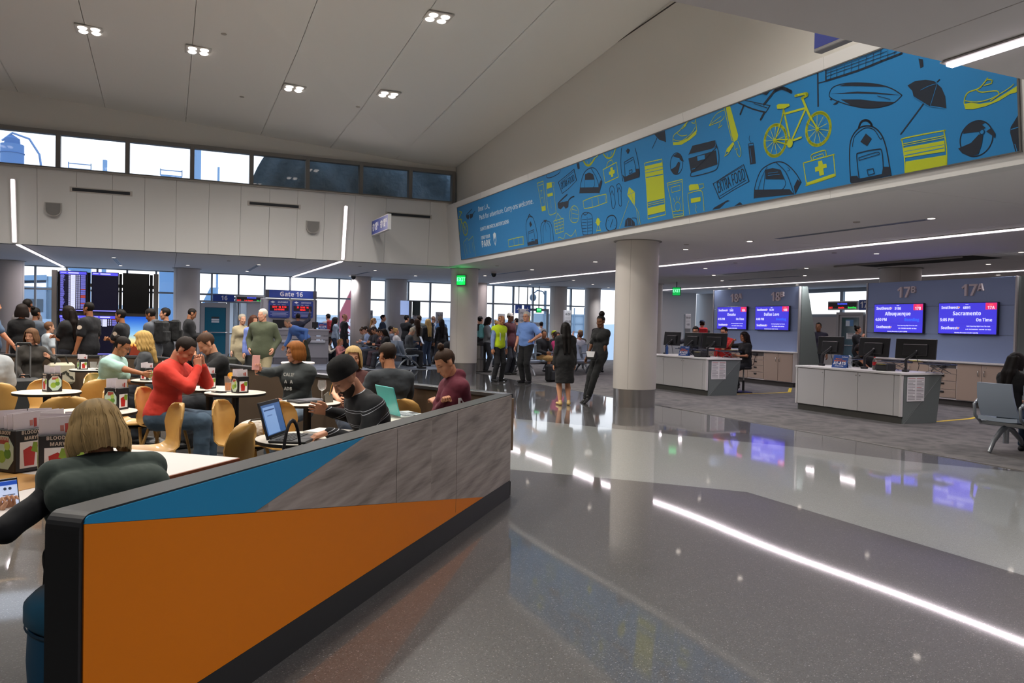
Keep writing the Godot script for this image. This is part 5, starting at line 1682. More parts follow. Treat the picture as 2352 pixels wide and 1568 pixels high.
	obj("lamp", mb().box(V(0,2.2,-1.0), V(0.3,0.03,1.0)), M("f4f4ff", 0.5,0.0, {"glow": 1.2}), g)
	var p := thing("gate_plate", "blue plate reading 16 over the open boarding door", "sign", V(1.885,2.225,-30.0))
	obj("plate", mb().box(Vector3.ZERO, V(0.72,0.235,0.08), 0.004), nv, p)
	text(p, "lettering", "16", 0.15,V(0.02,0,0.044), Basis(), wt)
	led_board("dark message board with coloured lettering in a white frame over door 16", V(2.79,2.22,-30.05), 0.0,1.0,0.23,[["EXIT", -0.38,-0.055,"ff3030"],["Southwest", 0.05,0.045,"4a5cff"],["Las Vegas", -0.05,-0.055,"ff3030"],["On Time", 0.36,-0.055,"30e050"]])
	for x in [1.1,2.06]:
		var j := obj("trim_1" if x < 2.0 else "trim_2", mb().box(V(x, 1.05,-30.2), V(0.1,2.1,0.14), 0.005), fr)
		j.set_meta("kind", "structure")
		tag(j, "grey metal post %s of the gate 16 door leaf" % ("left" if x < 2.0 else "right"), "trim")
	var wp := struct("trim_3", mb().box(V(3.0,1.05,-30.15), V(0.62,2.1,0.2), 0.005), M("b1b2b5", 0.6), "grey wall panel between door 16 and the podium wall", "trim")
	var hd := struct("trim_4", mb().box(V(2.2,2.1,-30.2), V(2.3,0.06,0.16), 0.005), fr, "grey door head under the 16 plate", "trim")


func build_signs() -> void:
	var wt := M("f0f0f2", 0.45)
	var nv := M("27419c", 0.4)
	# projecting sign 18A 18B: runs out from the north fascia
	var s := thing("hanging_sign", "blue projecting sign reading 18A 18B high on the panel wall", "sign", V(5.12,4.02,-20.25), -PI / 2)
	obj("case", mb().box(V(0,0,0), V(1.7,0.4,0.09), 0.006), M("c9c9cc", 0.4,0.4), s)
	obj("face", mb().box(V(0,0,0.043), V(1.66,0.36,0.006)), nv, s)
	obj("face", mb().box(V(0,0,-0.043), V(1.66,0.36,0.006)), nv, s)
	for k in 2:
		var x := -0.64 + 0.84 * k
		obj("disc", mb().cyl(V(x, 0,0.044), V(x, 0,0.05), 0.1,-1,24), wt, s)
		obj("plane_mark", mb().slab(plane_shape(0.085), 0.003,V(x, 0,0.052), Basis(Vector3.BACK, -0.785)), nv, s)
		text(s, "lettering", "18", 0.2,V(x + 0.27,0,0.048), Basis(), wt)
		text(s, "lettering", ["A", "B"][k],0.11,V(x + 0.48,0.05,0.048), Basis(), wt)
	obj("bracket", mb().box(V(-0.8,0,0), V(0.2,0.12,0.05)), M("77777a", 0.4,0.5), s)
	# its twin at the near end, cut by the low ceiling
	var n := thing("hanging_sign", "blue projecting sign with a white aeroplane disc at the top of the picture", "sign", V(5.05,4.07,-4.28), -PI / 2)
	obj("case", mb().box(V(0,0,0), V(1.72,0.42,0.09), 0.006), M("8d8d90", 0.4,0.4), n)
	obj("face", mb().box(V(0,0.012,0.043), V(1.7,0.39,0.006)), M("24389a", 0.4), n)
	obj("disc", mb().cyl(V(-0.7,0.06,0.044), V(-0.7,0.06,0.05), 0.13,-1,32), wt, n)
	obj("plane_mark", mb().slab(plane_shape(0.11), 0.003,V(-0.7,0.06,0.052), Basis(Vector3.BACK, -0.785)), M("24389a", 0.4), n)
	text(n, "lettering", "16", 0.2,V(-0.38,0.06,0.048), Basis(), wt)
	obj("bracket", mb().box(V(0.85,0,0), V(0.22,0.12,0.05)), M("77777a", 0.4,0.5), n)
	# exit signs
	exit_sign("lit green exit sign on the round column by the corner", V(7.86,2.76,-21.6), -0.75,0.3,0.3, true)
	exit_sign("small lit green exit sign hanging far off, left of the 18A wall", V(16.35,2.78,-22.9), -0.9,0.3,0.3, false)
	exit_sign("tiny green exit sign over the far glass door at the windows", V(14.3,2.12,-29.7), 0.0,0.25,0.2, false)


func plane_shape(r: float) -> PackedVector2Array:
	var o := PackedVector2Array()
	for p in [[0,1.0],[0.12,0.8],[0.13,0.3],[0.9,-0.18],[0.9,-0.36],[0.13,-0.12],[0.1,-0.6],[0.34,-0.8],[0.34,-0.94],[0,-0.84],[-0.34,-0.94],[-0.34,-0.8],[-0.1,-0.6],[-0.13,-0.12],[-0.9,-0.36],[-0.9,-0.18],[-0.13,0.3],[-0.12,0.8]]:
		o.append(Vector2(p[0], p[1]) * r)
	return o


func exit_sign(label: String, at: Vector3, turn: float, w: float, h: float, lit: bool) -> void:
	var o := thing("exit_sign", label, "sign", at, turn)
	obj("case", mb().box(V(0,0,-0.02), V(w, h, 0.05), 0.006), M("3b5a45", 0.4), o)
	obj("lit_face", mb().box(V(0,0,0.007), V(w - 0.03, h - 0.03,0.004)), M("0fae4e", 0.4,0.0, {"glow": 1.1}), o)
	text(o, "lettering", "EXIT", h * 0.36,V(0,0.02,0.011), Basis(), M("8dffc0", 0.4,0.0, {"glow": 1.5}), true, 0.003, false, 1,0.85)
	if not lit: obj("hanger", mb().box(V(0, (HC - at.y) / 2 + h * 0.25,-0.02), V(0.03, HC - at.y - h * 0.5,0.03)), M("6a6d70", 0.4,0.5), o)
	if lit:
		var p := AreaLight3D.new()
		p.name = "sign_light"
		p.area_size = Vector2(w, h)
		p.light_energy = 0.10
		p.light_color = hx("20ff78")
		p.shadow_enabled = true
		o.add_child(p, true)
		p.position = V(0,0,0.03)
		p.rotation.y = PI
		var q := OmniLight3D.new()
		q.name = "sign_light"
		q.light_energy = 0.06
		q.light_color = hx("20ff78")
		q.light_size = 0.05
		q.omni_range = 10.0
		q.omni_attenuation = 2.0
		q.shadow_enabled = true
		o.add_child(q, true)
		q.position = V(-0.02,-0.05,0.1)


func seat_bank(label: String, at: Vector3, turn: float, n: int) -> Node3D:   # local +z is the way a sitter faces, seats along x
	var o := thing("seat_bank", label, "seats", at, turn, "banks of grey-blue waiting seats")
	var pad := M("8d99a8", 0.5)
	var al := M("a3a9ae", 0.3,0.8)
	var pitch := 0.6
	var w := pitch * n
	var back := once("seatback", func():
		var g := []
		for a in 9:
			var f := a / 8.0
			var row := []
			for b in 7:
				var u := b / 3.0 - 1.0
				row.append(V(u * (0.25 - 0.03 * f), 0.47 + 0.42 * f, -0.17 - 0.13 * f - 0.03 * sin(f * PI) + 0.03 * u * u))
			g.append(row)
		return mb().sheet(g, 0.035))
	var seat := once("seatpad", func():
		var g := []
		for a in 7:
			var f := a / 6.0
			var row := []
			for b in 7:
				var u := b / 3.0 - 1.0
				row.append(V(u * 0.255,0.425 + 0.025 * f - 0.02 * sin(f * PI) + 0.012 * u * u - (0.03 if a == 6 else 0.0), -0.2 + 0.46 * f))
			g.append(row)
		return mb().sheet(g, 0.05))
	var arm := once("seatarm", func(): return mb().tube([V(0,0.36,-0.08), V(0,0.45,-0.2), V(0,0.6,-0.22), V(0,0.655,-0.15), V(0,0.665,0.1), V(0,0.65,0.22)],0.02,8,1.0))
	for k in n:
		var x := -w / 2 + (k + 0.5) * pitch
		var bk := obj("backrest", back, pad, o)
		bk.position.x = x
		var s := obj("seat", seat, pad, o)
		s.position.x = x
	for k in n + 1: obj("armrest", arm, al, o).position.x = -w / 2 + k * pitch
	obj("beam", mb().box(V(0,0.36,-0.02), V(w + 0.1,0.06,0.08), 0.01), al, o)
	var legs: int = 2 if n > 1 else 1
	for k in legs:
		var x := -w / 2 + pitch * 0.5 + k * (w - pitch)
		obj("post", mb().cyl(V(x, 0.12,-0.02), V(x, 0.36,-0.02), 0.035), al, o)
		obj("leg", mb().tube([V(x, 0.33,-0.02), V(x, 0.28,0.1), V(x, 0.16,0.26), V(x, 0.02,0.36)],[0.035,0.034,0.03,0.024],10), al, o)
		obj("leg", mb().tube([V(x, 0.33,-0.02), V(x, 0.28,-0.12), V(x, 0.16,-0.25), V(x, 0.02,-0.33)],[0.035,0.034,0.03,0.024],10), al, o)
	return o


func boarding_post(label: String, x: float, z: float, h: float, nums: Array, turn := 0.0) -> void:
	var o := thing("boarding_post", label, "post", V(x, 0, z), turn, "numbered boarding posts")
	obj("pillar", mb().box(V(0, h * 0.36,0), V(0.26, h * 0.72,0.1), 0.01), M("8f9092", 0.3,0.7), o)
	obj("head", mb().box(V(0, h * 0.86,0), V(0.27, h * 0.28,0.11), 0.01), M("b9bcc0", 0.4), o)
	obj("foot", mb().box(V(0,0.012,0), V(0.4,0.024,0.3), 0.006), M("5a5b5e", 0.4,0.5), o)
	text(o, "lettering", nums[0],0.075,V(0, h * 0.93,0.057), Basis(), M("33363c", 0.5), true, 0.002, false, 1,0.8)
	text(o, "lettering", nums[1],0.075,V(0, h * 0.8,0.057), Basis(), M("33363c", 0.5), true, 0.002, false, 1,0.8)
	obj("rule", mb().box(V(0, h * 0.865,0.056), V(0.2,0.006,0.003)), M("33363c", 0.5), o)


func build_waiting() -> void:
	seat_bank("long bank of grey-blue seats facing left, before the gate 16 podium's right side", V(6.45,0,-26.1), -PI / 2,6)
	seat_bank("bank of grey-blue seats facing right, back to back with the gate 16 row", V(7.2,0,-26.1), PI / 2,6)
	seat_bank("bank of grey-blue seats facing the viewer behind the woman in the black dress", V(11.0,0,-21.2), 0.15,5)
	seat_bank("bank of grey-blue seats with its back to the viewer's bank, near the leaning woman", V(11.2,0,-22.2), PI + 0.15,5)
	seat_bank("bank of grey-blue seats left of the tall post by the two talking men", V(9.5,0,-26.0), PI / 2,4)
	seat_bank("bank of grey-blue seats farther back, beyond the neon cap", V(12.3,0,-23.5), PI + 0.15,3)
	seat_bank("grey-blue seat with a curved armrest at the right edge of the picture", V(9.85,0,-6.0), PI / 2,3)
	boarding_post("boarding post before the window right of the tail fin", 6.98,-29.2,1.92,["31-35", "36-40"])
	boarding_post("boarding post under the small hanging screen", 8.66,-28.7,1.9,["26-30", "21-25"])
	boarding_post("boarding post left of the exit-sign column", 9.65,-28.9,1.92,["16-20", "11-15"])
	boarding_post("boarding post behind the white-capped man", 12.3,-29.0,1.92,["6-10", "1-5"])
	boarding_post("tall boarding post touching the man in the blue shirt", 11.61,-25.47,2.06,["31-35", "+36-60"])
	boarding_post("boarding post left of the windows behind the woman in the black dress", 13.37,-25.4,2.06,["46-50", "+51-55"])
	boarding_post("boarding post beside the far window left of the 18A wall", 18.9,-25.7,2.06,["56-60", "+30"])
	var b := thing("litter_bin", "round brushed steel litter bin with a black top by the exit-sign column", "bin", V(8.86,0,-22.75))
	obj("drum", mb().lathe([Vector2(0.27,0.03), Vector2(0.27,0.84)],36, Vector3.ZERO, Basis(), true), M("a5a29f", 0.25,0.9), b)
	obj("base", mb().cyl(V(0,0,0), V(0,0.05,0), 0.26,-1,32), M("1c1c1e", 0.5), b)
	obj("rim", mb().lathe([Vector2(0.272,0.83), Vector2(0.285,0.85), Vector2(0.285,0.875), Vector2(0.15,0.885)],36), M("1a1a1c", 0.4), b)
	obj("mouth", mb().cyl(V(0,0.80,0), V(0,0.81,0), 0.26,-1,32), M("0b0b0c", 0.8), b)
	obj("band", mb().lathe([Vector2(0.272,0.4), Vector2(0.274,0.41), Vector2(0.274,0.44), Vector2(0.272,0.45)],36), M("8d8a87", 0.3,0.9), b)
	# hanging pair of screens on a pole, before the windows
	var s := thing("pole_display", "pair of small screens on a pole before the gate windows", "screen", V(8.2,0,-28.2))
	obj("pole", mb().box(V(0.08,1.15,0), V(0.1,2.3,0.12), 0.008), M("6f7378", 0.4,0.5), s)
	obj("display", mb().box(V(-0.16,2.03,0.09), V(0.4,0.52,0.05), 0.006, Basis(Vector3.UP, 0.5)), M("9db4e6", 0.4,0.0, {"glow": 0.8}), s, "lit pale blue screen")
	obj("display_back", mb().box(V(0.3,2.03,0.06), V(0.3,0.52,0.05), 0.006, Basis(Vector3.UP, -0.7)), M("2b3a38", 0.4), s)
	obj("foot", mb().box(V(0.08,0.015,0), V(0.45,0.03,0.45), 0.006), M("55585c", 0.4,0.5), s)
	# round white pedestal behind the low wall
	var p := thing("round_pedestal", "round white-topped pedestal table behind the low wall, under the gate 16 counter", "table", V(2.2,0,-14.6))
	obj("top", mb().lathe([Vector2(0,0.70), Vector2(0.29,0.70), Vector2(0.3,0.72), Vector2(0.29,0.735), Vector2(0,0.737)],40), M("d8cfce", 0.4), p)
	obj("stem", mb().cyl(V(0,0.03,0), V(0,0.70,0), 0.04), M("8d8a88", 0.3,0.8), p)
	obj("foot", mb().lathe([Vector2(0,0), Vector2(0.22,0), Vector2(0.22,0.015), Vector2(0.04,0.04)],32), M("8d8a88", 0.3,0.8), p)
	# far glass door among the windows behind the two men
	var d := thing("glass_door", "glass door with white notices and a yellow stripe among the far windows", "door", V(14.4,0.02,-30.1))
	for x in [-0.5,0.5]: obj("stile", mb().box(V(x, 1.05,0), V(0.1,2.1,0.08), 0.004), M("8f979d", 0.45,0.3), d)
	obj("head", mb().box(V(0,2.12,0), V(1.1,0.1,0.08), 0.004), M("8f979d", 0.45,0.3), d)
	obj("pane", pane(0.9,2.0), glass("bfe0ea", 0.2), d).position = V(0,1.05,0)
	obj("stripe", mb().box(V(-0.38,1.75,0.02), V(0.12,0.3,0.01)), M("e0d01e", 0.5), d)
	obj("door_sign", mb().box(V(0.05,1.5,0.02), V(0.42,0.18,0.01)), M("e8e8ea", 0.5), d)
	for k in 3: obj("print_line", mb().box(V(0.05,1.55 - 0.045 * k, 0.027), V(0.34,0.018,0.003)), M("3b3d42", 0.6), d)
	for k in 2:
		var q := thing("pictogram_sign", ["blue washroom-style pictogram plate above the far glass door, left", "blue pictogram plate above the far glass door, right"][k],"sign", V(13.45 + 0.4 * k, 2.14,-29.9))
		obj("plate", mb().box(Vector3.ZERO, V(0.3,0.34,0.04), 0.004), M("4a68c0", 0.4), q)
		obj("hanger", mb().box(V(0,0.57,0), V(0.03,0.8,0.03)), M("6a6d70", 0.4,0.5), q)
		obj("pictogram", mb().slab(plane_shape(0.1), 0.003,V(0,0,0.022)), M("e8ebf6", 0.5), q)


func build_buildings() -> void:
	# grey-blue concourse across the apron, at the left
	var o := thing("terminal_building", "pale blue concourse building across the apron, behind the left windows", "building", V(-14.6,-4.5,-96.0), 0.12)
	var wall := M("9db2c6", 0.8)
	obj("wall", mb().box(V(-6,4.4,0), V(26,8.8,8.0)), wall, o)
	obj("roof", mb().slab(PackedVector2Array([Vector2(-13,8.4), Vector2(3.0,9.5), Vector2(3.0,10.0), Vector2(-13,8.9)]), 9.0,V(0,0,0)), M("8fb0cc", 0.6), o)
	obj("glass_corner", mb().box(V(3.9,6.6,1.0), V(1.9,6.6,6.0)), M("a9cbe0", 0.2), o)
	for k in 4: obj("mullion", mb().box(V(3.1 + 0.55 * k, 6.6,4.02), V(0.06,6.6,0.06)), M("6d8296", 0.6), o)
	for k in 9:
		obj("window", mb().box(V(-11.0 + 1.62 * k, 6.9,4.02), V(1.5,1.3,0.1)), M("4f5d66", 0.3), o)
		obj("window", mb().box(V(-11.0 + 1.62 * k, 3.4,4.02), V(1.5,1.5,0.1)), M("56666f", 0.3), o)
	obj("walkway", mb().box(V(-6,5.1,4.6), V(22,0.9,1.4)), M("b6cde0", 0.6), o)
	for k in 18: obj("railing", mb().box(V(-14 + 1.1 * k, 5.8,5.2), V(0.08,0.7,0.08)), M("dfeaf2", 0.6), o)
	# tails
	tail_fin("pale blue aircraft tail fin beyond the gate 16 door", V(3.55,-3.0,-86.0), 1.0, M("7fa9cc", 0.5), M("c8474f", 0.5), "")
	tail_fin("red aircraft tail fin with white script left of the third column", V(17.3,-3.0,-79.5), 1.25, M("b4525e", 0.5), M("e8e8ec", 0.5), "in")
	var b := thing("airstair_bridge", "grey boarding bridge and stair frame outside the right-hand windows", "bridge", V(37.5,-4.5,-71.0), -0.4)
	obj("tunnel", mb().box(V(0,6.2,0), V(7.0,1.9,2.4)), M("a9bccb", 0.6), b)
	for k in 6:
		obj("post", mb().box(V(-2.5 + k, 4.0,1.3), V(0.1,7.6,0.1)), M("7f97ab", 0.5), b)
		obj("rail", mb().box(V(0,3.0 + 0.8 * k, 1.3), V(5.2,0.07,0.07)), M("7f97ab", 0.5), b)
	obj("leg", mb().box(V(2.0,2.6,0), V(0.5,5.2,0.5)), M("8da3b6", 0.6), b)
	var l := thing("lamp_post", "dark camera mast with a curved arm outside the right-hand windows", "mast", V(38.3,-4.5,-78.0))
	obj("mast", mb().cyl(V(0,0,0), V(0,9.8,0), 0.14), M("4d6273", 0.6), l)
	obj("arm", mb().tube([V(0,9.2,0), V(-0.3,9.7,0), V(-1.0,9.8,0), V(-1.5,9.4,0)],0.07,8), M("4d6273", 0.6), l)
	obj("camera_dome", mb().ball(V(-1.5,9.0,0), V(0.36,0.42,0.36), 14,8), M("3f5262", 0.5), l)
	# rooftop pieces seen through the upper windows
	var tw := thing("roof_tower", "small dark tower with a dish arm on the roof outside the first upper window", "tower", V(-9.7,0,-63.0))
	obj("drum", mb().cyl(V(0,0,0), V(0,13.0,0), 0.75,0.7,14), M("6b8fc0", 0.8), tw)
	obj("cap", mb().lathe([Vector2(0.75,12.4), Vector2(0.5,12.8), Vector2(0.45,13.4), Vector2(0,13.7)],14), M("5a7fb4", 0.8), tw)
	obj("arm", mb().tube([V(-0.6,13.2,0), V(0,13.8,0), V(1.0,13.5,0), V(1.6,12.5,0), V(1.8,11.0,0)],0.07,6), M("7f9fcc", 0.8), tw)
	for q in [[-6.1,12.6,1.5,-68.6,"low box on the roof outside the second upper window"],[0.25,12.25,1.5,-65.8,"small glass box on the roof outside the third upper window"]]:
		var r := thing("roof_unit", q[4],"roof unit", V(q[0],0, q[3]))
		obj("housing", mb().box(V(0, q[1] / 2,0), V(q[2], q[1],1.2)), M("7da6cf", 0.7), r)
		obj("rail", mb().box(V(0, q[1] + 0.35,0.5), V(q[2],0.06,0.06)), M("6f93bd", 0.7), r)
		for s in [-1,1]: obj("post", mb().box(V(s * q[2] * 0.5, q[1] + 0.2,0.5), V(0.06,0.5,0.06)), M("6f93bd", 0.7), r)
	for q in [[-4.4,-68.0,13.4,0.16,"pale mast outside the second upper window"],[2.0,-64.0,15.0,0.3,"thick pale mast outside the fourth upper window"],[3.55,-64.2,13.0,0.08,"thin mast beside the tarpaulin's left edge"]]:
		var r := thing("roof_mast", q[4],"mast", V(q[0],0, q[1]))
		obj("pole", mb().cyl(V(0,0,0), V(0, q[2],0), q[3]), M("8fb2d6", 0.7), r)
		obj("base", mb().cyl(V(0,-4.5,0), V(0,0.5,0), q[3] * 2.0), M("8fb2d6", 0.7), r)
	for q in [[-9.7,-63.0],[-6.1,-68.6],[0.25,-65.8]]: pass
	var sh := thing("distant_hangar", "long hazy hangar across the field outside the centre windows", "building", V(60,-4.5,-260), 0.1)
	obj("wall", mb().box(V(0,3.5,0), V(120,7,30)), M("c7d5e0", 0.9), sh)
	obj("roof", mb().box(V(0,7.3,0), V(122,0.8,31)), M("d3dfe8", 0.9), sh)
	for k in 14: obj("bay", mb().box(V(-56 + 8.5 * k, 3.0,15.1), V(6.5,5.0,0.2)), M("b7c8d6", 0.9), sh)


func tail_fin(label: String, at: Vector3, s: float, m: Material, m2: Material, word: String) -> void:
	var o := thing("aircraft_tail", label, "aircraft", at)
	obj("fin", mb().slab(PackedVector2Array([Vector2(-1.6,3.0), Vector2(0.55,7.6), Vector2(1.35,7.65), Vector2(0.75,4.2), Vector2(0.2,2.2), Vector2(-2.2,2.2)]), 0.35,V(0,0,0), Basis.from_scale(Vector3.ONE * s)), m, o)
	obj("fuselage", mb().tube([V(-9,0.6,0) * s, V(-5,1.2,0) * s, V(-2,1.7,0) * s, V(1.2,2.1,0) * s],[2.0 * s, 1.7 * s, 1.1 * s, 0.4 * s],20), m2, o)
	obj("tailplane", mb().slab(PackedVector2Array([Vector2(-1.2,0), Vector2(0.4,3.2), Vector2(1.0,3.2), Vector2(0.9,0)]), 0.2,V(0,2.0 * s, 0), Basis(Vector3.RIGHT, PI / 2) * Basis.from_scale(Vector3.ONE * s)), m2, o)
	obj("gear_leg", mb().cyl(V(-4.0,-1.5,0) * s, V(-4.0,0.5,0) * s, 0.25), M("5b6a78", 0.6), o)
	if word: text(o, "lettering", word, 1.2,V(-0.3,3.3 * s, 0.25 * s), Basis(Vector3.BACK, 0.9), M("f0e8ea", 0.5))


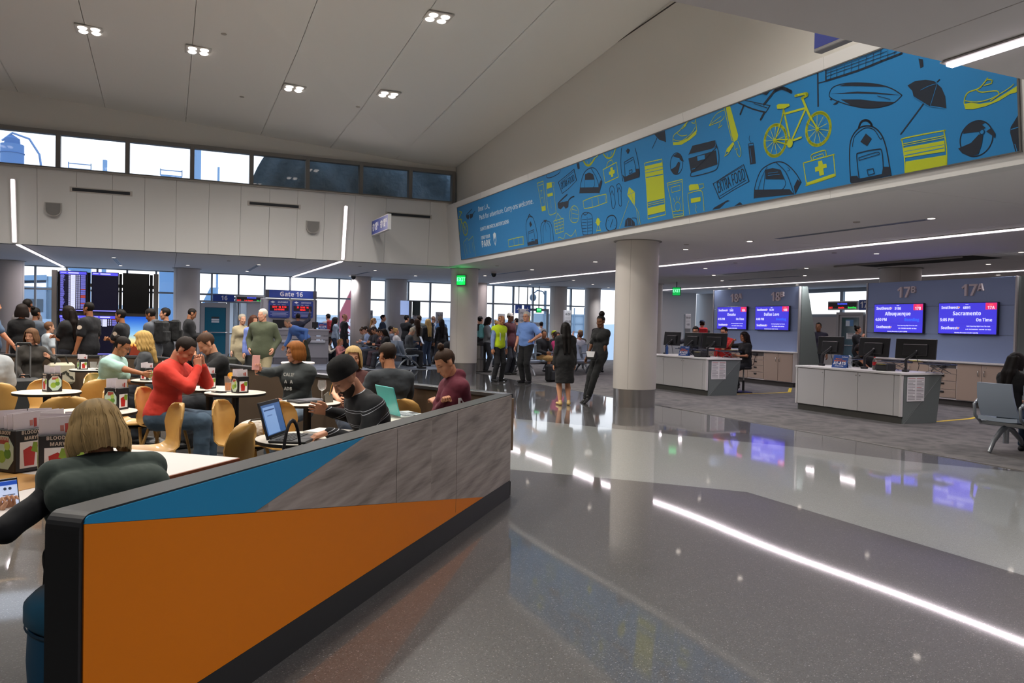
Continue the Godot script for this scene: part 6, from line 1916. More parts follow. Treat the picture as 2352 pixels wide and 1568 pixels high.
# ---- the long blue banner: a board with vinyl prints, given in millimetres from its lower left corner
func build_banner() -> void:
	var up := V(-0.18,1.67,0).normalized()
	var o := thing("banner", "long blue banner printed with yellow and navy beach and camping gear", "banner")
	o.transform = Transform3D(Basis(V(0,0,1), up, V(0,0,1).cross(up)), V(7.331,3.23,-20.12))
	obj("board", mb().box(V(7.62,0.697,0.006), V(15.24,1.394,0.012)), M("1a76b2", 0.5), o, "blue board")
	for y in [-0.006,1.4]: obj("edge_trim", mb().box(V(7.62, y, 0.008), V(15.28,0.014,0.02)), M("6b6a68", 0.4,0.4), o)
	for x in [-0.008,15.248]: obj("edge_trim", mb().box(V(x, 0.697,0.008), V(0.016,1.42,0.02)), M("6b6a68", 0.4,0.4), o)
	var ink := {"y": M("a9b51d", 0.5), "k": M("16202f", 0.5), "b": M("1a76b2", 0.5)}
	var icons := [
		
["volleyball_net", [["s", "k", 26,[12838,1389,12818,1001]],["s", "k", 12,[12850,1270,12955,1263]],["s", "k", 22,[12967,1389,12959,1266]],["s", "k", 24,[12959,1266,13425,1253,13760,1264,14019,1270]],["s", "k", 7,[12977,1315,13463,1310,13952,1306]],["s", "k", 7,[12979,1350,13465,1344,13829,1349]],["s", "k", 7,[12981,1378,13310,1375,13766,1379]],["s", "k", 6,[13030,1257,13047,1381]],["s", "k", 6,[13122,1253,13141,1382]],["s", "k", 6,[13231,1252,13248,1375]],["s", "k", 6,[13338,1252,13356,1372]],["s", "k", 6,[13443,1255,13460,1373]],["s", "k", 6,[13545,1260,13562,1376]],["s", "k", 6,[13646,1264,13662,1373]],["s", "k", 6,[13744,1263,13760,1381]],["s", "k", 6,[13840,1267,13854,1355]],["s", "k", 6,[13926,1268,13936,1310]]]],
		["surfboard", [["c", "k", 12,[13001,1100,13061,1163,13226,1162,13451,1109,13682,1033,13870,937,13996,833,13893,780,13733,773,13536,807,13316,888,13123,984,13017,1053]],["f", "k", 0,[13153,1153,13279,1152,13468,1104,13682,1033,13808,971,13583,1036,13329,1107]],["f", "k", 0,[13019,1098,13411,1023,13677,945,13996,833,13676,929,13410,1004]],["f", "k", 0,[13170,994,13457,922,13671,848,13916,781,13733,773,13536,807,13316,892]],["f", "k", 0,[13048,967,13142,993,13122,963,13076,956]],["f", "k", 0,[13000,1036,13044,1046,13033,1018]],["s", "k", 7,[13683,906,13848,825]]]],
		["beach_umbrella", [["f", "k", 0,[14069,917,14160,938,14290,918,14388,876,14467,787,14504,691,14510,573,14417,602,14320,640,14237,709,14137,784,14125,845]],["s", "k", 18,[14257,684,13960,427]],["s", "k", 14,[14422,861,14447,876]],["s", "b", 7,[14417,837,14335,647]],["s", "b", 7,[14414,844,14323,844,14228,827]],["s", "b", 9,[14137,784,14236,701,14320,635]],["s", "b", 9,[14334,637,14486,578]]]],
		["sneaker", [["s", "y", 15,[14956,752,14872,681,14756,669,14716,626,14707,580]],["f", "y", 0,[14700,576,14717,512,14801,492,14927,491,15062,510,15170,546,15234,546,15238,602,15136,566,14989,517,14866,527,14778,563,14720,565]],["s", "y", 12,[14846,664,14895,634,15042,608,15064,567,14978,531]],["s", "y", 12,[14884,683,14949,736,15003,718,14996,692,14922,691]],["s", "y", 10,[14721,595,14841,553,14991,551,15160,600,15208,627]]]],
		["backpack", [["s", "k", 17,[13254,21,13253,290,13283,496,13386,600,13508,615,13623,569,13715,462,13771,290,13811,1]],["s", "k", 30,[13408,616,13442,671,13511,677,13568,639,13588,597]],["s", "k", 9,[13305,421,13338,527,13437,582,13523,591,13621,543,13689,434,13714,435]],["f", "k", 0,[13503,531,13580,456,13511,388,13421,454]],["c", "k", 13,[13379,36,13359,299,13405,332,13642,325,13706,289,13713,71,13675,37]],["c", "k", 9,[13388,279,13640,294,13672,265,13391,248]],["c", "k", 10,[13496,121,13581,123,13594,64,13509,58]],["f", "k", 0,[13267,89,13355,79,13379,35,13692,34,13716,118,13806,102,13817,11,13350,0,13262,5]]]],
		["towel", [["c", "y", 16,[13972,356,14011,374,14448,356,14474,334,14494,163,14487,0,13992,4,13993,168]],["f", "y", 0,[14006,124,14485,105,14484,1,13995,4]],["f", "y", 0,[13987,274,14476,253,14477,142,13994,165]],["s", "b", 6,[13996,233,14469,212]],["s", "b", 10,[14001,190,14468,181]],["s", "y", 10,[13985,317,14470,304]],["s", "y", 8,[13985,298,14472,284]],["s", "b", 5,[14015,151,14479,129]]]],
		["beach_ball", [["o", "k", 14,[14817,202,171]],["f", "k", 0,[14697,330,14770,368,14859,360,14915,338,14883,322,14919,287,14849,263,14766,273,14681,279]],["f", "k", 0,[14622,144,14762,172,14848,238,14891,222,14875,137,14834,47,14756,40,14667,87]],["f", "k", 0,[14924,251,14980,274,15017,208,15010,168,14977,204]],["o", "b", 0,[14882,254,28]],["o", "k", 8,[14882,254,23]]]],
		["cooler_edge", [["f", "k", 0,[15240,335,15165,239,15157,190,15200,4,15234,0]],["s", "b", 10,[15170,216,15240,223]],["s", "b", 8,[15200,72,15218,0]]]],
		["torch", [["f", "k", 0,[14215,1157,14265,1134,14271,1058,14232,1051]]]],
		["bicycle", [["o", "y", 44,[12065,743,198]],["o", "y", 44,[12801,732,192]],["s", "y", 30,[12243,1102,12258,1032,12333,679]],["s", "y", 28,[12267,1041,12616,1028]],["s", "y", 30,[12623,1023,12357,686]],["s", "y", 22,[12239,1092,12218,1018,12180,948,12065,745]],["s", "y", 16,[12077,752,12304,708]],["s", "y", 16,[12075,731,12299,641]],["s", "y", 36,[12573,1160,12681,912]],["s", "y", 26,[12681,912,12798,735]],["s", "y", 32,[12462,1217,12642,1199,12662,1173,12565,1156]],["f", "y", 0,[12130,1177,12167,1188,12352,1145,12359,1117,12272,1107,12201,1115,12138,1133]],["o", "y", 0,[12328,652,50]],["s", "y", 26,[12387,679,12525,689]],["o", "y", 0,[12065,743,31]],["o", "y", 0,[12798,733,26]],["s", "y", 7,[12065,743,12244,671]],["s", "y", 7,[12065,743,12187,591]],["s", "y", 7,[12065,743,12089,559]],["s", "y", 7,[12065,743,11982,587]],["s", "y", 7,[12065,743,11900,668]],["s", "y", 7,[12065,743,11871,775]],["s", "y", 7,[12065,743,11906,871]],["s", "y", 7,[12065,743,11993,923]],["s", "y", 7,[12065,743,12102,916]],["s", "y", 7,[12065,743,12196,854]],["s", "y", 7,[12065,743,12247,756]],["s", "y", 7,[12801,732,12971,679]],["s", "y", 7,[12801,732,12928,596]],["s", "y", 7,[12801,732,12843,556]],["s", "y", 7,[12801,732,12741,574]],["s", "y", 7,[12801,732,12659,646]],["s", "y", 7,[12801,732,12622,746]],["s", "y", 7,[12801,732,12644,843]],["s", "y", 7,[12801,732,12718,902]],["s", "y", 7,[12801,732,12817,905]],["s", "y", 7,[12801,732,12909,853]],["s", "y", 7,[12801,732,12964,762]]]],
		["deck_chair", [["s", "k", 20,[11396,1394,11669,1245,11917,1140]],["s", "k", 10,[11540,1389,12006,1205]],["s", "k", 14,[12006,1207,11917,1136]],["s", "k", 30,[11508,1331,11427,1231]],["s", "k", 34,[11892,1140,11819,1069]],["s", "k", 34,[11896,1249,12117,1376]],["s", "k", 44,[12116,1370,12244,1369,12393,1282]],["s", "k", 9,[11709,1306,11955,1188]],["f", "k", 0,[11871,1394,12021,1394,11951,1356]]]],
		["pocket_knife", [["f", "y", 0,[11134,1394,11228,1387,11361,955,11335,903,11262,884,11221,990]],["s", "y", 12,[11105,1392,11181,1073,11232,908]],["s", "y", 9,[11112,1366,10915,1344,10752,1222,11022,1232,11094,1277]],["s", "y", 9,[11001,1211,10955,1140,11036,1166]],["s", "y", 8,[10753,1228,11028,1293]],["f", "y", 0,[11250,892,11121,825,11102,785,11153,759,11275,857]],["s", "y", 10,[11121,825,11054,726,11153,757]],["s", "y", 10,[11351,878,11396,760,11394,681,11360,663,11315,726,11333,784,11286,775,11283,843]]]],
		["lighter", [["f", "k", 0,[11550,763,11664,753,11679,515,11565,521]],["c", "k", 9,[11553,801,11649,794,11657,759,11556,772]],["s", "k", 6,[11592,903,11574,857,11602,813]],["s", "b", 6,[11583,735,11602,540]]]],
		["sneaker", [["f", "y", 0,[9852,1167,9858,1118,10062,1085,10288,1119,10444,1166,10451,1227,10225,1146,9999,1140]],["s", "y", 12,[9858,1177,9885,1263,10040,1305,10181,1368,10274,1394]],["s", "y", 12,[10449,1384,10459,1202]],["s", "y", 10,[9979,1277,10076,1217,10219,1200]],["s", "y", 14,[10120,1315,10212,1348]],["s", "y", 12,[10168,1344,10237,1375]],["s", "y", 9,[9879,1203,10068,1144,10318,1193,10434,1273]],["s", "y", 10,[10356,1355,10418,1329,10443,1362]]]],
		["beach_ball", [["o", "k", 12,[9909,825,164]],["f", "k", 0,[9823,960,9960,980,10036,944,10102,821,10037,846,9974,898,9907,924]],["f", "k", 0,[9744,760,9881,785,9957,847,10007,824,9968,736,9914,656,9812,683]],["o", "b", 0,[9979,877,23]]]],
		["cooler", [["f", "k", 0,[10218,900,10333,1018,10866,992,10903,895,10812,885,10267,909]],["f", "k", 0,[10217,851,10868,846,10885,643,10260,622]],["s", "b", 8,[10228,852,10829,854]],["s", "b", 8,[10871,981,10812,885,10288,901]],["f", "b", 0,[10433,838,10612,833,10612,771,10438,774]],["s", "b", 10,[10287,675,10385,675]],["c", "k", 12,[10260,622,10287,568,10781,565,10897,622,10930,761,10902,893]]]],
		["snack_bar", [["c", "k", 10,[10827,400,11088,467,11432,544,11529,300,11162,223,10883,147,10755,389]],["s", "k", 8,[10857,403,11416,523]],["s", "k", 8,[10897,189,11468,328]],["s", "k", 14,[10764,382,10884,159]],["s", "k", 14,[11440,535,11523,299]]]],
		["tent", [["s", "k", 14,[11606,60,11636,212,11756,395,11930,459,12111,461,12250,402,12396,265,12478,135]],["f", "k", 0,[11616,173,12274,84,12346,9,11598,61]],["f", "k", 0,[11858,401,11992,402,12135,354,12197,221,11849,278]],["s", "k", 9,[11858,401,11795,140]],["s", "k", 7,[12197,221,12208,160,12165,109,12099,96]],["f", "k", 0,[12421,188,12478,135,12365,6,12353,104]],["s", "k", 10,[12062,459,12227,304,12321,86,12346,9]],["s", "k", 6,[12263,366,12300,326,12252,317]],["s", "b", 6,[11905,347,12085,334]],["s", "b", 6,[11902,318,12115,300]],["s", "k", 8,[11693,155,11784,319,11894,430]]]],
		["first_aid_kit", [["c", "y", 15,[12532,369,12584,371,12998,382,13017,357,13030,128,12594,89,12566,116]],["f", "y", 0,[12772,348,12836,348,12847,298,12903,296,12907,250,12850,249,12859,172,12788,168,12778,229,12721,228,12717,282,12775,289]],["s", "y", 14,[12680,370,12662,428,12707,452,12879,460,12905,431,12910,371]],["s", "y", 8,[12709,371,12704,409,12855,424,12874,384]],["f", "y", 0,[12574,120,13018,160,13030,126,12587,88]]]],
		["towel", [["c", "y", 13,[9036,982,9110,985,9534,965,9542,663,9533,84,9033,72,9048,578]],["f", "y", 0,[9052,742,9548,713,9538,346,9053,344]],["f", "y", 0,[9040,937,9545,913,9547,733,9048,755]],["s", "b", 8,[9038,872,9549,852]],["s", "b", 9,[9047,824,9552,801]],["f", "y", 0,[9054,248,9538,251,9537,139,9046,130]],["s", "y", 8,[9055,314,9534,318]],["s", "y", 8,[9058,284,9536,286]]]],
		["sunscreen", [["c", "y", 12,[9632,567,10030,565,10019,346,10007,13,9740,16,9690,323]],["s", "y", 8,[9648,532,10027,533]],["c", "y", 8,[9731,485,9965,484,9968,408,9746,405]],["o", "y", 9,[9874,167,73]],["s", "y", 8,[9784,310,9801,253]],["s", "y", 8,[9867,326,9873,271]],["s", "y", 8,[9959,314,9925,257]],["s", "y", 8,[9738,107,10004,95]],["s", "y", 8,[9744,51,10003,41]]]],
		["water_bottle", [["f", "y", 0,[10186,441,10225,456,10415,435,10432,353,10190,368]],["s", "y", 10,[10435,426,10541,419,10548,365,10449,351]],["s", "y", 11,[10165,15,10150,301,10209,333,10468,328,10512,237,10517,23]],["f", "y", 0,[10215,244,10455,238,10449,173,10215,177]],["s", "y", 6,[10321,143,10339,101,10317,63,10341,20]]]],
		["sunglasses", [["f", "k", 0,[10710,17,10753,42,11056,110,11108,91,11015,78,10871,13]],["f", "k", 0,[11196,8,11316,46,11368,9]]]],
		["bicycle", [["o", "y", 26,[481,789,174]],["s", "y", 18,[334,1242,114,1135,210,1044,481,789]],["s", "y", 16,[6,1080,298,1055]],["s", "y", 16,[288,1048,5,676]],["s", "y", 20,[148,1278,334,1242]],["s", "y", 5,[481,789,629,711]],["s", "y", 5,[481,789,513,633]],["s", "y", 5,[481,789,379,643]],["s", "y", 5,[481,789,301,738]],["s", "y", 5,[481,789,322,864]],["s", "y", 5,[481,789,434,947]],["s", "y", 5,[481,789,569,940]],["s", "y", 5,[481,789,653,850]]]],
		["sunglasses", [["f", "k", 0,[611,1124,833,1116,869,1047,768,994,646,1047]],["f", "k", 0,[886,1123,1136,1106,1089,1022,916,995]],["s", "k", 14,[666,1133,1077,1228]],["s", "k", 12,[1122,1105,1296,1150]]]],
		["tube", [["c", "y", 12,[4985,1285,5274,1286,5280,1036,5291,681,5115,682,5059,1004]],["f", "y", 0,[5116,776,5283,776,5291,677,5124,681]],["s", "y", 8,[5022,1220,5273,1223]],["s", "y", 7,[5090,1105,5196,1106,5109,1018]],["s", "y", 7,[5113,955,5218,951,5222,836]]]],
		["water_bottle", [["s", "y", 11,[5393,1092,5387,835,5419,603,5526,553,5756,573,5737,869,5724,1069]],["f", "y", 0,[5428,1220,5656,1205,5661,1099,5408,1100]],["s", "y", 8,[5676,1192,5773,1177,5728,1093]],["f", "y", 0,[5423,995,5666,993,5670,929,5432,936]],["s", "y", 6,[5556,874,5558,689]]]],
		["snack_bar", [["c", "k", 11,[5939,1157,6338,1236,6636,1301,6704,1080,6381,975,6074,912]],["s", "k", 7,[6044,1135,6610,1258]],["s", "k", 12,[5959,1148,6076,922]],["s", "k", 12,[6627,1294,6695,1072]]]],
		["sunglasses", [["f", "k", 0,[5841,742,6092,751,6104,660,5961,610,5858,651]],["f", "k", 0,[6091,741,6328,739,6293,616,6176,599,6104,660]],["s", "k", 24,[5873,746,6057,805,6280,863]],["s", "k", 22,[6325,745,6435,783,6559,787]]]],
		["tent", [["s", "k", 13,[6785,820,6849,982,7012,1163,7248,1215,7462,1152,7646,913,7511,716]],["f", "k", 0,[6812,921,7525,823,7533,717,6785,816]],["f", "k", 0,[7046,1134,7200,1142,7342,1089,7383,982,7024,1033]],["s", "k", 7,[7024,1033,6981,896]],["s", "k", 7,[7382,977,7369,883,7309,852]],["s", "k", 8,[7284,1200,7443,1018,7533,822]],["f", "k", 0,[7606,938,7658,902,7535,731,7510,844]]]],
		["first_aid_kit", [["c", "y", 14,[7708,1108,8178,1156,8201,896,7745,862]],["f", "y", 0,[7957,1094,8036,1098,8046,1043,8096,1044,8099,982,8037,978,8038,932,7969,929,7962,978,7901,983,7901,1033,7960,1037]],["s", "y", 11,[7834,1129,7896,1207,8036,1224,8076,1143]]]],
		["backpack", [["s", "k", 14,[8337,805,8311,1033,8326,1202,8372,1361]],["s", "k", 14,[8786,1281,8841,1108,8875,886,8849,791]],["c", "k", 11,[8425,1112,8708,1149,8750,1041,8768,887,8425,859]],["s", "k", 8,[8446,1078,8703,1108]],["c", "k", 8,[8564,947,8652,949,8652,899,8567,894]],["f", "k", 0,[8345,915,8434,854,8767,878,8774,937,8871,928,8863,789,8393,782]],["f", "k", 0,[8573,1322,8631,1284,8560,1224,8505,1292]]]],
		["energy_bar", [["c", "y", 12,[6899,652,7284,675,7754,663,7769,518,7333,493,6917,506]],["s", "y", 9,[7235,641,7242,510]],["s", "y", 9,[7465,650,7475,511]],["s", "y", 10,[7717,651,7735,522]]]],
		["energy_bar", [["c", "y", 12,[3230,239,3644,248,4082,241,4084,74,3613,80,3241,80]],["s", "y", 9,[3559,244,3568,83]],["s", "y", 9,[3811,244,3814,85]],["s", "y", 9,[4054,233,4042,78]]]],
		["sandal", [["c", "k", 11,[7885,730,7960,779,8038,729,8037,588,8042,446,7975,377,7928,408,7915,569]],["s", "k", 11,[7905,624,7966,695,8009,609]]]],
		["sandal", [["c", "k", 11,[8127,764,8213,781,8284,692,8252,575,8252,419,8212,386,8159,438,8159,623]],["s", "k", 11,[8135,644,8204,713,8265,625]]]],
		["kite", [["f", "y", 0,[8524,677,8698,563,8663,328,8450,547]],["s", "b", 6,[8524,673,8664,331]],["s", "b", 6,[8450,547,8692,564]],["s", "y", 7,[8503,454,8131,13]],["s", "y", 9,[8670,330,8764,217,8783,114,8801,11]],["s", "y", 7,[8710,275,8740,18]]]],
		["volleyball", [["c", "y", 10,[6533,613,6665,549,6692,431,6629,303,6484,288,6348,344,6321,475,6405,582]],["s", "y", 7,[6422,561,6639,505]],["s", "y", 7,[6431,481,6667,424]],["s", "y", 7,[6416,386,6648,349]],["s", "y", 7,[6490,601,6410,484,6405,309]]]],
		["backpack", [["s", "k", 13,[4284,35,4262,412,4329,581,4495,638,4664,582,4789,293,4807,23]],["s", "k", 18,[4417,636,4489,693,4568,615]],["f", "k", 0,[4513,538,4580,455,4490,406,4453,491]],["c", "k", 9,[4347,96,4360,314,4647,340,4678,88]],["s", "k", 7,[4395,278,4639,298]],["c", "k", 7,[4509,136,4586,140,4586,79,4514,77]],["f", "k", 0,[4278,91,4676,76,4674,121,4795,125,4811,17,4281,22]]]],
		["jacket", [["s", "k", 11,[4988,19,5001,378,5230,459,5496,367,5554,22]],["s", "k", 7,[5071,22,5112,324,5216,429,5243,248]],["s", "k", 7,[5416,23,5431,312,5295,420]],["f", "k", 0,[5154,488,5314,477,5224,418]]]],
		["picnic_basket", [["c", "y", 11,[5618,416,6041,425,6027,170,5671,152]],["s", "y", 9,[5685,412,5820,551,5980,425]],["s", "y", 8,[5631,353,6040,365]],["s", "y", 8,[5639,291,6040,305]],["s", "y", 8,[5647,228,6034,239]],["s", "y", 6,[5753,411,5779,158]],["s", "y", 6,[5887,416,5904,162]]]],
		["puffer_vest", [["c", "k", 12,[6774,341,6866,425,7058,415,7198,329,7178,55,7114,2,6807,20,6779,153]],["s", "k", 12,[6865,420,6938,383,7058,410]],["s", "k", 8,[7009,337,6985,8]],["s", "k", 6,[6810,312,6984,300]],["s", "k", 6,[6802,255,6976,244]],["s", "k", 6,[6793,199,6968,188]],["s", "k", 6,[6785,142,6960,132]],["s", "k", 6,[6777,86,6952,76]],["s", "k", 6,[7041,295,7192,287]],["s", "k", 6,[7033,239,7184,232]],["s", "k", 6,[7025,184,7177,177]],["s", "k", 6,[7017,128,7169,122]],["s", "k", 6,[7009,72,7161,66]]]],
		["grill", [["o", "y", 0,[7403,202,70]],["s", "y", 8,[7300,201,7512,196]],["s", "y", 10,[7375,128,7324,31]],["s", "y", 10,[7437,125,7487,15]],["s", "y", 9,[7345,48,7484,43]],["s", "y", 8,[7417,304,7413,271]]]],
		["compass", [["c", "k", 18,[7909,264,8013,220,8054,118,8008,26,7907,0,7771,3,7680,60,7687,168,7761,249]],["s", "k", 12,[7927,191,7820,63]],["s", "k", 6,[7761,195,7794,177]],["s", "k", 6,[7971,83,8004,71]]]],
		["binoculars", [["f", "k", 0,[8297,20,8343,130,8428,164,8521,141,8622,65,8633,0]],["s", "k", 11,[8553,141,8676,123,8706,64,8686,3]],["s", "b", 7,[8391,125,8410,19]],["s", "b", 7,[8518,119,8538,23]]]],
		["paper_bag", [["s", "y", 9,[5759,34,5810,70,6000,22,6102,123,6322,42,6525,150,6534,22]]]],
		["paper_bag", [["s", "y", 9,[338,39,264,446,587,528,662,463,996,542,1074,19]],["s", "y", 7,[403,386,492,113]],["s", "y", 7,[668,389,719,123]],["s", "y", 7,[926,393,941,132]]]],
		["bicycle", [["s", "y", 34,[7025,1385,7109,1299,7256,1273,7435,1356]],["s", "y", 26,[7762,1377,7872,1289,8042,1275,8175,1386]],["s", "y", 14,[7435,1356,7567,1386]],["s", "y", 7,[7156,1361,7185,1300]],["s", "y", 7,[7308,1370,7258,1287]],["s", "y", 7,[7883,1372,7908,1296]],["s", "y", 7,[8053,1357,8011,1295]]]],
		["torch", [["f", "k", 0,[6750,1387,6849,1382,6856,1273,6777,1274]]]],
		["beach_umbrella", [["f", "k", 0,[9367,1390,9662,1386,9673,1203,9585,1242,9492,1279]],["s", "k", 12,[9434,1315,9285,1182]]]],
		["cooler", [["s", "k", 12,[5433,1392,5469,1325,5694,1301,6010,1329,6067,1387]]]]]
	for ic in icons:
		var z := 0.0135
		var host: MeshInstance3D = null
		for st in ic[1]:
			z += 0.0006
			var q := PackedVector2Array()
			var a: Array = st[3]
			if st[0] == "o":
				for k in 40: q.append(Vector2(a[0] + a[2] * cos(TAU * k / 40), a[1] + a[2] * sin(TAU * k / 40)) * 0.001)
			else:
				for k in range(0, a.size(), 2): q.append(Vector2(a[k], a[k + 1]) * 0.001)
			var m := mb()
			if st[2] == 0:
				print_fill(m, q, z)
			else:
				# the widths were read at an angle: turn them into millimetres of the board
				var w: float = st[2] * 0.00115 * clampf(1.0 + (7.0 - q[0].x) * 0.035,0.75,1.3)
				print_line(m, smooth(q, st[0] != "s") if q.size() > 2 and st[0] != "o" else q, w, st[0] != "s", z)
			if m.i.size() == 0: continue
			var part := obj(ic[0], m, ink[st[1]], o if host == null else host)
			if host == null: host = part
	var wt := M("c9d6e0", 0.5)
	var L := func(s: String, x0: float, x1: float, y: float, h: float, serif: bool, bold: bool) -> void:
		var t := text(o, "lettering", s, h, V((x0 + x1) / 2, y, 0.014), Basis(), wt, bold, 0.002, serif)
		var w: float = t.mesh.get_aabb().size.x
		if w > 0.0: t.basis = Basis.from_scale(V((x1 - x0) / w, 1,1))
	L.call("Dear L.A.,", 1.52,2.26,1.165,0.115, false, false)
	L.call("Pack for adventure. Carry-ons welcome.", 1.555,4.72,0.95,0.115, false, false)
	L.call("SANTA MONICA MOUNTAINS", 1.555,3.35,0.66,0.085, true, true)
	L.call("FIND YOUR", 1.56,2.155,0.44,0.085, false, true)
	L.call("PARK", 1.565,2.15,0.28,0.16, false, true)
	var em := PackedVector2Array([Vector2(2.36,0.46), Vector2(2.44,0.5), Vector2(2.53,0.46), Vector2(2.53,0.3), Vector2(2.44,0.17), Vector2(2.36,0.3)])
	var mm := mb()
	print_fill(mm, em, 0.0145)
	obj("emblem", mm, wt, o)
	var m2 := mb()
	print_fill(m2, PackedVector2Array([Vector2(2.38,0.3), Vector2(2.42,0.38), Vector2(2.45,0.33), Vector2(2.48,0.4), Vector2(2.51,0.31), Vector2(2.44,0.22)]), 0.0155)
	obj("emblem", m2, ink["b"], o)
	for q in [[11.15,0.365,0.60,0.16,0.185],[6.335,1.1,0.56,0.13,0.155]]:
		var t := text(o, "lettering", "EXTRA FOOD", q[3], V(q[0], q[1],0.016), Basis(), ink["k"], false, 0.002)
		var w: float = t.mesh.get_aabb().size.x
		t.basis = Basis(Vector3.BACK, q[4]) * Basis.from_scale(V(q[2] / maxf(w, 0.01), 1,1))


func smooth(q: PackedVector2Array, closed: bool) -> PackedVector2Array:
	var o := PackedVector2Array()
	var n := q.size()
	for k in (n if closed else n - 1):
		var p0 := q[(k - 1 + n) % n] if closed or k > 0 else q[0]
		var p1 := q[k]
		var p2 := q[(k + 1) % n]
		var p3 := q[(k + 2) % n] if closed or k + 2 < n else q[n - 1]
		# sharp corners stay sharp
		var t1 := 0.5 if (p1 - p0).normalized().dot((p2 - p1).normalized()) > 0.35 else 0.0
		var t2 := 0.5 if (p2 - p1).normalized().dot((p3 - p2).normalized()) > 0.35 else 0.0
		for e in 4:
			var f := e / 4.0
			var m1 := (p2 - p0) * t1
			var m2 := (p3 - p1) * t2
			o.append(p1 * (2 * f * f * f - 3 * f * f + 1) + m1 * (f * f * f - 2 * f * f + f) + p2 * (-2 * f * f * f + 3 * f * f) + m2 * (f * f * f - f * f))
	if not closed: o.append(q[n - 1])
	return o


func print_fill(m: MB, q: PackedVector2Array, z: float) -> void:
	var ix := Geometry2D.triangulate_polygon(q)
	for t in range(0, ix.size(), 3):
		m.tri(V(q[ix[t]].x, q[ix[t]].y, z), V(q[ix[t + 1]].x, q[ix[t + 1]].y, z), V(q[ix[t + 2]].x, q[ix[t + 2]].y, z), V(0,0,1))


func print_line(m: MB, q: PackedVector2Array, w: float, closed: bool, z: float) -> void:
	var n := q.size()
	for k in (n if closed else n - 1):
		var a := q[k]
		var b := q[(k + 1) % n]
		var d := b - a
		if d.length() < 1e-5: continue
		var s := d.orthogonal().normalized() * w * 0.5
		m.quad(V(a.x - s.x, a.y - s.y, z), V(b.x - s.x, b.y - s.y, z), V(b.x + s.x, b.y + s.y, z), V(a.x + s.x, a.y + s.y, z), V(0,0,1))
	for k in n:
		for e in 6:
			var a := TAU * e / 6
			var b := TAU * (e + 1) / 6
			m.tri(V(q[k].x, q[k].y, z), V(q[k].x + cos(a) * w / 2, q[k].y + sin(a) * w / 2, z), V(q[k].x + cos(b) * w / 2, q[k].y + sin(b) * w / 2, z), V(0,0,1))


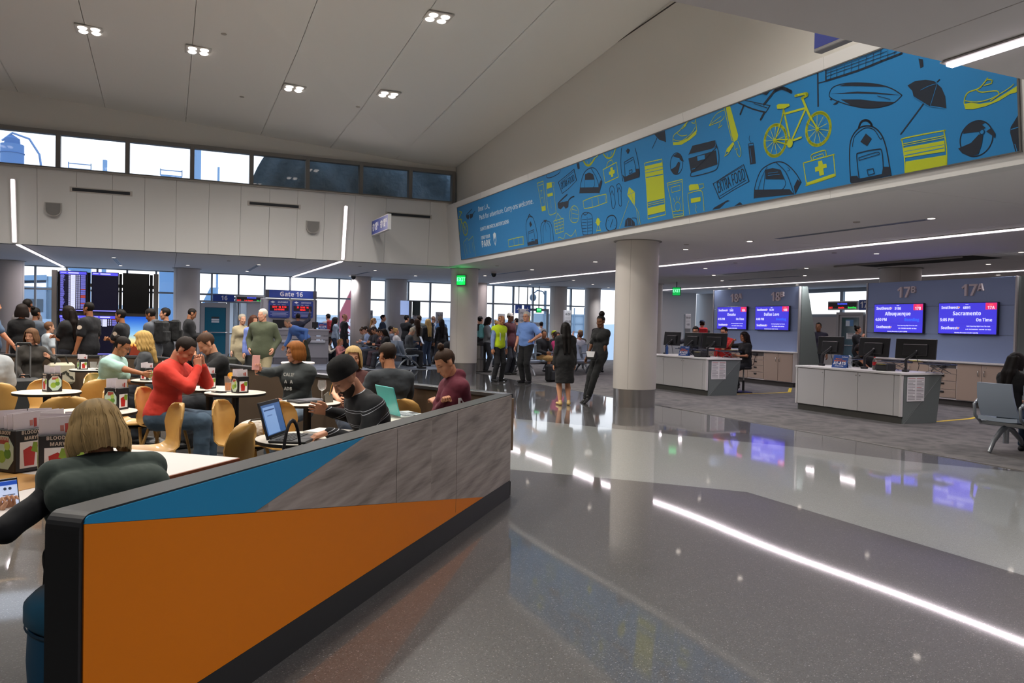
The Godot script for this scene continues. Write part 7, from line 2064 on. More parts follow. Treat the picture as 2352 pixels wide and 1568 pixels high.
# ---- people. A smooth union of tapered limbs on a grid, meshed as one surface.
class Field:
	var h := 0.02
	var o := Vector3.ZERO
	var nx := 0
	var ny := 0
	var nz := 0
	var d := PackedFloat32Array()

	func _init(lo: Vector3, hi: Vector3, cell: float) -> void:
		h = cell
		o = lo
		nx = int((hi.x - lo.x) / h) + 2
		ny = int((hi.y - lo.y) / h) + 2
		nz = int((hi.z - lo.z) / h) + 2
		d.resize(nx * ny * nz)
		d.fill(1.0)

	# tapered limb from a to b; k is how softly it joins; sq squeezes it along the direction sd
	func limb(a: Vector3, b: Vector3, ra: float, rb: float, k := 0.03, cut := false, sd := Vector3.ZERO, sq := 1.0) -> void:
		var m := maxf(ra, rb) + k + h * 1.5
		var lo := a.min(b) - Vector3.ONE * m - o
		var hi := a.max(b) + Vector3.ONE * m - o
		var x0 := maxi(0, int(lo.x / h))
		var x1 := mini(nx - 1, int(hi.x / h) + 1)
		var y0 := maxi(0, int(lo.y / h))
		var y1 := mini(ny - 1, int(hi.y / h) + 1)
		var z0 := maxi(0, int(lo.z / h))
		var z1 := mini(nz - 1, int(hi.z / h) + 1)
		var ab := b - a
		var q := 1.0 / maxf(ab.length_squared(), 1e-9)
		var dr := rb - ra
		var squeeze := sq != 1.0
		for z in range(z0, z1 + 1):
			for y in range(y0, y1 + 1):
				var row := (z * ny + y) * nx
				for x in range(x0, x1 + 1):
					var p := Vector3(x, y, z) * h + o - a
					var t := clampf(p.dot(ab) * q, 0.0,1.0)
					p -= ab * t
					if squeeze: p += sd * (p.dot(sd) * (sq - 1.0))
					var v := p.length() - ra - dr * t
					var w := d[row + x]
					if cut:
						v = -v
						var e := k - absf(w - v)
						d[row + x] = maxf(w, v) + (e * e * 0.25 / k if e > 0.0 else 0.0)
					else:
						var e := k - absf(w - v)
						d[row + x] = minf(w, v) - (e * e * 0.25 / k if e > 0.0 else 0.0)

	func above(y: float) -> void:   # nothing below this height
		for z in nz:
			for j in ny:
				var v := y - (o.y + j * h)
				if v < -2.0 * h: continue
				for x in nx:
					var q := (z * ny + j) * nx + x
					d[q] = maxf(d[q], v)

	func to(m: MB) -> MB:
		var id := PackedInt32Array()
		id.resize(nx * ny * nz)
		id.fill(-1)
		var sx := 1
		var sy := nx
		var sz := nx * ny
		var lim := h * 1.8
		var cells := PackedInt32Array()
		for z in nz - 1:
			for y in ny - 1:
				var row := (z * ny + y) * nx
				for x in nx - 1:
					var q := row + x
					if absf(d[q]) > lim: continue
					var a0 := d[q]
					var a1 := d[q + sx]
					var a2 := d[q + sy]
					var a3 := d[q + sx + sy]
					var a4 := d[q + sz]
					var a5 := d[q + sx + sz]
					var a6 := d[q + sy + sz]
					var a7 := d[q + sx + sy + sz]
					var neg := int(a0 < 0) + int(a1 < 0) + int(a2 < 0) + int(a3 < 0) + int(a4 < 0) + int(a5 < 0) + int(a6 < 0) + int(a7 < 0)
					if neg == 0 or neg == 8: continue
					var s := Vector3.ZERO
					var n := 0
					if (a0 < 0) != (a1 < 0): s += Vector3(a0 / (a0 - a1), 0,0); n += 1
					if (a2 < 0) != (a3 < 0): s += Vector3(a2 / (a2 - a3), 1,0); n += 1
					if (a4 < 0) != (a5 < 0): s += Vector3(a4 / (a4 - a5), 0,1); n += 1
					if (a6 < 0) != (a7 < 0): s += Vector3(a6 / (a6 - a7), 1,1); n += 1
					if (a0 < 0) != (a2 < 0): s += Vector3(0, a0 / (a0 - a2), 0); n += 1
					if (a1 < 0) != (a3 < 0): s += Vector3(1, a1 / (a1 - a3), 0); n += 1
					if (a4 < 0) != (a6 < 0): s += Vector3(0, a4 / (a4 - a6), 1); n += 1
					if (a5 < 0) != (a7 < 0): s += Vector3(1, a5 / (a5 - a7), 1); n += 1
					if (a0 < 0) != (a4 < 0): s += Vector3(0,0, a0 / (a0 - a4)); n += 1
					if (a1 < 0) != (a5 < 0): s += Vector3(1,0, a1 / (a1 - a5)); n += 1
					if (a2 < 0) != (a6 < 0): s += Vector3(0,1, a2 / (a2 - a6)); n += 1
					if (a3 < 0) != (a7 < 0): s += Vector3(1,1, a3 / (a3 - a7)); n += 1
					s /= n
					var g := Vector3(a1 + a3 + a5 + a7 - a0 - a2 - a4 - a6, a2 + a3 + a6 + a7 - a0 - a1 - a4 - a5, a4 + a5 + a6 + a7 - a0 - a1 - a2 - a3)
					id[q] = m.pt((Vector3(x, y, z) + s) * h + o, g.normalized())
					cells.append(q)
		for q in cells:
			var neg := d[q] < 0
			# the three edges that start here; each has four cells round it
			for ax in 3:
				var st: int = [sx, sy, sz][ax]
				if (d[q + st] < 0) == neg: continue
				var su: int = [sy, sz, sx][ax]
				var sv: int = [sz, sx, sy][ax]
				if q - su - sv < 0: continue
				var c0 := id[q - su - sv]
				var c1 := id[q - sv]
				var c2 := id[q]
				var c3 := id[q - su]
				if c0 < 0 or c1 < 0 or c3 < 0: continue
				if neg:
					m.i.append(c0); m.i.append(c2); m.i.append(c1)
					m.i.append(c0); m.i.append(c3); m.i.append(c2)
				else:
					m.i.append(c0); m.i.append(c1); m.i.append(c2)
					m.i.append(c0); m.i.append(c2); m.i.append(c3)
		return m


var head_mesh := {}
var hand_mesh := {}


func smin(a: float, b: float, k: float) -> float:
	var e := maxf(k - absf(a - b), 0.0)
	return minf(a, b) - e * e * 0.25 / k


func seg(p: Vector3, a: Vector3, b: Vector3, r: float) -> float:
	var ab := b - a
	return (p - a - ab * clampf((p - a).dot(ab) / maxf(ab.length_squared(), 1e-9), 0.0,1.0)).length() - r


func ell(p: Vector3, c: Vector3, r: Vector3) -> float:
	var q := (p - c) / r
	return (q.length() - 1.0) * minf(r.x, minf(r.y, r.z))


func head_dist(p: Vector3, fem: bool) -> float:
	var ax := Vector3(absf(p.x), p.y, p.z)
	var f := 0.93 if fem else 1.0
	var v := ell(p, V(0,0.035,-0.012), V(0.076,0.086,0.094))
	v = smin(v, ell(p, V(0,-0.04,0.022), V(0.06 * f, 0.078,0.066)), 0.03)
	v = smin(v, seg(ax, V(0.0,-0.108,0.062), V(0.018 * f, -0.102,0.056), 0.017 * f), 0.02)
	v = smin(v, seg(ax, V(0.05 * f, -0.062,0.0), V(0.022 * f, -0.098,0.05), 0.017), 0.02)
	v = smin(v, seg(ax, V(0.0,0.022,0.079), V(0.036,0.02,0.066), 0.012 if not fem else 0.009), 0.016)
	v = smin(v, ell(ax, V(0.043,-0.034,0.055), V(0.02,0.018,0.018)), 0.02)
	v = -smin(-v, ell(ax, V(0.031,0.001,0.094), V(0.017,0.011,0.016)), 0.012)
	v = smin(v, (ax - V(0.031,0.0005,0.0705)).length() - 0.0135,0.003)
	v = smin(v, seg(p, V(0,0.006,0.085), V(0,-0.034,0.103), 0.0085 * f), 0.014)
	v = smin(v, seg(ax, V(0,-0.038,0.1), V(0.011,-0.04,0.091), 0.009 * f), 0.008)
	v = smin(v, seg(ax, V(0,-0.066,0.089), V(0.017,-0.068,0.079), 0.006), 0.008)
	v = smin(v, seg(ax, V(0,-0.078,0.086), V(0.014,-0.077,0.078), 0.0068), 0.007)
	v = smin(v, ell(ax, V(0.077,-0.008,-0.012), V(0.01,0.031,0.019)), 0.008)
	return v


func make_head(fem: bool, fine: bool) -> MB:
	var key := str([fem, fine])
	if head_mesh.has(key): return head_mesh[key]
	var rows := 52 if fine else 22
	var cols := 68 if fine else 30
	var m := mb()
	var k0 := 0
	var P := []
	for a in rows + 1:
		# finer rows over the face
		var t := PI * a / rows
		var row := []
		for b in cols:
			var f := TAU * b / cols
			f = f - 0.32 * sin(f)
			var dir := V(sin(t) * sin(f), cos(t), sin(t) * cos(f))
			var r := 0.16
			for it in 14:
				var v := head_dist(dir * r, fem)
				if v < 0.0004: break
				r -= v * 0.85
			row.append(dir * r)
		P.append(row)
	for a in rows + 1:
		for b in cols:
			var du: Vector3 = P[a][(b + 1) % cols] - P[a][(b - 1 + cols) % cols]
			var dv: Vector3 = P[mini(a + 1, rows)][b] - P[maxi(a - 1,0)][b]
			var p: Vector3 = P[a][b]
			var n := du.cross(dv)
			if n.dot(p) < 0.0: n = -n
			if n.length_squared() < 1e-14: n = p
			# features by colour: lips, brows, eyes
			var c := Color.WHITE
			var x := absf(p.x)
			if p.z > 0.05:
				var lip := clampf(1.4 - V((x) / 0.02, (p.y + 0.072) / 0.0105,0).length() * 1.3,0.0,1.0)
				c = c.lerp(Color(0.78,0.42,0.40), lip * 0.8)
				var brow := clampf(1.5 - V((x - 0.031) / 0.017, (p.y - 0.021 + 0.1 * absf(x - 0.031)) / 0.0045,0).length() * 1.2,0.0,1.0)
				c = c.lerp(Color(0.16,0.11,0.08), brow * 0.75)
				var eye := V((x - 0.031) / 0.0125, (p.y - 0.0005) / 0.0052,0).length()
				if eye < 1.0: c = Color(1.25,1.25,1.25)
				elif eye < 1.45: c = c.lerp(Color(0.2,0.14,0.12), 0.65)
				if V((x - 0.031) / 0.0055, (p.y - 0.0005) / 0.0055,0).length() < 1.0 and eye < 1.05: c = Color(0.07,0.05,0.04)
			m.col = c
			m.pt(p, n.normalized())
	m.col = Color.WHITE
	for a in rows:
		for b in cols:
			var q := a * cols + b
			var w := a * cols + (b + 1) % cols
			m.face([q, q + cols, w])
			m.face([w, q + cols, w + cols])
	head_mesh[key] = m
	return m


func make_hand(kind: String, fine: bool) -> MB:   # a right hand: wrist at 0, fingers along -y... see put_hand; palm faces +z, thumb on +x
	var key := kind + str(fine)
	if hand_mesh.has(key): return hand_mesh[key]
	var f := Field.new(V(-0.07,-0.03,-0.06), V(0.095,0.215,0.11), 0.0042 if fine else 0.0085)
	var g := 0.85 if fine else 1.15
	f.limb(V(0,-0.02,0), V(0,0.02,0), 0.024,0.026,0.01, false, V(0,0,1), 1.35)
	for k in 4:
		var x := -0.029 + 0.0195 * k
		f.limb(V(x * 0.55,0.012,0), V(x, 0.088,-0.002), 0.016,0.0125,0.012)
	var curl: float = {"relaxed": 0.32,"grip": 0.95,"fist": 1.35,"flat": 0.12,"type": 0.55}[kind]
	for k in 4:
		var x := -0.029 + 0.0195 * k
		var p := V(x, 0.088,-0.002)
		var a := curl * 0.5
		var l: float = [0.062,0.074,0.078,0.07][k]
		var spread := (k - 1.5) * 0.07
		for s in 3:
			var e: Vector3 = p + V(sin(spread) * 0.5, cos(a), sin(a)) * l * [0.46,0.32,0.25][s]
			f.limb(p, e, [0.0098,0.0088,0.0078][s] * g, [0.0088,0.0078,0.0066][s] * g, 0.004)
			p = e
			a += curl
	var t := V(0.026,0.022,0.004)
	var ts := [V(0.046,0.05,0.016), V(0.052,0.08,0.026), V(0.05,0.104,0.032)]
	if kind == "grip" or kind == "fist": ts = [V(0.044,0.048,0.024), V(0.04,0.076,0.042), V(0.026,0.096,0.052)]
	var r := [0.0135,0.0115,0.0102,0.008]
	for s in 3:
		f.limb(t, ts[s], r[s], r[s + 1],0.006)
		t = ts[s]
	hand_mesh[key] = f.to(mb())
	return hand_mesh[key]


func two_bone(a: Vector3, t: Vector3, l1: float, l2: float, pole: Vector3) -> Array:   # [middle joint, end]
	var d := t - a
	var l := clampf(d.length(), absf(l1 - l2) + 0.01, (l1 + l2) * 0.998)
	var u := d.normalized()
	var e := a + u * l
	var x := (l1 * l1 - l2 * l2 + l * l) / (2.0 * l)
	var y := sqrt(maxf(l1 * l1 - x * x, 0.0))
	var w := (pole - u * pole.dot(u)).normalized()
	return [a + u * x + w * y, e]


# cropped hair and beards: the head's own surface, pushed out where hair grows
func make_crop(st: Dictionary, fem: bool, fine: bool, beard := false) -> MB:
	var src := make_head(fem, fine)
	var m := mb()
	var vol: float = st.get("vol", 0.009)
	var line: float = st.get("line", 0.07)
	var mask := PackedFloat32Array()
	var r := RandomNumberGenerator.new()
	r.seed = 31
	for k in src.v.size():
		var p := src.v[k]
		var a := 0.0
		if beard:
			var q := Vector2(p.x, p.y + 0.072)
			a = smoothstep(-0.05,-0.066, p.y - maxf(0.0,0.02 - p.z) * 0.5) * smoothstep(-0.012,0.008, p.z)
			if p.z > 0.075 and Vector2(p.x / 0.02, (p.y + 0.072) / 0.009).length() < 1.1: a = 0.0
			if absf(p.x) < 0.03 and p.z > 0.08 and p.y > -0.064 and p.y < -0.052: a = 0.8
		else:
			var ff := absf(atan2(p.x, p.z + 0.012))
			var yb := lerpf(line, 0.01, smoothstep(0.75,1.15, ff))
			yb = lerpf(yb, -0.03, smoothstep(1.12,1.3, ff))
			yb = lerpf(yb, -0.078, smoothstep(1.75,2.3, ff))
			a = smoothstep(0.0,0.016, p.y - yb)
			if absf(p.x) > 0.064 and p.y < 0.03 and p.z < 0.014 and p.z > -0.04: a = 0.0
		mask.append(a)
		var bump := (r.randf() - 0.5) * 0.5 * vol + vol * 0.25 * sin(p.x * 190.0 + p.z * 60.0)
		var top: float = clampf(p.y / 0.1,0.0,1.0) * st.get("top", 0.6)
		var t: float = 0.9 + 0.25 * (r.randf() - 0.5)
		m.col = Color(t, t, t)
		m.pt(p + src.n[k] * (-0.002 + a * (vol * (1.0 + top) + bump)), src.n[k])
	m.col = Color.WHITE
	for k in range(0, src.i.size(), 3):
		if maxf(mask[src.i[k]], maxf(mask[src.i[k + 1]], mask[src.i[k + 2]])) > 0.01:
			for e in 3: m.i.append(src.i[k + e])
	return m


# hair as a cap with a skirt that leaves the face free. In the head's own axes: y up, z forward.
func make_hair(st: Dictionary, fine: bool, fem := true) -> MB:
	if st.get("len", 0.02) < 0.05:
		var cm := make_crop(st, fem, fine)
		if st.get("bun", 0.0) > 0.0: hair_bun(cm, st)
		return cm
	var cols := 72 if fine else 28
	var rows := 22 if fine else 12
	var len: float = st.get("len", 0.02)
	var side: float = st.get("side", 0.0)
	var gap: float = st.get("gap", 1.15)
	var vol: float = st.get("vol", 0.012)
	var flare: float = st.get("flare", 0.0)
	var rough: float = st.get("rough", 0.002)
	var line: float = st.get("line", 0.062)
	var r := RandomNumberGenerator.new()
	r.seed = 77
	var jit := []
	for c in cols: jit.append(r.randf())
	var g := []
	for a in rows + 1:
		var t := float(a) / rows
		var row := []
		for c in cols + 1:
			var f := TAU * c / cols
			var ff := absf(wrapf(f, -PI, PI))   # 0 at the face
			# lower edge by direction
			var low := lerpf(line, side, smoothstep(gap * 0.55, gap, ff))
			low = lerpf(low, -len, smoothstep(gap * 1.02, gap * 1.45, ff)) if len > 0.0 else low
			if len < 0.05: low = lerpf(low, -0.062 - len, smoothstep(1.7,2.4, ff))
			var y := lerpf(0.118 + vol, low, pow(t, 0.75) if low > 0.0 else t)
			var yy := clampf((y - 0.035) / (0.084 + vol), -1.0,1.0)
			var s := sqrt(maxf(0.0,1.0 - yy * yy)) if y > 0.035 else 1.0
			var rx := (0.078 + vol) * s
			var rz := (0.096 + vol) * s
			if y < 0.035:
				var dn := 0.035 - y
				if len < 0.05:
					rx = (0.078 + vol) - dn * dn * 2.0
					rz = (0.096 + vol) - dn * 0.33
				else:
					rx += flare * sin(clampf(dn / maxf(len + 0.035,0.01), 0.0,1.0) * PI * 0.8)
					rz += flare * 0.7 * sin(clampf(dn / maxf(len + 0.035,0.01), 0.0,1.0) * PI * 0.8) - 0.012 * clampf(dn / 0.1,0.0,1.0)
			var k: float = 1.0 + rough * 12.0 * (jit[c % cols] - 0.5) * (0.2 + t) + rough * 3.0 * sin(f * 17.0 + y * st.get("wave", 0.0))
			if st.get("wave", 0.0) > 0.0: k += 0.06 * sin(y * st["wave"] + jit[c % cols] * 4.0) * clampf(t * 2.0 - 0.5,0.0,1.0)
			var ends: float = 0.012 * (jit[(c * 7) % cols] - 0.5) * float(a == rows) * (1.0 if len > 0.05 else 0.3)
			row.append(V(rx * sin(f) * k, y + ends, rz * cos(f) * k - 0.012))
		g.append(row)
	var m := mb()
	m.sheet(g, 0.007)
	# strands: streak the shade by column
	var w := cols + 1
	var tone: float = st.get("tone", 0.25)
	for q in m.v.size():
		var p := m.v[q]
		var f := atan2(p.x, p.z)
		var c := int(fposmod(f, TAU) / TAU * cols) % cols
		var b: float = 1.0 - tone + 2.0 * tone * jit[c] * (0.6 + 0.4 * jit[(c * 5 + 3) % cols])
		if st.get("roots", 0.0) > 0.0: b *= 1.0 - st["roots"] * clampf((p.y - 0.05) / 0.06,0.0,1.0)
		m.c[q] = Color(b, b, b)
	# the outer sheet must face outward: sheet() orients by the grid, turn it if needed
	if fine:   # loose strands over the mass
		for k in 150:
			var c := int(jit[k % cols] * 997.0 + k * 7) % cols
			var path := []
			var rad := []
			var drift: float = 3.0 * (jit[(k * 3) % cols] - 0.5)
			var a0 := int(2 + jit[(k * 11) % cols] * 6)
			for a in range(a0, rows + 1,2):
				var cc := int(posmod(roundi(c + drift * a / rows), cols))
				var p: Vector3 = g[a][cc]
				path.append(p * (1.012 + 0.015 * sin(a * 0.7 + k)) + V(0,-0.006 * float(a) / rows * jit[(k * 5) % cols],0))
				rad.append(0.0034 * sin(PI * clampf(float(a - a0 + 1) / (rows - a0 + 2), 0.05,0.97)) + 0.0006)
			if path.size() < 3 or path[path.size() - 1].y > 0.04: continue
			var b: float = 1.0 - tone * 1.4 + 2.8 * tone * jit[(k * 13 + 5) % cols]
			var n0 := m.v.size()
			m.tube(path, rad, 5,0.6)
			for q in range(n0, m.v.size()):
				var bb: float = b * (1.0 - st.get("roots", 0.0) * clampf((m.v[q].y - 0.05) / 0.06,0.0,1.0))
				m.c[q] = Color(bb, bb, bb)
	if st.get("bun", 0.0) > 0.0: hair_bun(m, st)
	return m


func hair_bun(m: MB, st: Dictionary) -> void:
	var c := V(0, st.get("bun_y", 0.115), st.get("bun_z", -0.085))
	var r: float = st["bun"]
	m.ball(c, Vector3.ONE * r * 0.85,18,12)
	for k in 5:   # coils
		var ring := []
		var b := Basis(V(sin(k * 2.1), cos(k * 1.3), sin(k * 0.7)).normalized(), k * 1.1)
		for j in 17: ring.append(c + b * V(cos(TAU * j / 16) * r * 0.62,0.2 * r * sin(k), sin(TAU * j / 16) * r * 0.62))
		m.tube(ring, r * 0.36,7)
	m.lathe([Vector2(r * 0.5,-0.012), Vector2(r * 0.65,0.0), Vector2(r * 0.5,0.012)],14, c * 0.86, MB.up_to(c))


func person(q: Dictionary) -> Node3D:
	var fine: bool = q.get("fine", false)
	var cell: float = q.get("cell", 0.016 if fine else 0.03)
	var fem: bool = q.get("fem", false)
	var s: float = q.get("h", 1.63 if fem else 1.75) / 1.75
	var w: float = s * q.get("w", 0.92 if fem else 1.0)
	var sit: bool = q.get("sit", false)
	var o := thing("person", q.l, "person", q.at, deg_to_rad(q.get("f", 0.0)))
	var J := func(v: Vector3) -> Vector3: return v * s
	# skeleton
	var pel: Vector3 = q.get("pel", V(0,0.535 if sit else 0.945,0.0)) * s
	if sit and not q.has("pel"): pel.y = 0.45 + 0.105 * s
	var tb := Basis(Vector3.RIGHT, deg_to_rad(q.get("lean", 4.0 if sit else 0.0))) * Basis(Vector3.BACK, deg_to_rad(q.get("side", 0.0)))
	var tw := tb * Basis(Vector3.UP, deg_to_rad(q.get("twist", 0.0)))
	var up := tb.y
	var waist := pel + up * 0.16 * s
	var chest := pel + up * 0.345 * s + tb.z * 0.005 * s
	var neck := pel + up * 0.52 * s - tb.z * 0.01 * s
	var hb := tw * Basis(Vector3.UP, deg_to_rad(q.get("hd", [0,0])[0])) * Basis(Vector3.RIGHT, deg_to_rad(q.get("hd", [0,0])[1]))
	if q.get("hd", [0,0]).size() > 2: hb = hb * Basis(Vector3.BACK, deg_to_rad(q.hd[2]))
	var head := neck + up * 0.075 * s + tb.z * 0.012 * s + hb * V(0,0.085,0.02) * s
	var sw := 0.155 if fem else 0.178
	var lx := tw.x
	var sl := neck - up * 0.07 * s + lx * sw * w
	var sr := neck - up * 0.07 * s - lx * sw * w
	var hipw := 0.088 * w
	var hl := pel + V(hipw, -0.03 * s, 0)
	var hr := pel + V(-hipw, -0.03 * s, 0)
	var fl: Vector3 = q.get("fl", V(0.1,0.085,0.43) if sit else V(0.095,0.085,-0.01)) * s
	var fr: Vector3 = q.get("fr", V(-0.1,0.085,0.43) if sit else V(-0.095,0.085,-0.01)) * s
	fl.y = maxf(fl.y, 0.085 * s)
	fr.y = maxf(fr.y, 0.085 * s)
	var legp: Vector3 = q.get("knee", V(0,0.3,1))
	var kl := two_bone(hl, fl, 0.435 * s, 0.425 * s, legp + V(q.get("kout", 0.0), 0,0))
	var kr := two_bone(hr, fr, 0.435 * s, 0.425 * s, legp - V(q.get("kout", 0.0), 0,0))
	fl = kl[1]; fr = kr[1]
	var tl: Vector3 = q.get("hl", V(0.25,0.86,0.05) if not sit else V(0.12,0.66,0.32)) * s
	var tr: Vector3 = q.get("hr", V(-0.25,0.86,0.05) if not sit else V(-0.12,0.66,0.32)) * s
	var inv := o.transform.affine_inverse()
	if q.has("wl"): tl = inv * (q.wl as Vector3)
	if q.has("wr"): tr = inv * (q.wr as Vector3)
	var el := two_bone(sl, tl, 0.285 * s, 0.25 * s, q.get("pl", V(0.55,-0.5,-0.7)))
	var er := two_bone(sr, tr, 0.285 * s, 0.25 * s, q.get("pr", V(-0.55,-0.5,-0.7)))
	tl = el[1]; tr = er[1]
	var lo := pel
	var hi := pel
	for p in [head, sl, sr, kl[0], kr[0], fl, fr, el[0], er[0], tl, tr]:
		lo = lo.min(p)
		hi = hi.max(p)
	lo -= Vector3.ONE * 0.26
	hi += Vector3.ONE * 0.26
	lo.y = maxf(lo.y, -0.03)
	var am := 0.86 if fem else 1.0
	var torso := func(f: Field, g: float, low: float) -> void:
		var k := 0.06 * s
		f.limb(pel - tb.x * 0.055 * w + up * low * s, pel + tb.x * 0.055 * w + up * low * s, 0.118 * w + g, 0.118 * w + g, k)
		f.limb(waist - tb.x * 0.045 * w, waist + tb.x * 0.045 * w, (0.1 + 0.03 * q.get("belly", 0.0)) * w + g, (0.1 + 0.03 * q.get("belly", 0.0)) * w + g, k)
		if q.get("belly", 0.0) > 0.0: f.limb(waist + tb.z * 0.06 * w * q.belly, chest + tb.z * 0.02,0.1 * w + g, 0.1 * w + g, k)
		f.limb(chest - lx * 0.075 * w, chest + lx * 0.075 * w, 0.104 * w + g, 0.104 * w + g, k)
		f.limb(chest + up * 0.08 * s - lx * 0.09 * w, chest + up * 0.08 * s + lx * 0.09 * w, 0.078 * w + g, 0.078 * w + g, k)
		f.limb(neck - up * 0.045 * s, sl - up * 0.01 * s, 0.055 * w + g * 0.6,0.054 * w + g, k)
		f.limb(neck - up * 0.045 * s, sr - up * 0.01 * s, 0.055 * w + g * 0.6,0.054 * w + g, k)
		if fem:
			for e in [-1,1]: f.limb(chest + lx * 0.065 * w * e + tw.z * 0.075 * w + up * 0.015 * s, chest + lx * 0.06 * w * e + tw.z * 0.085 * w, 0.062 * w + g, 0.06 * w + g, 0.03)
	var arms := func(f: Field, g: float, sleeve: String) -> void:
		for e in [[sl, el[0], tl],[sr, er[0], tr]]:
			var b: Vector3 = e[1]
			if sleeve == "n": continue
			if sleeve == "s":
				f.limb(e[0], (e[0] as Vector3).lerp(b, 0.72), 0.056 * w * am + g, 0.052 * w * am + g * 1.5,0.03)
				continue
			f.limb(e[0], b, 0.054 * w * am + g, 0.043 * w * am + g, 0.03)
			var tip: Vector3 = e[2]
			f.limb(b, b.lerp(tip, 0.95) if g > 0.0 else tip, 0.043 * w * am + g, (0.028 * w * am + g * 0.8), 0.02)
	# the body itself, one surface with neck, limbs, head and hands
	var f := Field.new(lo, hi, cell)
	torso.call(f, -0.004,0.0)
	arms.call(f, 0.0,"l")
	f.limb(neck - up * 0.04 * s, head - hb.y * 0.06 * s - hb.z * 0.02 * s, 0.056 * w, 0.052 * w, 0.03)
	for e in [[hl, kl[0], fl],[hr, kr[0], fr]]:
		f.limb(e[0], e[1],0.086 * w, 0.056 * w, 0.04)
		f.limb(e[1], (e[1] as Vector3).lerp(e[2],0.35), 0.055 * w, 0.057 * w, 0.02)
		f.limb((e[1] as Vector3).lerp(e[2],0.35), e[2],0.057 * w, 0.037 * w, 0.02)
	var bm := f.to(mb())
	var hs: float = s * 0.98 * q.get("head", 1.0)
	bm.add(make_head(fem, fine), Transform3D(hb * Basis.from_scale(Vector3.ONE * hs), head))
	var kinds: Array = q.get("hands", ["relaxed", "relaxed"])
	for k in 2:
		var wr: Vector3 = [tl, tr][k]
		var eb: Vector3 = [el[0], er[0]][k]
		var d := (wr - eb).normalized()
		if q.has("fd"): d = (q.fd[k] as Vector3).normalized() if q.fd[k] != null else d
		var n: Vector3 = -lx if k == 0 else lx
		if q.has("palm") and q.palm[k] != null: n = q.palm[k]
		n = (n - d * n.dot(d))
		n = n.normalized() if n.length() > 0.05 else d.cross(Vector3.RIGHT).normalized()
		var x := d.cross(n) * (-1.0 if k == 0 else 1.0)
		bm.add(make_hand(kinds[k], fine), Transform3D(Basis(x, d, n) * Basis.from_scale(Vector3.ONE * s * (0.9 if fem else 1.0)), wr - d * 0.008))
	obj("body", bm, M(q.get("skin", "c98f72"), 0.5,0.0, {"vc": true, "spec": 0.4}), o, "skin")
	# trousers, skirt or shorts
	var leg: Array = q.get("leg", ["trousers", "23252b"])
	var g := 0.012 if fine else 0.014
	if leg[0] != "none":
		var t := Field.new(lo, hi, cell)
		var hem := 0.0
		t.limb(pel - tb.x * 0.055 * w, pel + tb.x * 0.055 * w, 0.117 * w + g, 0.117 * w + g, 0.05)
		if not sit: t.limb(waist - up * 0.03 - tb.x * 0.045 * w, waist - up * 0.03 + tb.x * 0.045 * w, 0.1 * w + g, 0.1 * w + g, 0.05)
		if leg[0] == "skirt":
			hem = leg[2] * s if leg.size() > 2 else 0.5 * s
			for e in [-1,1]: t.limb(pel + V(0.05 * e * w, 0,0), V((pel.x + 0.06 * e) * w, hem - 0.1, pel.z * 0.4 + (fl.z + fr.z) * 0.2), 0.12 * w + g, 0.13 * w + g, 0.08)
		for e in [[hl, kl[0], fl],[hr, kr[0], fr]]:
			t.limb(e[0], e[1],0.094 * w + g * 0.6,0.064 * w + g * 0.8,0.04)
			if leg[0] == "trousers" or leg[0] == "tights":
				var lg := g if leg[0] == "trousers" else 0.003
				t.limb(e[1], (e[2] as Vector3).lerp(e[1],0.06), 0.062 * w + lg, (0.05 if leg[0] == "trousers" else 0.038) * w + lg * 1.2,0.03)
			elif leg[0] == "shorts":
				t.limb(e[1], (e[1] as Vector3).lerp(e[2],0.06), 0.066 * w + g, 0.066 * w + g, 0.03)
		if hem > 0.0: t.above(hem)
		var lm := t.to(mb())
		if fine: folds(lm, Vector3.UP)
		obj(leg[0], lm, cloth(leg[1],1), o)
	# the upper garment
	var top: Array = q.get("top", ["2b2d33", "l"])
	var long: float = top[2] if top.size() > 2 else 0.0
	var t2 := Field.new(lo, hi, cell)
	torso.call(t2, g * 1.25 + 0.004,0.02)
	arms.call(t2, g * 1.1, top[1])
	if long > 0.0:
		for e in [-1,1]: t2.limb(pel + V(0.055 * e * w, 0.0,0.0), pel + V(0.065 * e * w, -long * s, 0.01), 0.122 * w + g * 1.6,0.118 * w + g * 2.0,0.08)
	if top.size() > 3: # a raised collar or hood
		t2.limb(neck + up * 0.02 * s - tb.z * 0.05 * s - lx * 0.05 * w, neck + up * 0.02 * s - tb.z * 0.05 * s + lx * 0.05 * w, top[3], top[3],0.03)
	var tm := t2.to(mb())
	if fine: folds(tm, up)
	var mt := cloth(top[0],0)
	if q.has("stripes"):
		for k in tm.v.size(): tm.u[k] = Vector2(0.5, (tm.v[k] - pel).dot(up) / q.stripes[1])
		mt = q.stripes[0]
	obj(q.get("garment", "shirt"), tm, mt, o)
	if q.has("vest"):
		var t3 := Field.new(lo, hi, cell)
		torso.call(t3, g * 2.2 + q.vest[1],0.03)
		for e in q.vest[2] if q.vest.size() > 2 else []: t3.limb((e[0] as Vector3) * s, (e[1] as Vector3) * s, e[2], e[3],0.014)
		obj("vest", t3.to(mb()), cloth(q.vest[0],1) if q.vest[0] is String else q.vest[0], o)
	# shoes
	var sm := once("shoe" + str(fine), func():
		var z := Field.new(V(-0.08,-0.03,-0.12), V(0.08,0.15,0.24), 0.009 if fine else 0.014)
		z.limb(V(0,0.045,-0.035), V(0,0.09,-0.015), 0.043,0.043,0.02)
		z.limb(V(0,0.04,-0.03), V(0,0.035,0.16), 0.042,0.034,0.03, false, Vector3.UP, 1.1)
		z.above(0.002)
		return z.to(mb()))
	var sc := M(q.get("shoe", "1a1a1c"), 0.45)
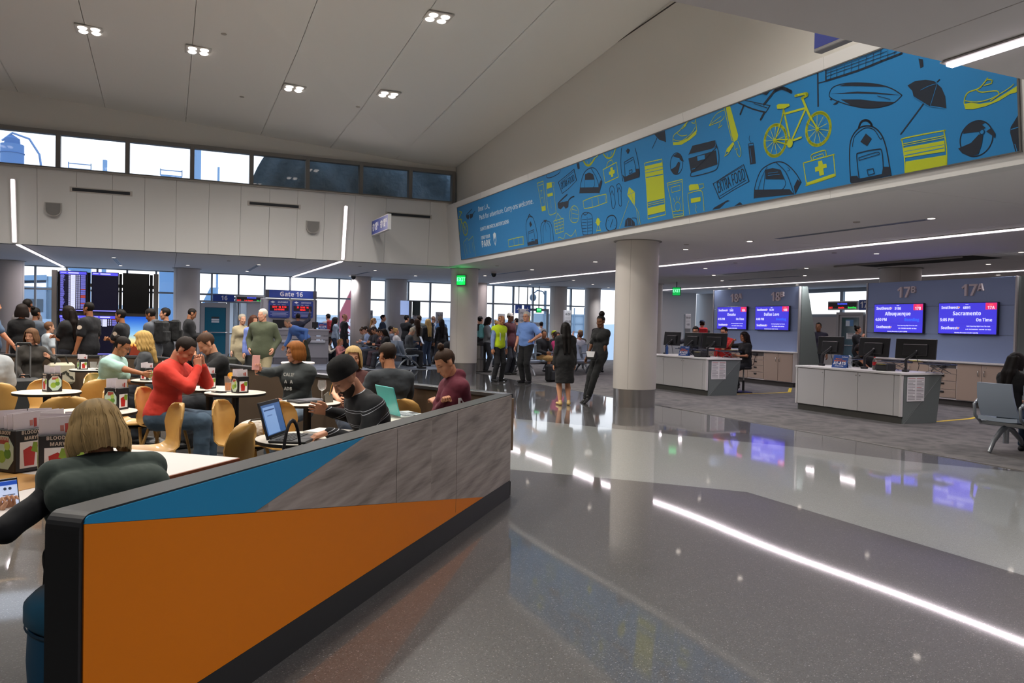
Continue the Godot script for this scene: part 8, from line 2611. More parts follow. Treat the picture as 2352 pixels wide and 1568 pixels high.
	for k in 2:
		var a: Vector3 = [fl, fr][k]
		var kn: Vector3 = [kl[0], kr[0]][k]
		var ft: float = deg_to_rad(q.get("toe", [10,-10])[k])
		var sh := obj("shoe", sm, sc, o)
		var pitch := 0.0
		if a.y > 0.1 * s: pitch = q.get("foot_pitch", 0.5)
		sh.transform = Transform3D(Basis(Vector3.UP, ft) * Basis(Vector3.RIGHT, pitch) * Basis.from_scale(Vector3.ONE * s * (0.88 if fem else 1.0)), V(a.x, a.y - 0.085 * s, a.z))
	# hair or headgear
	var hx_ := Transform3D(hb * Basis.from_scale(Vector3.ONE * hs), head)
	if q.has("hair"):
		var st: Dictionary = HAIR[q.hair[0]].duplicate()
		for k in q.get("hairset", {}): st[k] = q.hairset[k]
		var hm := mb().add(make_hair(st, fine, fem), hx_)
		if st.has("tail"):   # a mass that falls behind the shoulders or hangs as a tail
			var tf := Field.new(lo, hi, 0.014 if fine else 0.022)
			var p0 := hx_ * V(0, st.get("tail_y", 0.02), -0.085)
			for e in ([-1,1] if st["tail"] > 0.1 else [0]):
				var a: Vector3 = p0 + hb.x * 0.035 * e * s
				var b: Vector3 = neck - up * 0.02 * s - tb.z * (0.085 * w) + lx * 0.05 * e * w
				var c: Vector3 = neck - up * st["tail"] * s - tb.z * (0.135 * w) + lx * 0.045 * e * w
				tf.limb(a, b, 0.05 * s, 0.05 * s, 0.03)
				tf.limb(b, c, 0.05 * s, 0.028 * s, 0.03)
			var tmm := tf.to(mb())
			for k in tmm.v.size():
				var x := sin(tmm.v[k].x * 260.0 + sin(tmm.v[k].y * 30.0)) * 0.2 + 0.95
				tmm.c[k] = Color(x, x, x)
			hm.add(tmm)
		obj("hair", hm, M(q.hair[1],0.62,0.0, {"vc": true, "spec": 0.3}), o)
	if q.has("cap"):
		var cm := mb().add(mb().lathe([Vector2(0.088,0.045), Vector2(0.091,0.06), Vector2(0.085,0.1), Vector2(0.06,0.128), Vector2(0.0,0.138)],26,V(0,0,-0.012), Basis(), true), hx_)
		var brim := []
		for a in 4:
			var row := []
			for b in 11:
				var u := b / 5.0 - 1.0
				row.append(V(u * (0.078 - 0.006 * a), 0.052 - 0.008 * u * u - 0.004 * a, (0.062 + 0.028 * a) * sqrt(maxf(0.0,1.0 - u * u * 0.55)) - 0.0))
			brim.append(row)
		var bz: float = q.cap[1] if q.cap.size() > 1 else 1.0
		cm.add(mb().sheet(brim, 0.004), hx_ * Transform3D(Basis.from_scale(V(bz, 1, bz)), Vector3.ZERO))
		obj("cap", cm, cloth(q.cap[0]), o)
	if q.has("beanie"):
		var bn := mb().lathe([Vector2(0.099,0.012), Vector2(0.103,0.02), Vector2(0.103,0.055), Vector2(0.1,0.062), Vector2(0.101,0.07), Vector2(0.097,0.1), Vector2(0.08,0.132), Vector2(0.045,0.15), Vector2(0.0,0.156)],40,V(0,0.005,-0.016), Basis(Vector3.RIGHT, -0.16), true)
		for k in bn.v.size(): bn.v[k] = V(bn.v[k].x * 0.94, bn.v[k].y, bn.v[k].z * 1.06)
		obj("beanie", mb().add(bn, hx_), M(q.beanie, 0.95,0.0, {"rim": 0.4,"bump": [noise(0.12,2), 12.0,1.2]}), o)
	if q.has("glasses"):
		var gm := mb()
		for e in [-1,1]:
			var ring := []
			for k in 17: ring.append(V(0.031 * e + cos(TAU * k / 16) * 0.021,0.0 + sin(TAU * k / 16) * 0.016,0.094))
			gm.tube(ring, 0.0018,6)
			gm.tube([V(0.052 * e, 0.004,0.093), V(0.074 * e, 0.004,0.08), V(0.083 * e, 0.004,0.0)],0.0018,6)
		gm.tube([V(-0.01,0.003,0.096), V(0.01,0.003,0.096)],0.0018,6)
		obj("glasses", mb().add(gm, hx_), M(q.glasses, 0.3), o)
	if q.has("beard"):
		obj("beard", mb().add(make_crop({"vol": 0.006,"top": 0.0}, fem, fine, true), hx_), M(q.beard, 0.9,0.0, {"vc": true}), o)
	if q.has("pack"):
		var b := tw
		var c := chest - tw.z * (0.19 * w) + up * 0.0
		obj("backpack", mb().box(c, V(0.3,0.44,0.17) * s, 0.06, b).box(c - tw.z * 0.1 * s - up * 0.08 * s, V(0.22,0.2,0.07) * s, 0.025, b), cloth(q.pack, 1), o)
		for e in [-1,1]: obj("shoulder_strap", mb().tube([c + up * 0.19 * s + lx * 0.09 * e * s, sl.lerp(sr, 0.5 - 0.27 * e) + up * 0.065 * s, chest + lx * 0.1 * e * s + tw.z * 0.14 * w, waist + lx * 0.14 * e * s + tw.z * 0.05],0.02,8,0.4), cloth(q.pack, 1), o)
	if q.has("patch"):
		for e in [[sl, el[0],1.0],[sr, er[0],-1.0]]:
			var p: Vector3 = (e[0] as Vector3).lerp(e[1],0.4)
			var dd := ((e[1] as Vector3) - (e[0] as Vector3)).normalized()
			var nn: Vector3 = lx * e[2]
			nn = (nn - dd * nn.dot(dd)).normalized()
			obj("shoulder_patch", mb().cyl(p + nn * (0.055 * w), p + nn * (0.055 * w + g + 0.012), 0.04 * s, 0.038 * s, 14), M("c9b9a8", 0.7), o)
	o.set_meta("neck", neck); o.set_meta("chest", chest); o.set_meta("wl", tl); o.set_meta("wr", tr); o.set_meta("tw", tw); o.set_meta("head", hx_); o.set_meta("pel", pel); o.set_meta("sl", sl); o.set_meta("el", el[0]); o.set_meta("sr", sr); o.set_meta("er", er[0])
	return o


var fold_noise: FastNoiseLite


func folds(m: MB, up: Vector3) -> void:   # shallow folds that run across the cloth
	if fold_noise == null:
		fold_noise = FastNoiseLite.new()
		fold_noise.seed = 4
		fold_noise.frequency = 5.0
		fold_noise.fractal_octaves = 2
	var amp := 0.007
	for k in m.v.size():
		var p := m.v[k]
		var q := p + up * p.dot(up) * 0.9 + V(p.z, p.x, 0) * 0.4
		var c := fold_noise.get_noise_3dv(q)
		var gx := V(fold_noise.get_noise_3dv(q + V(0.02,0,0)) - c, fold_noise.get_noise_3dv(q + V(0,0.02,0)) - c, fold_noise.get_noise_3dv(q + V(0,0,0.02)) - c) / 0.02
		m.v[k] = p + m.n[k] * (c * amp)
		m.n[k] = (m.n[k] - (gx - m.n[k] * gx.dot(m.n[k])) * amp * 1.3).normalized()


const HAIR := {
	"short": {"len": 0.0,"vol": 0.0095,"line": 0.066},
	"buzz": {"len": 0.0,"vol": 0.0045,"line": 0.072,"top": 0.2},
	"bald": {"len": 0.0,"vol": 0.002,"line": 0.2,"top": 0.0},
	"bob": {"len": 0.115,"side": -0.09,"gap": 1.05,"vol": 0.018,"flare": 0.022,"line": 0.07,"tone": 0.3,"rough": 0.003},
	"long": {"len": 0.13,"side": -0.11,"gap": 1.15,"vol": 0.015,"flare": 0.01,"line": 0.07,"tone": 0.2,"tail": 0.22},
	"longer": {"len": 0.13,"side": -0.11,"gap": 1.15,"vol": 0.016,"flare": 0.012,"line": 0.07,"tone": 0.2,"tail": 0.36},
	"pony": {"len": 0.0,"vol": 0.007,"line": 0.064,"tail": 0.09,"tail_y": 0.05},
	"bun": {"len": 0.0,"vol": 0.006,"line": 0.062,"bun": 0.042,"top": 0.3},
	"curly": {"len": 0.2,"side": -0.14,"gap": 1.1,"vol": 0.03,"flare": 0.04,"line": 0.07,"tone": 0.4,"rough": 0.006,"wave": 60.0,"tail": 0.16},
}


# where a pose needs a hand: across the chest, at the hips, on a phone
const CROSS := {"hl": Vector3(-0.1,1.14,0.19), "hr": Vector3(0.1,1.18,0.22), "pl": Vector3(1,-0.5,-0.1), "pr": Vector3(-1,-0.5,-0.1), "hands": ["fist", "fist"]}
const HOLD := {"hl": Vector3(0.07,1.16,0.3), "hr": Vector3(-0.05,1.14,0.29), "hands": ["grip", "grip"],"fd": [Vector3(-0.3,0.5,0.8), Vector3(0.3,0.5,0.8)]}
const HOLD_SIT := {"hl": Vector3(0.08,0.8,0.3), "hr": Vector3(-0.06,0.8,0.3), "hands": ["grip", "grip"],"lean": 8.0,"hd": [0,28]}
const LAP := {"hl": Vector3(0.1,0.66,0.27), "hr": Vector3(-0.1,0.66,0.29), "lean": -6.0}


func pp(label: String, x: float, z: float, f: float, a := {}, b := {}) -> Node3D:
	var q := {"l": label, "at": V(x, 0, z), "f": f}
	q.merge(a, true)
	q.merge(b, true)
	return person(q)


func build_people() -> void:
	build_diners()
	build_queue()
	build_waiters()
	build_hall()


func build_diners() -> void:
	var F := {"fine": true, "sit": true}
	# nearest: the blonde woman in a hooded vest, on the blue stool
	var a: Node3D = pp("blonde woman seen from behind in a dark green hooded vest, holding a phone", -0.2,-3.47,198.0, F, {"fem": true, "cell": 0.011,"h": 1.6,"w": 0.98,"pel": V(0,0.475,0), "lean": 13.0,"hair": ["bob", "a58a5c"],"hairset": {"len": 0.125,"vol": 0.026,"flare": 0.028,"tone": 0.42,"roots": 0.45,"side": -0.11,"rough": 0.0035}, "hd": [6,14],"skin": "d3a07f",
		"top": ["17181b", "l"],"leg": ["trousers", "191a1d"],"garment": "sweater", "wl": V(-0.55,0.69,-3.58), "pl": V(0.9,-0.6,-0.2), "hl": V(0.2,0.8,0.3), "hr": V(-0.1,0.76,0.34), "hands": ["grip", "relaxed"],"palm": [V(-0.3,0.2,-1), null],"fd": [V(0.1,0.9,0.25), null],
		"vest": ["34403a", 0.02,[[V(-0.19,0.955,0.07), V(0.19,0.955,0.07), 0.068,0.068],[V(-0.15,0.89,-0.02), V(0.15,0.89,-0.02), 0.09,0.09]]]})
	held_phone("phone with a lit page in the blonde woman's left hand", a, "wl", V(0.0,0.085,0.03), Basis(Vector3.UP, PI + deg_to_rad(14)), true)
	# the man in the beanie
	var m := StandardMaterial3D.new()
	var im := Image.create(8,128, false, Image.FORMAT_RGB8)
	im.fill(hx("17181c"))
	for y in [52,53,54,55,72,73,74,75]: im.fill_rect(Rect2i(0, y, 8,1), hx("b9bcc4"))
	m.albedo_texture = ImageTexture.create_from_image(im)
	m.roughness = 0.9
	pp("bearded man in a black beanie and a navy sweater with thin white stripes", 1.42,-5.27,278.0, F, {"cell": 0.011,"h": 1.7,"lean": 27.0,"beanie": "0f0f11", "beard": "2e2118", "hd": [2,12],"stripes": [m, 0.098],"top": ["17181c", "l"],"garment": "sweater", "leg": ["trousers", "2a2d33"],"wl": V(0.95,0.79,-5.02), "wr": V(1.05,0.86,-5.6), "hands": ["type", "relaxed"],"palm": [V(0,-1,0.2), null],"fd": [V(0,-0.25,1), null],"skin": "c08a6c"})
	var c := pp("woman with a high bun in a maroon hooded sweater, arms crossed, by the corner", 2.32,-6.31,-86.0, F, {"fem": true, "cell": 0.012,"h": 1.66,"lean": 10.0,"hair": ["bun", "3a281c"],"hairset": {"bun_y": 0.15,"bun_z": -0.03,"bun": 0.036,"roots": -0.3}, "hd": [4,20],"top": ["5c1a2c", "l", 0.0,0.05],"garment": "sweater", "leg": ["trousers", "20242c"],"hl": V(-0.12,0.86,0.2), "hr": V(0.12,0.9,0.22), "pl": V(1,-0.6,-0.1), "pr": V(-1,-0.6,-0.1), "hands": ["fist", "fist"],"skin": "bd8767"})
	text(c, "letter", "R", 0.13, (c.get_meta("sl") as Vector3).lerp(c.get_meta("el"), 0.55) + V(0.068,-0.02,-0.035), Basis(Vector3.UP, PI / 2 + 0.5), M("e2dcda", 0.8))
	pp("short-haired man in a dark grey T-shirt seen from behind", 1.94,-7.15,188.0, F, {"cell": 0.014,"h": 1.66,"hair": ["short", "2b2018"],"top": ["30353a", "s"],"leg": ["trousers", "252a31"],"lean": 8.0,"hl": V(0.2,0.72,0.3), "hr": V(-0.15,0.78,0.42), "skin": "bb8260", "hd": [8,6]})
	pp("blonde woman in a sleeveless dark top, facing the viewer over the beanie", 1.71,-7.8,-8.0, F, {"fem": true, "cell": 0.014,"h": 1.55,"hair": ["long", "b99a66"],"top": ["54302e", "n"],"leg": ["trousers", "2a3444"],"hd": [-3,2],"skin": "d9a283", "wr": V(1.5,0.75,-7.4), "wl": V(1.85,0.75,-7.4)})
	var g := pp("woman with auburn bobbed hair and glasses raising a phone, in a charcoal lettered sweater", 1.33,-8.78,-40.0, F, {"fem": true, "cell": 0.013,"h": 1.57,"w": 1.08,"hair": ["bob", "8a5424"],"hairset": {"len": 0.1,"flare": 0.02,"vol": 0.02,"tone": 0.3}, "glasses": "3a1c1c", "hd": [-38,0],"top": ["34393a", "l"],"garment": "sweater", "leg": ["trousers", "6d7c8c"],"wr": V(0.86,0.95,-8.5), "pr": V(-0.3,-0.9,0.1), "hands": ["relaxed", "grip"],"fd": [null, V(0.1,1,0.1)],"palm": [null, V(0.5,0.1,0.6)],"hl": V(-0.05,0.7,0.25), "skin": "d0977a"})
	held_phone("pink-cased phone held up by the woman in glasses", g, "wr", V(0.0,0.1,0.025), Basis(Vector3.UP, 0.4), false)
	for k in 3:
		var ws: String = ["CALIF", "A   A", "ADB"][k]
		text(g, "letters", ws, 0.035, (g.get_meta("chest") as Vector3) + V(0,0.06 - 0.075 * k, 0.163 + 0.006 * k), Basis(Vector3.RIGHT, 0.05), M("c9c9c4", 0.8))
	pp("man in a bright red sweater bent over the table, hands at his mouth", -0.03,-8.3,66.0, F, {"cell": 0.013,"w": 1.08,"lean": 14.0,"hair": ["short", "241a15"],"hairset": {"line": 0.085}, "hd": [4,26],"top": ["d23a2c", "l"],"garment": "sweater", "leg": ["trousers", "44586b"],"hl": V(0.07,1.04,0.36), "hr": V(-0.02,1.02,0.36), "pl": V(0.7,-0.8,0), "pr": V(-0.7,-0.8,0), "hands": ["fist", "fist"],"fd": [V(-0.2,0.9,-0.2), V(0.2,0.9,-0.2)],"skin": "c3876a"})
	pp("man in a black sweater eating, facing left behind the red sweater", 0.62,-9.95,-72.0, F, {"cell": 0.014,"w": 1.08,"lean": 12.0,"hair": ["short", "4a3426"],"hd": [-6,22],"top": ["16171a", "l"],"garment": "sweater", "leg": ["trousers", "26282d"],"hl": V(0.03,1.04,0.34), "hr": V(-0.07,1.0,0.34), "pl": V(0.7,-0.8,0), "pr": V(-0.7,-0.8,0), "hands": ["fist", "fist"],"skin": "cf9878"})
	pp("woman in a mint T-shirt with a dark bun and glasses, in profile", -0.66,-10.5,66.0, F, {"fem": true, "cell": 0.014,"w": 1.02,"lean": 16.0,"hair": ["bun", "1d1613"],"hairset": {"bun_z": -0.1,"bun_y": 0.06,"bun": 0.05}, "glasses": "26221f", "hd": [6,10],"top": ["a9cfc6", "s"],"leg": ["trousers", "2b3038"],"wr": V(0.16,0.72,-9.75), "hl": V(0.1,0.75,0.4), "skin": "a8704f"})
	pp("woman with long curly blonde hair facing the mint T-shirt", -0.22,-11.75,-95.0, F, {"fem": true, "cell": 0.016,"hair": ["curly", "c09c5c"],"top": ["4a4c50", "l"],"leg": ["trousers", "2a2c33"],"hl": V(0.12,0.78,0.36), "hr": V(-0.12,0.78,0.36), "skin": "c99172"})
	pp("brown-haired woman in a dark cardigan behind the suitcase handle", -1.8,-13.42,6.0, F, {"fem": true, "cell": 0.016,"hair": ["bob", "6b4c34"],"hairset": {"len": 0.12,"vol": 0.014}, "hd": [-28,0],"top": ["3a3632", "l", 0.1],"leg": ["trousers", "1f2023"],"hl": V(0.24,0.94,0.16), "skin": "c48d6f"})
	pp("person in a light grey T-shirt cut by the left edge of the picture", -1.66,-9.27,195.0, F, {"cell": 0.016,"w": 1.05,"hair": ["short", "3a2c22"],"top": ["a9adb0", "s"],"leg": ["trousers", "2b2f36"],"lean": 12.0,"skin": "c48d6f"})


func held_phone(label: String, who: Node3D, key: String, off: Vector3, b: Basis, lit: bool) -> void:
	var o := thing("phone", label, "phone", who.transform * ((who.get_meta(key) as Vector3) + off))
	o.basis = who.basis * b * Basis(Vector3.RIGHT, -0.25)
	obj("case", mb().box(V(0,0,0), V(0.076,0.155,0.01), 0.006), M("15171c", 0.4) if lit else M("d29a92", 0.4), o)
	if lit:
		obj("display", mb().box(V(0,0,0.0056), V(0.066,0.135,0.001)), M("c3d2f2", 0.3,0.0, {"glow": 0.75}), o)
		obj("page_bar", mb().box(V(0,0.058,0.0066), V(0.066,0.016,0.0006)), M("2a4fb0", 0.3,0.0, {"glow": 0.7}), o)
		for k in 2: obj("icon", mb().cyl(V(-0.012 + 0.018 * k, 0.037,0.0062), V(-0.012 + 0.018 * k, 0.037,0.007), 0.006,-1,14), M("5b6b86", 0.4), o)
		for k in 4: obj("text_line", mb().box(V(0.0,0.012 - 0.017 * k, 0.0064), V(0.045 - 0.012 * (k % 2), 0.004,0.0006)), M("93a3c4", 0.4), o)
	else:
		obj("lens", mb().cyl(V(0.02,0.055,-0.005), V(0.02,0.055,-0.007), 0.007,-1,12), M("2a2020", 0.3), o)


func build_queue() -> void:
	var W := {"fem": true}
	var B := {"cell": 0.022}
	pp("man in a denim-blue shirt reaching down at the left edge, beyond the low wall", -2.62,-15.3,100.0, B, {"top": ["4b607c", "s"],"hr": V(-0.2,0.95,0.32), "hair": ["short", "2a211b"]})
	pp("woman in a black top seen from behind at the left, beyond the low wall", -2.26,-15.7,170.0, W, {"cell": 0.022,"h": 1.67,"top": ["141416", "s"],"hair": ["bob", "1f1613"]})
	pp("man in a grey shirt standing at the left windows", -2.43,-17.5,165.0, {"top": ["7a7578", "s"],"hair": ["buzz", "1b1613"],"skin": "8a5a42", "h": 1.8})
	pp("woman with a small bun in a grey-blue top at the left windows", -2.22,-16.9,150.0, W, {"top": ["4d5663", "s"],"hair": ["bun", "17120f"],"skin": "8f6047"})
	pp("child with a bare head near the woman with crossed arms", -1.98,-16.7,120.0, {"h": 1.36,"w": 0.85,"head": 1.08,"top": ["b9c3cc", "s"],"hair": ["short", "6b4a34"],"skin": "cf9a7c"})
	pp("woman with long dark hair and crossed arms, all in black", -1.55,-15.7,-115.0, W, CROSS.merged({"cell": 0.02,"h": 1.66,"w": 1.05,"top": ["121214", "s"],"leg": ["trousers", "20242f"],"hair": ["longer", "1b1210"],"hd": [-8,0],"skin": "c48d70"}))
	pp("tall officer in a black uniform shirt with a shoulder patch", -1.22,-15.5,-118.0, {"cell": 0.02,"h": 1.74,"w": 1.02,"top": ["15161b", "s"],"leg": ["trousers", "14151a"],"hair": ["buzz", "14100e"],"patch": true, "hd": [-10,0],"skin": "9a6546", "hl": V(0.27,0.87,0.08)})
	pp("shorter officer in a black uniform shirt with folded arms, facing left", -0.72,-15.6,-105.0, CROSS.merged({"cell": 0.02,"h": 1.62,"w": 1.0,"top": ["15161b", "s"],"leg": ["trousers", "14151a"],"hair": ["short", "15110f"],"patch": true, "hd": [-8,4],"skin": "a9714f"}))
	pp("man in a grey hooded jacket with a black backpack beside the sunset screen", -0.22,-15.8,-120.0, {"cell": 0.022,"h": 1.66,"top": ["4e525a", "l", 0.05,0.05],"garment": "jacket", "pack": "17181b", "hair": ["short", "191412"],"hd": [0,20],"skin": "9a6546"})
	pp("person in dark clothes behind the grey hooded jacket", 0.0,-16.8,-100.0, {"h": 1.68,"top": ["1a1b1f", "l", 0.1],"pack": "101113", "hair": ["short", "17120f"]})
	pp("man in a dark suit reading a phone before the second column", 0.46,-18.4,98.0, HOLD, {"cell": 0.022,"h": 1.72,"top": ["1d1e22", "l", 0.2],"garment": "jacket", "leg": ["trousers", "1a1b1f"],"hair": ["buzz", "1c1613"],"hd": [4,26],"skin": "9c6a4e"})
	var bg := pp("older woman with short grey hair in a long beige cardigan", 1.5,-17.9,12.0, W, {"h": 1.6,"top": ["a3977c", "l", 0.28],"garment": "cardigan", "leg": ["trousers", "17181b"],"hair": ["short", "9c9488"],"hd": [20,0],"skin": "cf9d84"})
	var bp := thing("backpack", "dark green backpack hanging from the hand of the woman in beige", "bag", bg.transform * ((bg.get_meta("wr") as Vector3) + V(-0.03,-0.33,0.02)))
	obj("pouch", mb().box(Vector3.ZERO, V(0.3,0.42,0.2), 0.08).box(V(0,-0.06,0.1), V(0.22,0.2,0.08), 0.03), M("2e3027", 0.8), bp)
	obj("grab_loop", mb().tube([V(-0.05,0.19,0), V(-0.03,0.27,0), V(0.03,0.27,0), V(0.05,0.19,0)],0.012,8), M("1d1e19", 0.7), bp)
	obj("strap", mb().tube([V(-0.1,0.15,-0.08), V(-0.16,-0.05,-0.1), V(-0.08,-0.3,-0.05)],0.014,8,0.4), M("1d1e19", 0.7), bp)
	pp("woman with shoulder-length brown hair in a periwinkle cardigan", 1.68,-17.3,20.0, W, {"cell": 0.022,"h": 1.58,"top": ["6f7fc0", "l", 0.06],"garment": "cardigan", "leg": ["skirt", "17181b", 0.5],"hair": ["long", "4a2a1c"],"hd": [10,0],"skin": "cf9578"})
	pp("white-haired man in an olive jacket and khaki trousers", 1.74,-16.0,-22.0, {"cell": 0.018,"h": 1.7,"w": 1.12,"belly": 0.6,"top": ["4a503d", "l", 0.06],"garment": "jacket", "leg": ["trousers", "9a8f72"],"hair": ["short", "c9c2b4"],"hd": [-38,0],"skin": "d0977c", "hl": V(0.24,0.95,0.1), "hr": V(-0.24,0.95,0.1), "shoe": "4a3a2c"})
	var be := pp("man in a blue sweater bending forward before the gate 16 counter", 3.62,-23.3,-78.0, {"cell": 0.02,"h": 1.8,"lean": 52.0,"pel": V(0,0.93,-0.1), "top": ["4f74bb", "l"],"garment": "sweater", "leg": ["trousers", "4b4c50"],"hair": ["buzz", "8a7768"],"hd": [0,-25],"skin": "bd8a70", "hr": V(-0.22,0.72,0.42), "hl": V(0.26,0.92,0.0), "pl": V(0.2,0.2,-1), "pr": V(-0.2,-0.2,-1)})
	var jk := thing("jacket", "dark jacket draped from the bending man's hand", "jacket", be.transform * ((be.get_meta("wl") as Vector3) + V(0.02,-0.42,0.0)))
	var jf := Field.new(V(-0.25,-0.5,-0.2), V(0.25,0.5,0.2), 0.022)
	jf.limb(V(0,0.36,0), V(0.03,-0.05,0), 0.05,0.1,0.05)
	jf.limb(V(-0.02,0.1,0.02), V(-0.09,-0.3,0.03), 0.07,0.06,0.04)
	jf.limb(V(0.03,0.1,-0.02), V(0.09,-0.18,-0.03), 0.07,0.07,0.04)
	var jm := jf.to(mb())
	folds(jm, Vector3.UP)
	obj("cloth", jm, cloth("25291f"), jk)
	pp("agent in dark blue behind the gate 16 counter with one arm raised", 4.2,-28.0,170.0, {"h": 1.72,"top": ["23283a", "l"],"hair": ["short", "1a1512"],"wr": V(4.62,1.74,-28.15), "pr": V(-0.6,-0.6,0.2), "skin": "9c6a4e"})


func build_waiters() -> void:
	# seated in the bank before gate 16, facing left; nearest first
	var rows := [
		["woman in a black jacket, chin on her hand, nearest in the gate 16 row", 6.5,-24.6, true, "1b1c20", "1c1512", "long", "8f5f45", "23252c"],
		["woman with dark tied-up hair in a maroon top, second in the gate 16 row", 6.5,-25.2, true, "3a2228", "1c1512", "bun", "bd8767", "3a2a30"],
		["man in a black hooded jacket, third in the gate 16 row", 6.5,-25.8, false, "1e1f24", "1f1815", "short", "a9775a", "2a2c33"],
		["woman in a black coat over grey, fourth in the gate 16 row", 6.5,-26.4, true, "25262a", "33231a", "bob", "b98363", "3a2d34"],
		["man in a pale blue shirt with dark hair looking at his lap", 6.5,-27.0, false, "93a8c8", "2a2019", "short", "cf9a7e", "5a6a86"],
		["woman in a grey sweater reading, left part of the gate 16 row", 6.5,-27.6, true, "83807c", "4a3424", "bun", "cf9a7e", "33353c"]]
	for r in rows:
		var q := {"sit": true, "fem": r[3],"top": [r[4],"l"],"hair": [r[6], r[5]],"skin": r[7],"leg": ["trousers", r[8]],"fl": V(0.1,0.085,0.5), "fr": V(-0.1,0.085,0.5), "cell": 0.024}
		q.merge(HOLD_SIT if r[2] != -24.6 else {"lean": 10.0,"hl": V(0.02,0.98,0.24), "hr": V(-0.1,0.7,0.3), "hd": [0,8],"hands": ["fist", "relaxed"]})
		pp(r[0], r[1], r[2],-90.0, q)
	for r in [
		["girl with fair tied hair in a pink top sitting on the floor beside the gate 16 counter", 5.55,-27.5,40.0, true, "d98a86", "a8804e", "pony"],
		["woman in a cream jacket sitting on the floor left of the waiting row", 5.35,-28.6,60.0, true, "c9c0b2", "2b1f18", "long"]]:
		pp(r[0], r[1], r[2], r[3], {"sit": true, "fem": r[4],"pel": V(0,0.14,0), "fl": V(0.16,0.09,0.5), "fr": V(-0.1,0.09,0.42), "top": [r[5],"l"],"hair": [r[7], r[6]],"leg": ["trousers", "22242b"],"hl": V(0.12,0.5,0.35), "hr": V(-0.1,0.52,0.35), "shoe": "c9c2b8"})
	# facing right, back to back
	var old := pp("grey-haired person in a dark jacket using a white tablet in the right-facing row", 7.15,-24.6,88.0, HOLD_SIT.merged({"sit": true, "cell": 0.022,"top": ["3a3d42", "l"],"hair": ["short", "b5aa94"],"skin": "c99a80"}))
	var tb := thing("tablet", "white tablet held by the grey-haired seated person", "tablet", V(7.62,0.93,-24.55), PI / 2)
	obj("case", mb().box(Vector3.ZERO, V(0.2,0.27,0.012), 0.005, Basis(Vector3.RIGHT, -0.4)), M("d9dde2", 0.4), tb)
	obj("display", mb().box(V(0,0,-0.0075), V(0.17,0.23,0.002), 0.0, Basis(Vector3.RIGHT, -0.4)), M("c3cbe0", 0.4,0.0, {"glow": 0.6}), tb)
	pp("woman with fair hair pinned up in the right-facing row", 7.15,-25.8,88.0, LAP, {"sit": true, "fem": true, "top": ["c9c6c6", "s"],"hair": ["bun", "b8925a"]})
	pp("dark-haired man beyond the fair-haired woman in the right-facing row", 7.15,-26.4,88.0, LAP, {"sit": true, "top": ["6a6f7c", "l"],"hair": ["short", "1c1613"]})
	var cs := thing("carry_on", "black carry-on case with a dark bag on top before the grey-haired person", "suitcase", V(8.35,0,-24.0), 0.4)
	obj("shell", mb().box(V(0,0.34,0), V(0.36,0.56,0.24), 0.04), M("191a1d", 0.6), cs)
	obj("top_bag", mb().ball(V(0,0.76,0), V(0.22,0.15,0.16), 16,10), M("202125", 0.8), cs)
	for s in [-1,1]: obj("wheel", mb().cyl(V(0.12 * s - 0.015,0.035,-0.08), V(0.12 * s + 0.015,0.035,-0.08), 0.035), M("111112", 0.6), cs)
	# standing behind, from left to right
	var st := [
		["woman with long dark hair in a denim shirt left of the third column", 5.6,-28.6,90, true, "8fa0b2", "long", "1d1512", ""],
		["tall woman with dark hair behind the denim shirt", 5.72,-29.3,60, true, "4a4550", "long", "1a1311", ""],
		["person with a red and white backpack by the third column", 5.45,-29.1,200, false, "b9b4ae", "short", "1a1311", "a03038"],
		["bald man in a black shirt before the tail fin", 5.72,-27.6,95, false, "15161a", "bald", "2a2019", ""],
		["woman with long hair in a red jacket leaning by the window right of the tail fin", 6.62,-28.7,80, true, "7c2a35", "long", "3a241a", ""],
		["fair-haired woman in a grey top by the boarding post right of the tail fin", 6.86,-28.0,75, true, "9a948c", "pony", "9a7448", ""],
		["man in a dark blue jacket left of the fourth column", 7.25,-28.2,70, false, "1f2a3d", "short", "191412", ""],
		["person in black raising a phone under the small hanging screen", 7.85,-27.2,120, false, "141518", "short", "15110f", ""],
		["long-haired woman in black beside the small hanging screen", 8.3,-28.0,180, true, "17181b", "longer", "2a1c14", ""],
		["man in a grey jacket in the middle of the boarding queue", 8.15,-26.6,160, false, "5b615f", "short", "2e231b", ""],
		["long-haired woman in a striped grey top seen from behind in the boarding queue", 7.95,-26.2,190, true, "77726a", "longer", "3a281c", ""],
		["woman with long blonde hair and black clothes in the boarding queue", 8.25,-25.9,195, true, "1a1a1d", "longer", "c3a36a", ""],
		["bald man in a white shirt with dark straps in the boarding queue", 8.95,-27.5,120, false, "cfd3de", "bald", "7a6a5c", "1f2430"],
		["woman with long black hair in a dark hooded top left of the exit-sign column", 8.58,-25.4,175, true, "131417", "longer", "100d0c", ""],
		["person in blue half hidden by the exit-sign column", 9.15,-27.3,150, false, "4f77a8", "short", "8a7a68", ""],
		["person in black just right of the exit-sign column", 9.5,-24.2,120, false, "1b1c20", "short", "1a1412", ""],
		["man with fair hair behind the teal backpack", 10.15,-26.2,100, false, "8c8f96", "short", "a58a66", ""],
		["woman in a pink top behind the safety vest", 10.5,-25.2,110, true, "c48a8e", "bun", "b08a52", ""],
		["man in a dark T-shirt reading a phone left of the tall boarding post", 11.9,-26.6,200, false, "4a4e57", "buzz", "1a1412", ""],
		["woman in a black and white top by the far glass door", 13.55,-27.9,150, true, "b9b9bd", "short", "15110f", ""],
		["person with curly hair beyond the blue shirt", 13.2,-28.2,170, true, "3a4250", "bob", "1b1512", ""]]
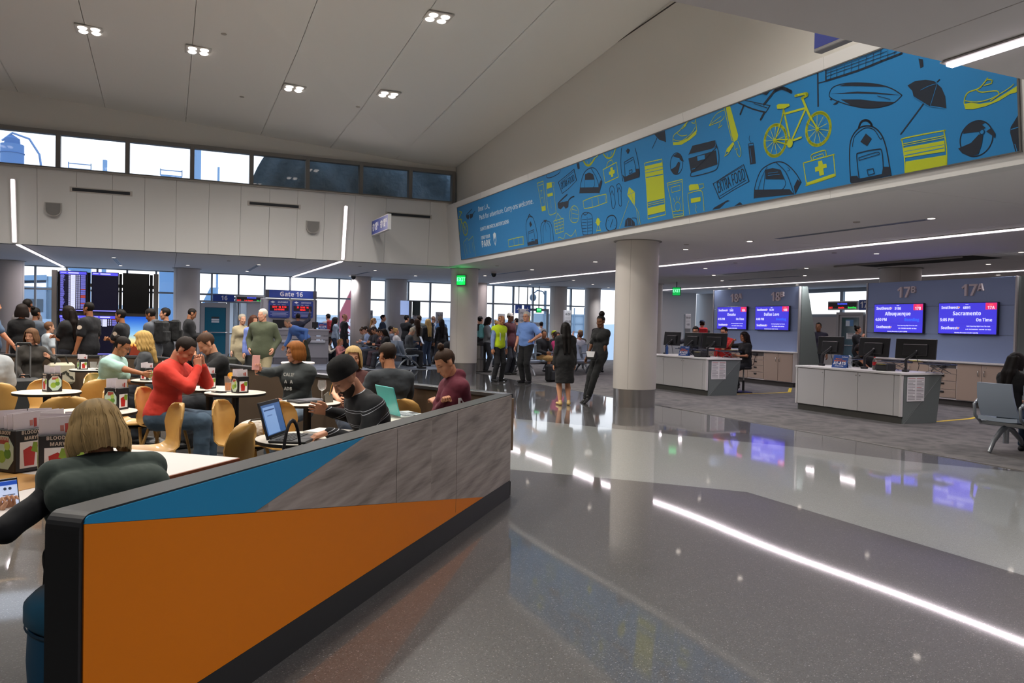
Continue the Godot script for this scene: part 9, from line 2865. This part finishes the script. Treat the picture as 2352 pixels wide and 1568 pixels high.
	for r in st:
		var q := {"fem": r[4],"top": [r[5],"s" if "T-shirt" in r[0] or "white shirt" in r[0] else "l"],"hair": [r[6], r[7]],"skin": ["c48d70", "9a6a4c", "d0a084"][int(absf(r[1] * 10.0)) % 3],"leg": ["trousers", ["22252c", "33425a", "3a3a3e"][int(absf(r[2] * 10.0)) % 3]]}
		if r[8]: q["pack"] = r[8]
		if "phone" in r[0] or "reading" in r[0]: q.merge(HOLD)
		pp(r[0], r[1], r[2], r[3], q)
	pp("woman with dark hair and a teal backpack right of the exit-sign column", 9.12,-22.6,62.0, {"fem": true, "cell": 0.022,"h": 1.72,"top": ["6d7074", "l"],"garment": "jacket", "pack": "6fb3b8", "hair": ["long", "17110f"],"hd": [14,10]}, HOLD)
	pp("tall man in a white cap and maroon jacket behind the safety vest", 9.35,-21.4,30.0, {"cell": 0.022,"h": 1.84,"top": ["4e2228", "l", 0.05],"garment": "jacket", "leg": ["trousers", "2b2d36"],"hair": ["short", "2a1d17"],"cap": ["d8cfc8"],"skin": "8a5a42"})
	# by the bank that faces the viewer
	pp("man in tan shorts and a black jacket resting his cheek on his hand", 10.35,-21.2,15.0, {"sit": true, "cell": 0.022,"top": ["202125", "l"],"leg": ["shorts", "a8834f"],"hair": ["buzz", "1a1411"],"hl": V(0.1,1.02,0.16), "hr": V(-0.1,0.68,0.3), "hands": ["fist", "relaxed"],"hd": [-20,0],"skin": "a06d4e", "shoe": "cfcac6"})
	pp("person in a black top left of the tan shorts", 9.75,-23.0,60.0, LAP, {"sit": true, "fem": true, "top": ["9b8f8a", "l"],"hair": ["short", "2a1d17"]})
	pp("woman in a bright pink jacket seated behind the black dress", 10.85,-21.15,0.0, LAP, {"sit": true, "fem": true, "top": ["c2356e", "l"],"hair": ["long", "2a1d17"]})
	pp("man in a neon yellow cap slumped in a seat near the leaning woman", 11.36,-22.15,190.0, {"sit": true, "cell": 0.022,"lean": 16.0,"top": ["2a2b2f", "l"],"hair": ["short", "3a2a20"],"cap": ["c8e02a"],"skin": "b98363"}, {"hl": V(0.2,0.98,0.3), "hr": V(-0.2,0.98,0.3)})
	pp("man in a beige cap in the seats behind the neon cap", 12.85,-23.5,190.0, LAP, {"sit": true, "top": ["6b6257", "l"],"hair": ["short", "2a1d17"],"cap": ["b09a72"]})
	pp("dark-haired woman facing away beyond the neon cap", 12.25,-23.45,190.0, LAP, {"sit": true, "fem": true, "top": ["8a8d95", "l"],"hair": ["bob", "15110f"]})
	pp("person lying back with a hand behind the head beyond the black dress", 12.1,-22.35,190.0, {"sit": true, "lean": -20.0,"top": ["c9ced6", "s"],"hair": ["short", "5a4030"],"hl": V(0.2,1.25,-0.1), "skin": "cf9a7e"})
	pp("man in black with a black cap left of the leaning woman", 13.0,-22.4,-20.0, {"cell": 0.022,"h": 1.7,"top": ["141518", "s"],"hair": ["short", "2a1d17"],"cap": ["131316", 1.15],"hd": [-40,0],"skin": "c48d70"})
	var bk := thing("backpack", "black and white backpack on the floor behind the blue shirt", "bag", V(9.35,0,-18.6), 0.3)
	obj("pouch", mb().box(V(0,0.24,0), V(0.32,0.46,0.22), 0.08).box(V(0,0.17,0.13), V(0.25,0.24,0.08), 0.03), M("26272b", 0.8), bk)
	obj("grab_loop", mb().tube([V(-0.05,0.45,0), V(0,0.52,0), V(0.05,0.45,0)],0.012,8), M("17181a", 0.7), bk)
	obj("strap", mb().tube([V(0.14,0.42,-0.1), V(0.21,0.25,-0.05), V(0.19,0.05,0.02)],0.016,8,0.4), M("cfcfd2", 0.7), bk)


func build_hall() -> void:
	# the four who stand in the walkway
	var v := pp("bald man in a blue shirt and a neon yellow safety vest", 7.98,-19.0,22.0, {"cell": 0.016,"fine": true, "h": 1.74,"lean": 6.0,"hair": ["bald", "4a382c"],"top": ["7d94c4", "l"],"leg": ["trousers", "17181c"],"vest": ["c4e021", 0.004],"hd": [26,6],"skin": "b07a5a", "fl": V(0.14,0.085,0.0), "fr": V(-0.14,0.085,0.0)})
	for e in [-1,1]: obj("reflective_band", mb().tube([V(0.105 * e, 1.42,-0.02), V(0.1 * e, 1.4,0.1), V(0.105 * e, 1.25,0.185), V(0.1 * e, 1.08,0.18)],0.02,8,0.3,V(1,0,0)), M("d8dad0", 0.4), v)
	pp("white-haired man in a light blue short-sleeved shirt, hand on hip", 8.5,-18.35,-62.0, {"cell": 0.016,"fine": true, "h": 1.84,"w": 1.06,"belly": 0.9,"hair": ["short", "b9b4ac"],"glasses": "2a2826", "top": ["6c8fd0", "s"],"leg": ["trousers", "131417"],"hl": V(0.2,1.04,0.06), "pl": V(1,0,-0.35), "hr": V(-0.22,0.9,0.14), "hd": [-4,0],"skin": "cb9277", "hands": ["fist", "relaxed"]})
	pp("woman in a black knee-length dress and tan flat shoes seen from behind", 6.9,-13.15,168.0, {"cell": 0.014,"fine": true, "fem": true, "h": 1.56,"w": 1.02,"top": ["111113", "l", 0.1],"garment": "dress", "leg": ["skirt", "111113", 0.47],"hair": ["longer", "120e0d"],"hl": V(0.24,0.82,0.02), "hr": V(-0.24,0.84,0.06), "skin": "bd8767", "shoe": "c8a86a"})
	var d := pp("woman in black with a high dark bun leaning on the foreground column", 7.72,-13.45,-72.0, {"cell": 0.014,"fine": true, "fem": true, "h": 1.72,"w": 0.95,"lean": -4.0,"pel": V(0,0.95,-0.13), "fl": V(0.08,0.085,0.28), "fr": V(-0.08,0.085,0.16), "top": ["101113", "s"],"leg": ["trousers", "101113"],"hair": ["bun", "0f0c0b"],"hairset": {"bun": 0.065,"bun_y": 0.15,"bun_z": -0.05}, "hl": V(0.12,0.86,-0.06), "hr": V(-0.2,0.9,0.02), "hd": [6,12],"skin": "6b4630"})
	var bag := thing("shoulder_bag", "small black bag with a white flap at the leaning woman's hip", "bag", d.transform * V(0.02,0.93,0.12), deg_to_rad(-60))
	obj("pouch", mb().box(V(0,0,0), V(0.22,0.16,0.08), 0.02), M("17181b", 0.5), bag)
	obj("flap", mb().slab(PackedVector2Array([Vector2(-0.1,0.08), Vector2(0.1,0.08), Vector2(0.07,-0.03), Vector2(-0.07,-0.03)]), 0.01,V(0,0,0.045)), M("d0d0d3", 0.5), bag)
	obj("strap", mb().tube([V(-0.1,0.06,0), V(-0.12,0.2,-0.04), V(-0.06,0.34,-0.1)],0.01,8,0.4), M("17181b", 0.5), bag)
	# desk 18
	pp("agent with dark hair and glasses facing the viewer behind desk 18", 12.42,-16.5,-50.0, {"cell": 0.018,"fine": true, "h": 1.7,"pel": V(0,0.8,0), "sit": true, "fl": V(0.12,0.3,0.35), "fr": V(-0.12,0.3,0.35), "glasses": "1c1a1a", "hair": ["short", "15110f"],"top": ["2e323c", "l"],"wr": V(11.75,1.1,-16.55), "hd": [6,6],"skin": "c08a68", "foot_pitch": 0.3})
	pp("agent in a red and grey jacket in profile behind desk 18", 12.75,-15.75,-70.0, {"cell": 0.018,"fine": true, "h": 1.72,"pel": V(0,0.78,0), "sit": true, "fl": V(0.12,0.3,0.35), "fr": V(-0.12,0.3,0.35), "glasses": "1c1a1a", "hair": ["short", "241a15"],"top": ["c02a24", "l"],"garment": "jacket", "wl": V(12.2,0.98,-15.2), "hd": [-6,6],"skin": "c08a68", "foot_pitch": 0.3})
	pp("woman with long wavy dark hair in black, on the stool beside desk 18", 12.55,-14.75,-92.0, {"cell": 0.018,"fine": true, "fem": true, "h": 1.64,"sit": true, "pel": V(0,0.74,0), "fl": V(0.1,0.2,0.3), "fr": V(-0.1,0.12,0.2), "hair": ["longer", "1c1411"],"hairset": {"wave": 50.0}, "top": ["141416", "s"],"leg": ["trousers", "131417"],"wl": V(12.2,0.88,-14.65), "wr": V(12.25,1.22,-14.85), "hands": ["relaxed", "fist"],"hd": [-6,0],"skin": "ad7656", "foot_pitch": 0.4})
	pp("man with a red backpack and a navy cap worn backwards beyond desk 18", 16.5,-21.6,150.0, {"cell": 0.022,"h": 1.78,"top": ["43484a", "l"],"pack": "cf2f38", "hair": ["short", "2a1d17"],"cap": ["25324f"]})
	# desk 17
	pp("agent with long dark hair bent low behind the middle monitor of desk 17", 12.35,-11.0,-85.0, {"cell": 0.018,"fine": true, "fem": true, "h": 1.66,"sit": true, "pel": V(0,0.62,0), "lean": 22.0,"fl": V(0.1,0.12,0.35), "fr": V(-0.1,0.12,0.35), "hair": ["long", "1c1311"],"top": ["131417", "s"],"hl": V(0.1,0.95,0.3), "hr": V(-0.2,0.98,0.35), "hd": [0,24],"skin": "b07a5a", "foot_pitch": 0.2})
	pp("woman with her hair tied back standing before the gate 17 boarding door", 19.2,-17.6,20.0, {"fem": true, "cell": 0.022,"h": 1.68,"top": ["26272c", "l"],"hair": ["bun", "1a1311"],"hr": V(-0.05,1.4,0.2), "hd": [30,0]})
	pp("man in a dark purple shirt half hidden by the slanting panel of the 18 wall", 16.4,-16.35,-60.0, {"cell": 0.022,"h": 1.74,"top": ["2c2838", "s"],"hair": ["buzz", "15110f"],"skin": "8f5f45"})
	pp("girl with long dark hair in a black lettered hoodie at the right edge", 9.78,-6.55,86.0, {"cell": 0.012,"fine": true, "fem": true, "sit": true, "h": 1.62,"lean": 8.0,"hair": ["long", "17100e"],"top": ["101012", "l", 0.0,0.055],"garment": "hoodie", "leg": ["trousers", "33465c"],"hd": [8,10],"hl": V(0.1,0.68,0.35), "hr": V(-0.12,0.7,0.33), "skin": "c99274", "shoe": "15161a"})
	var gt := thing("seat_base_cables", "loop of black cables under the right-edge seats", "cable", V(9.95,0.02,-6.35))
	obj("cord", mb().tube([V(0,0.34,0), V(0.02,0.18,0.05), V(0.1,0.1,0.05), V(0.18,0.16,0.02), V(0.2,0.32,0)],0.009,8), M("1b1b1d", 0.6), gt)


func build_all_things() -> void:
	build_desks()
	build_gate17()
	build_court()
	build_departures()
	build_gate16()
	build_signs()
	build_waiting()
	build_banner()
	build_people()
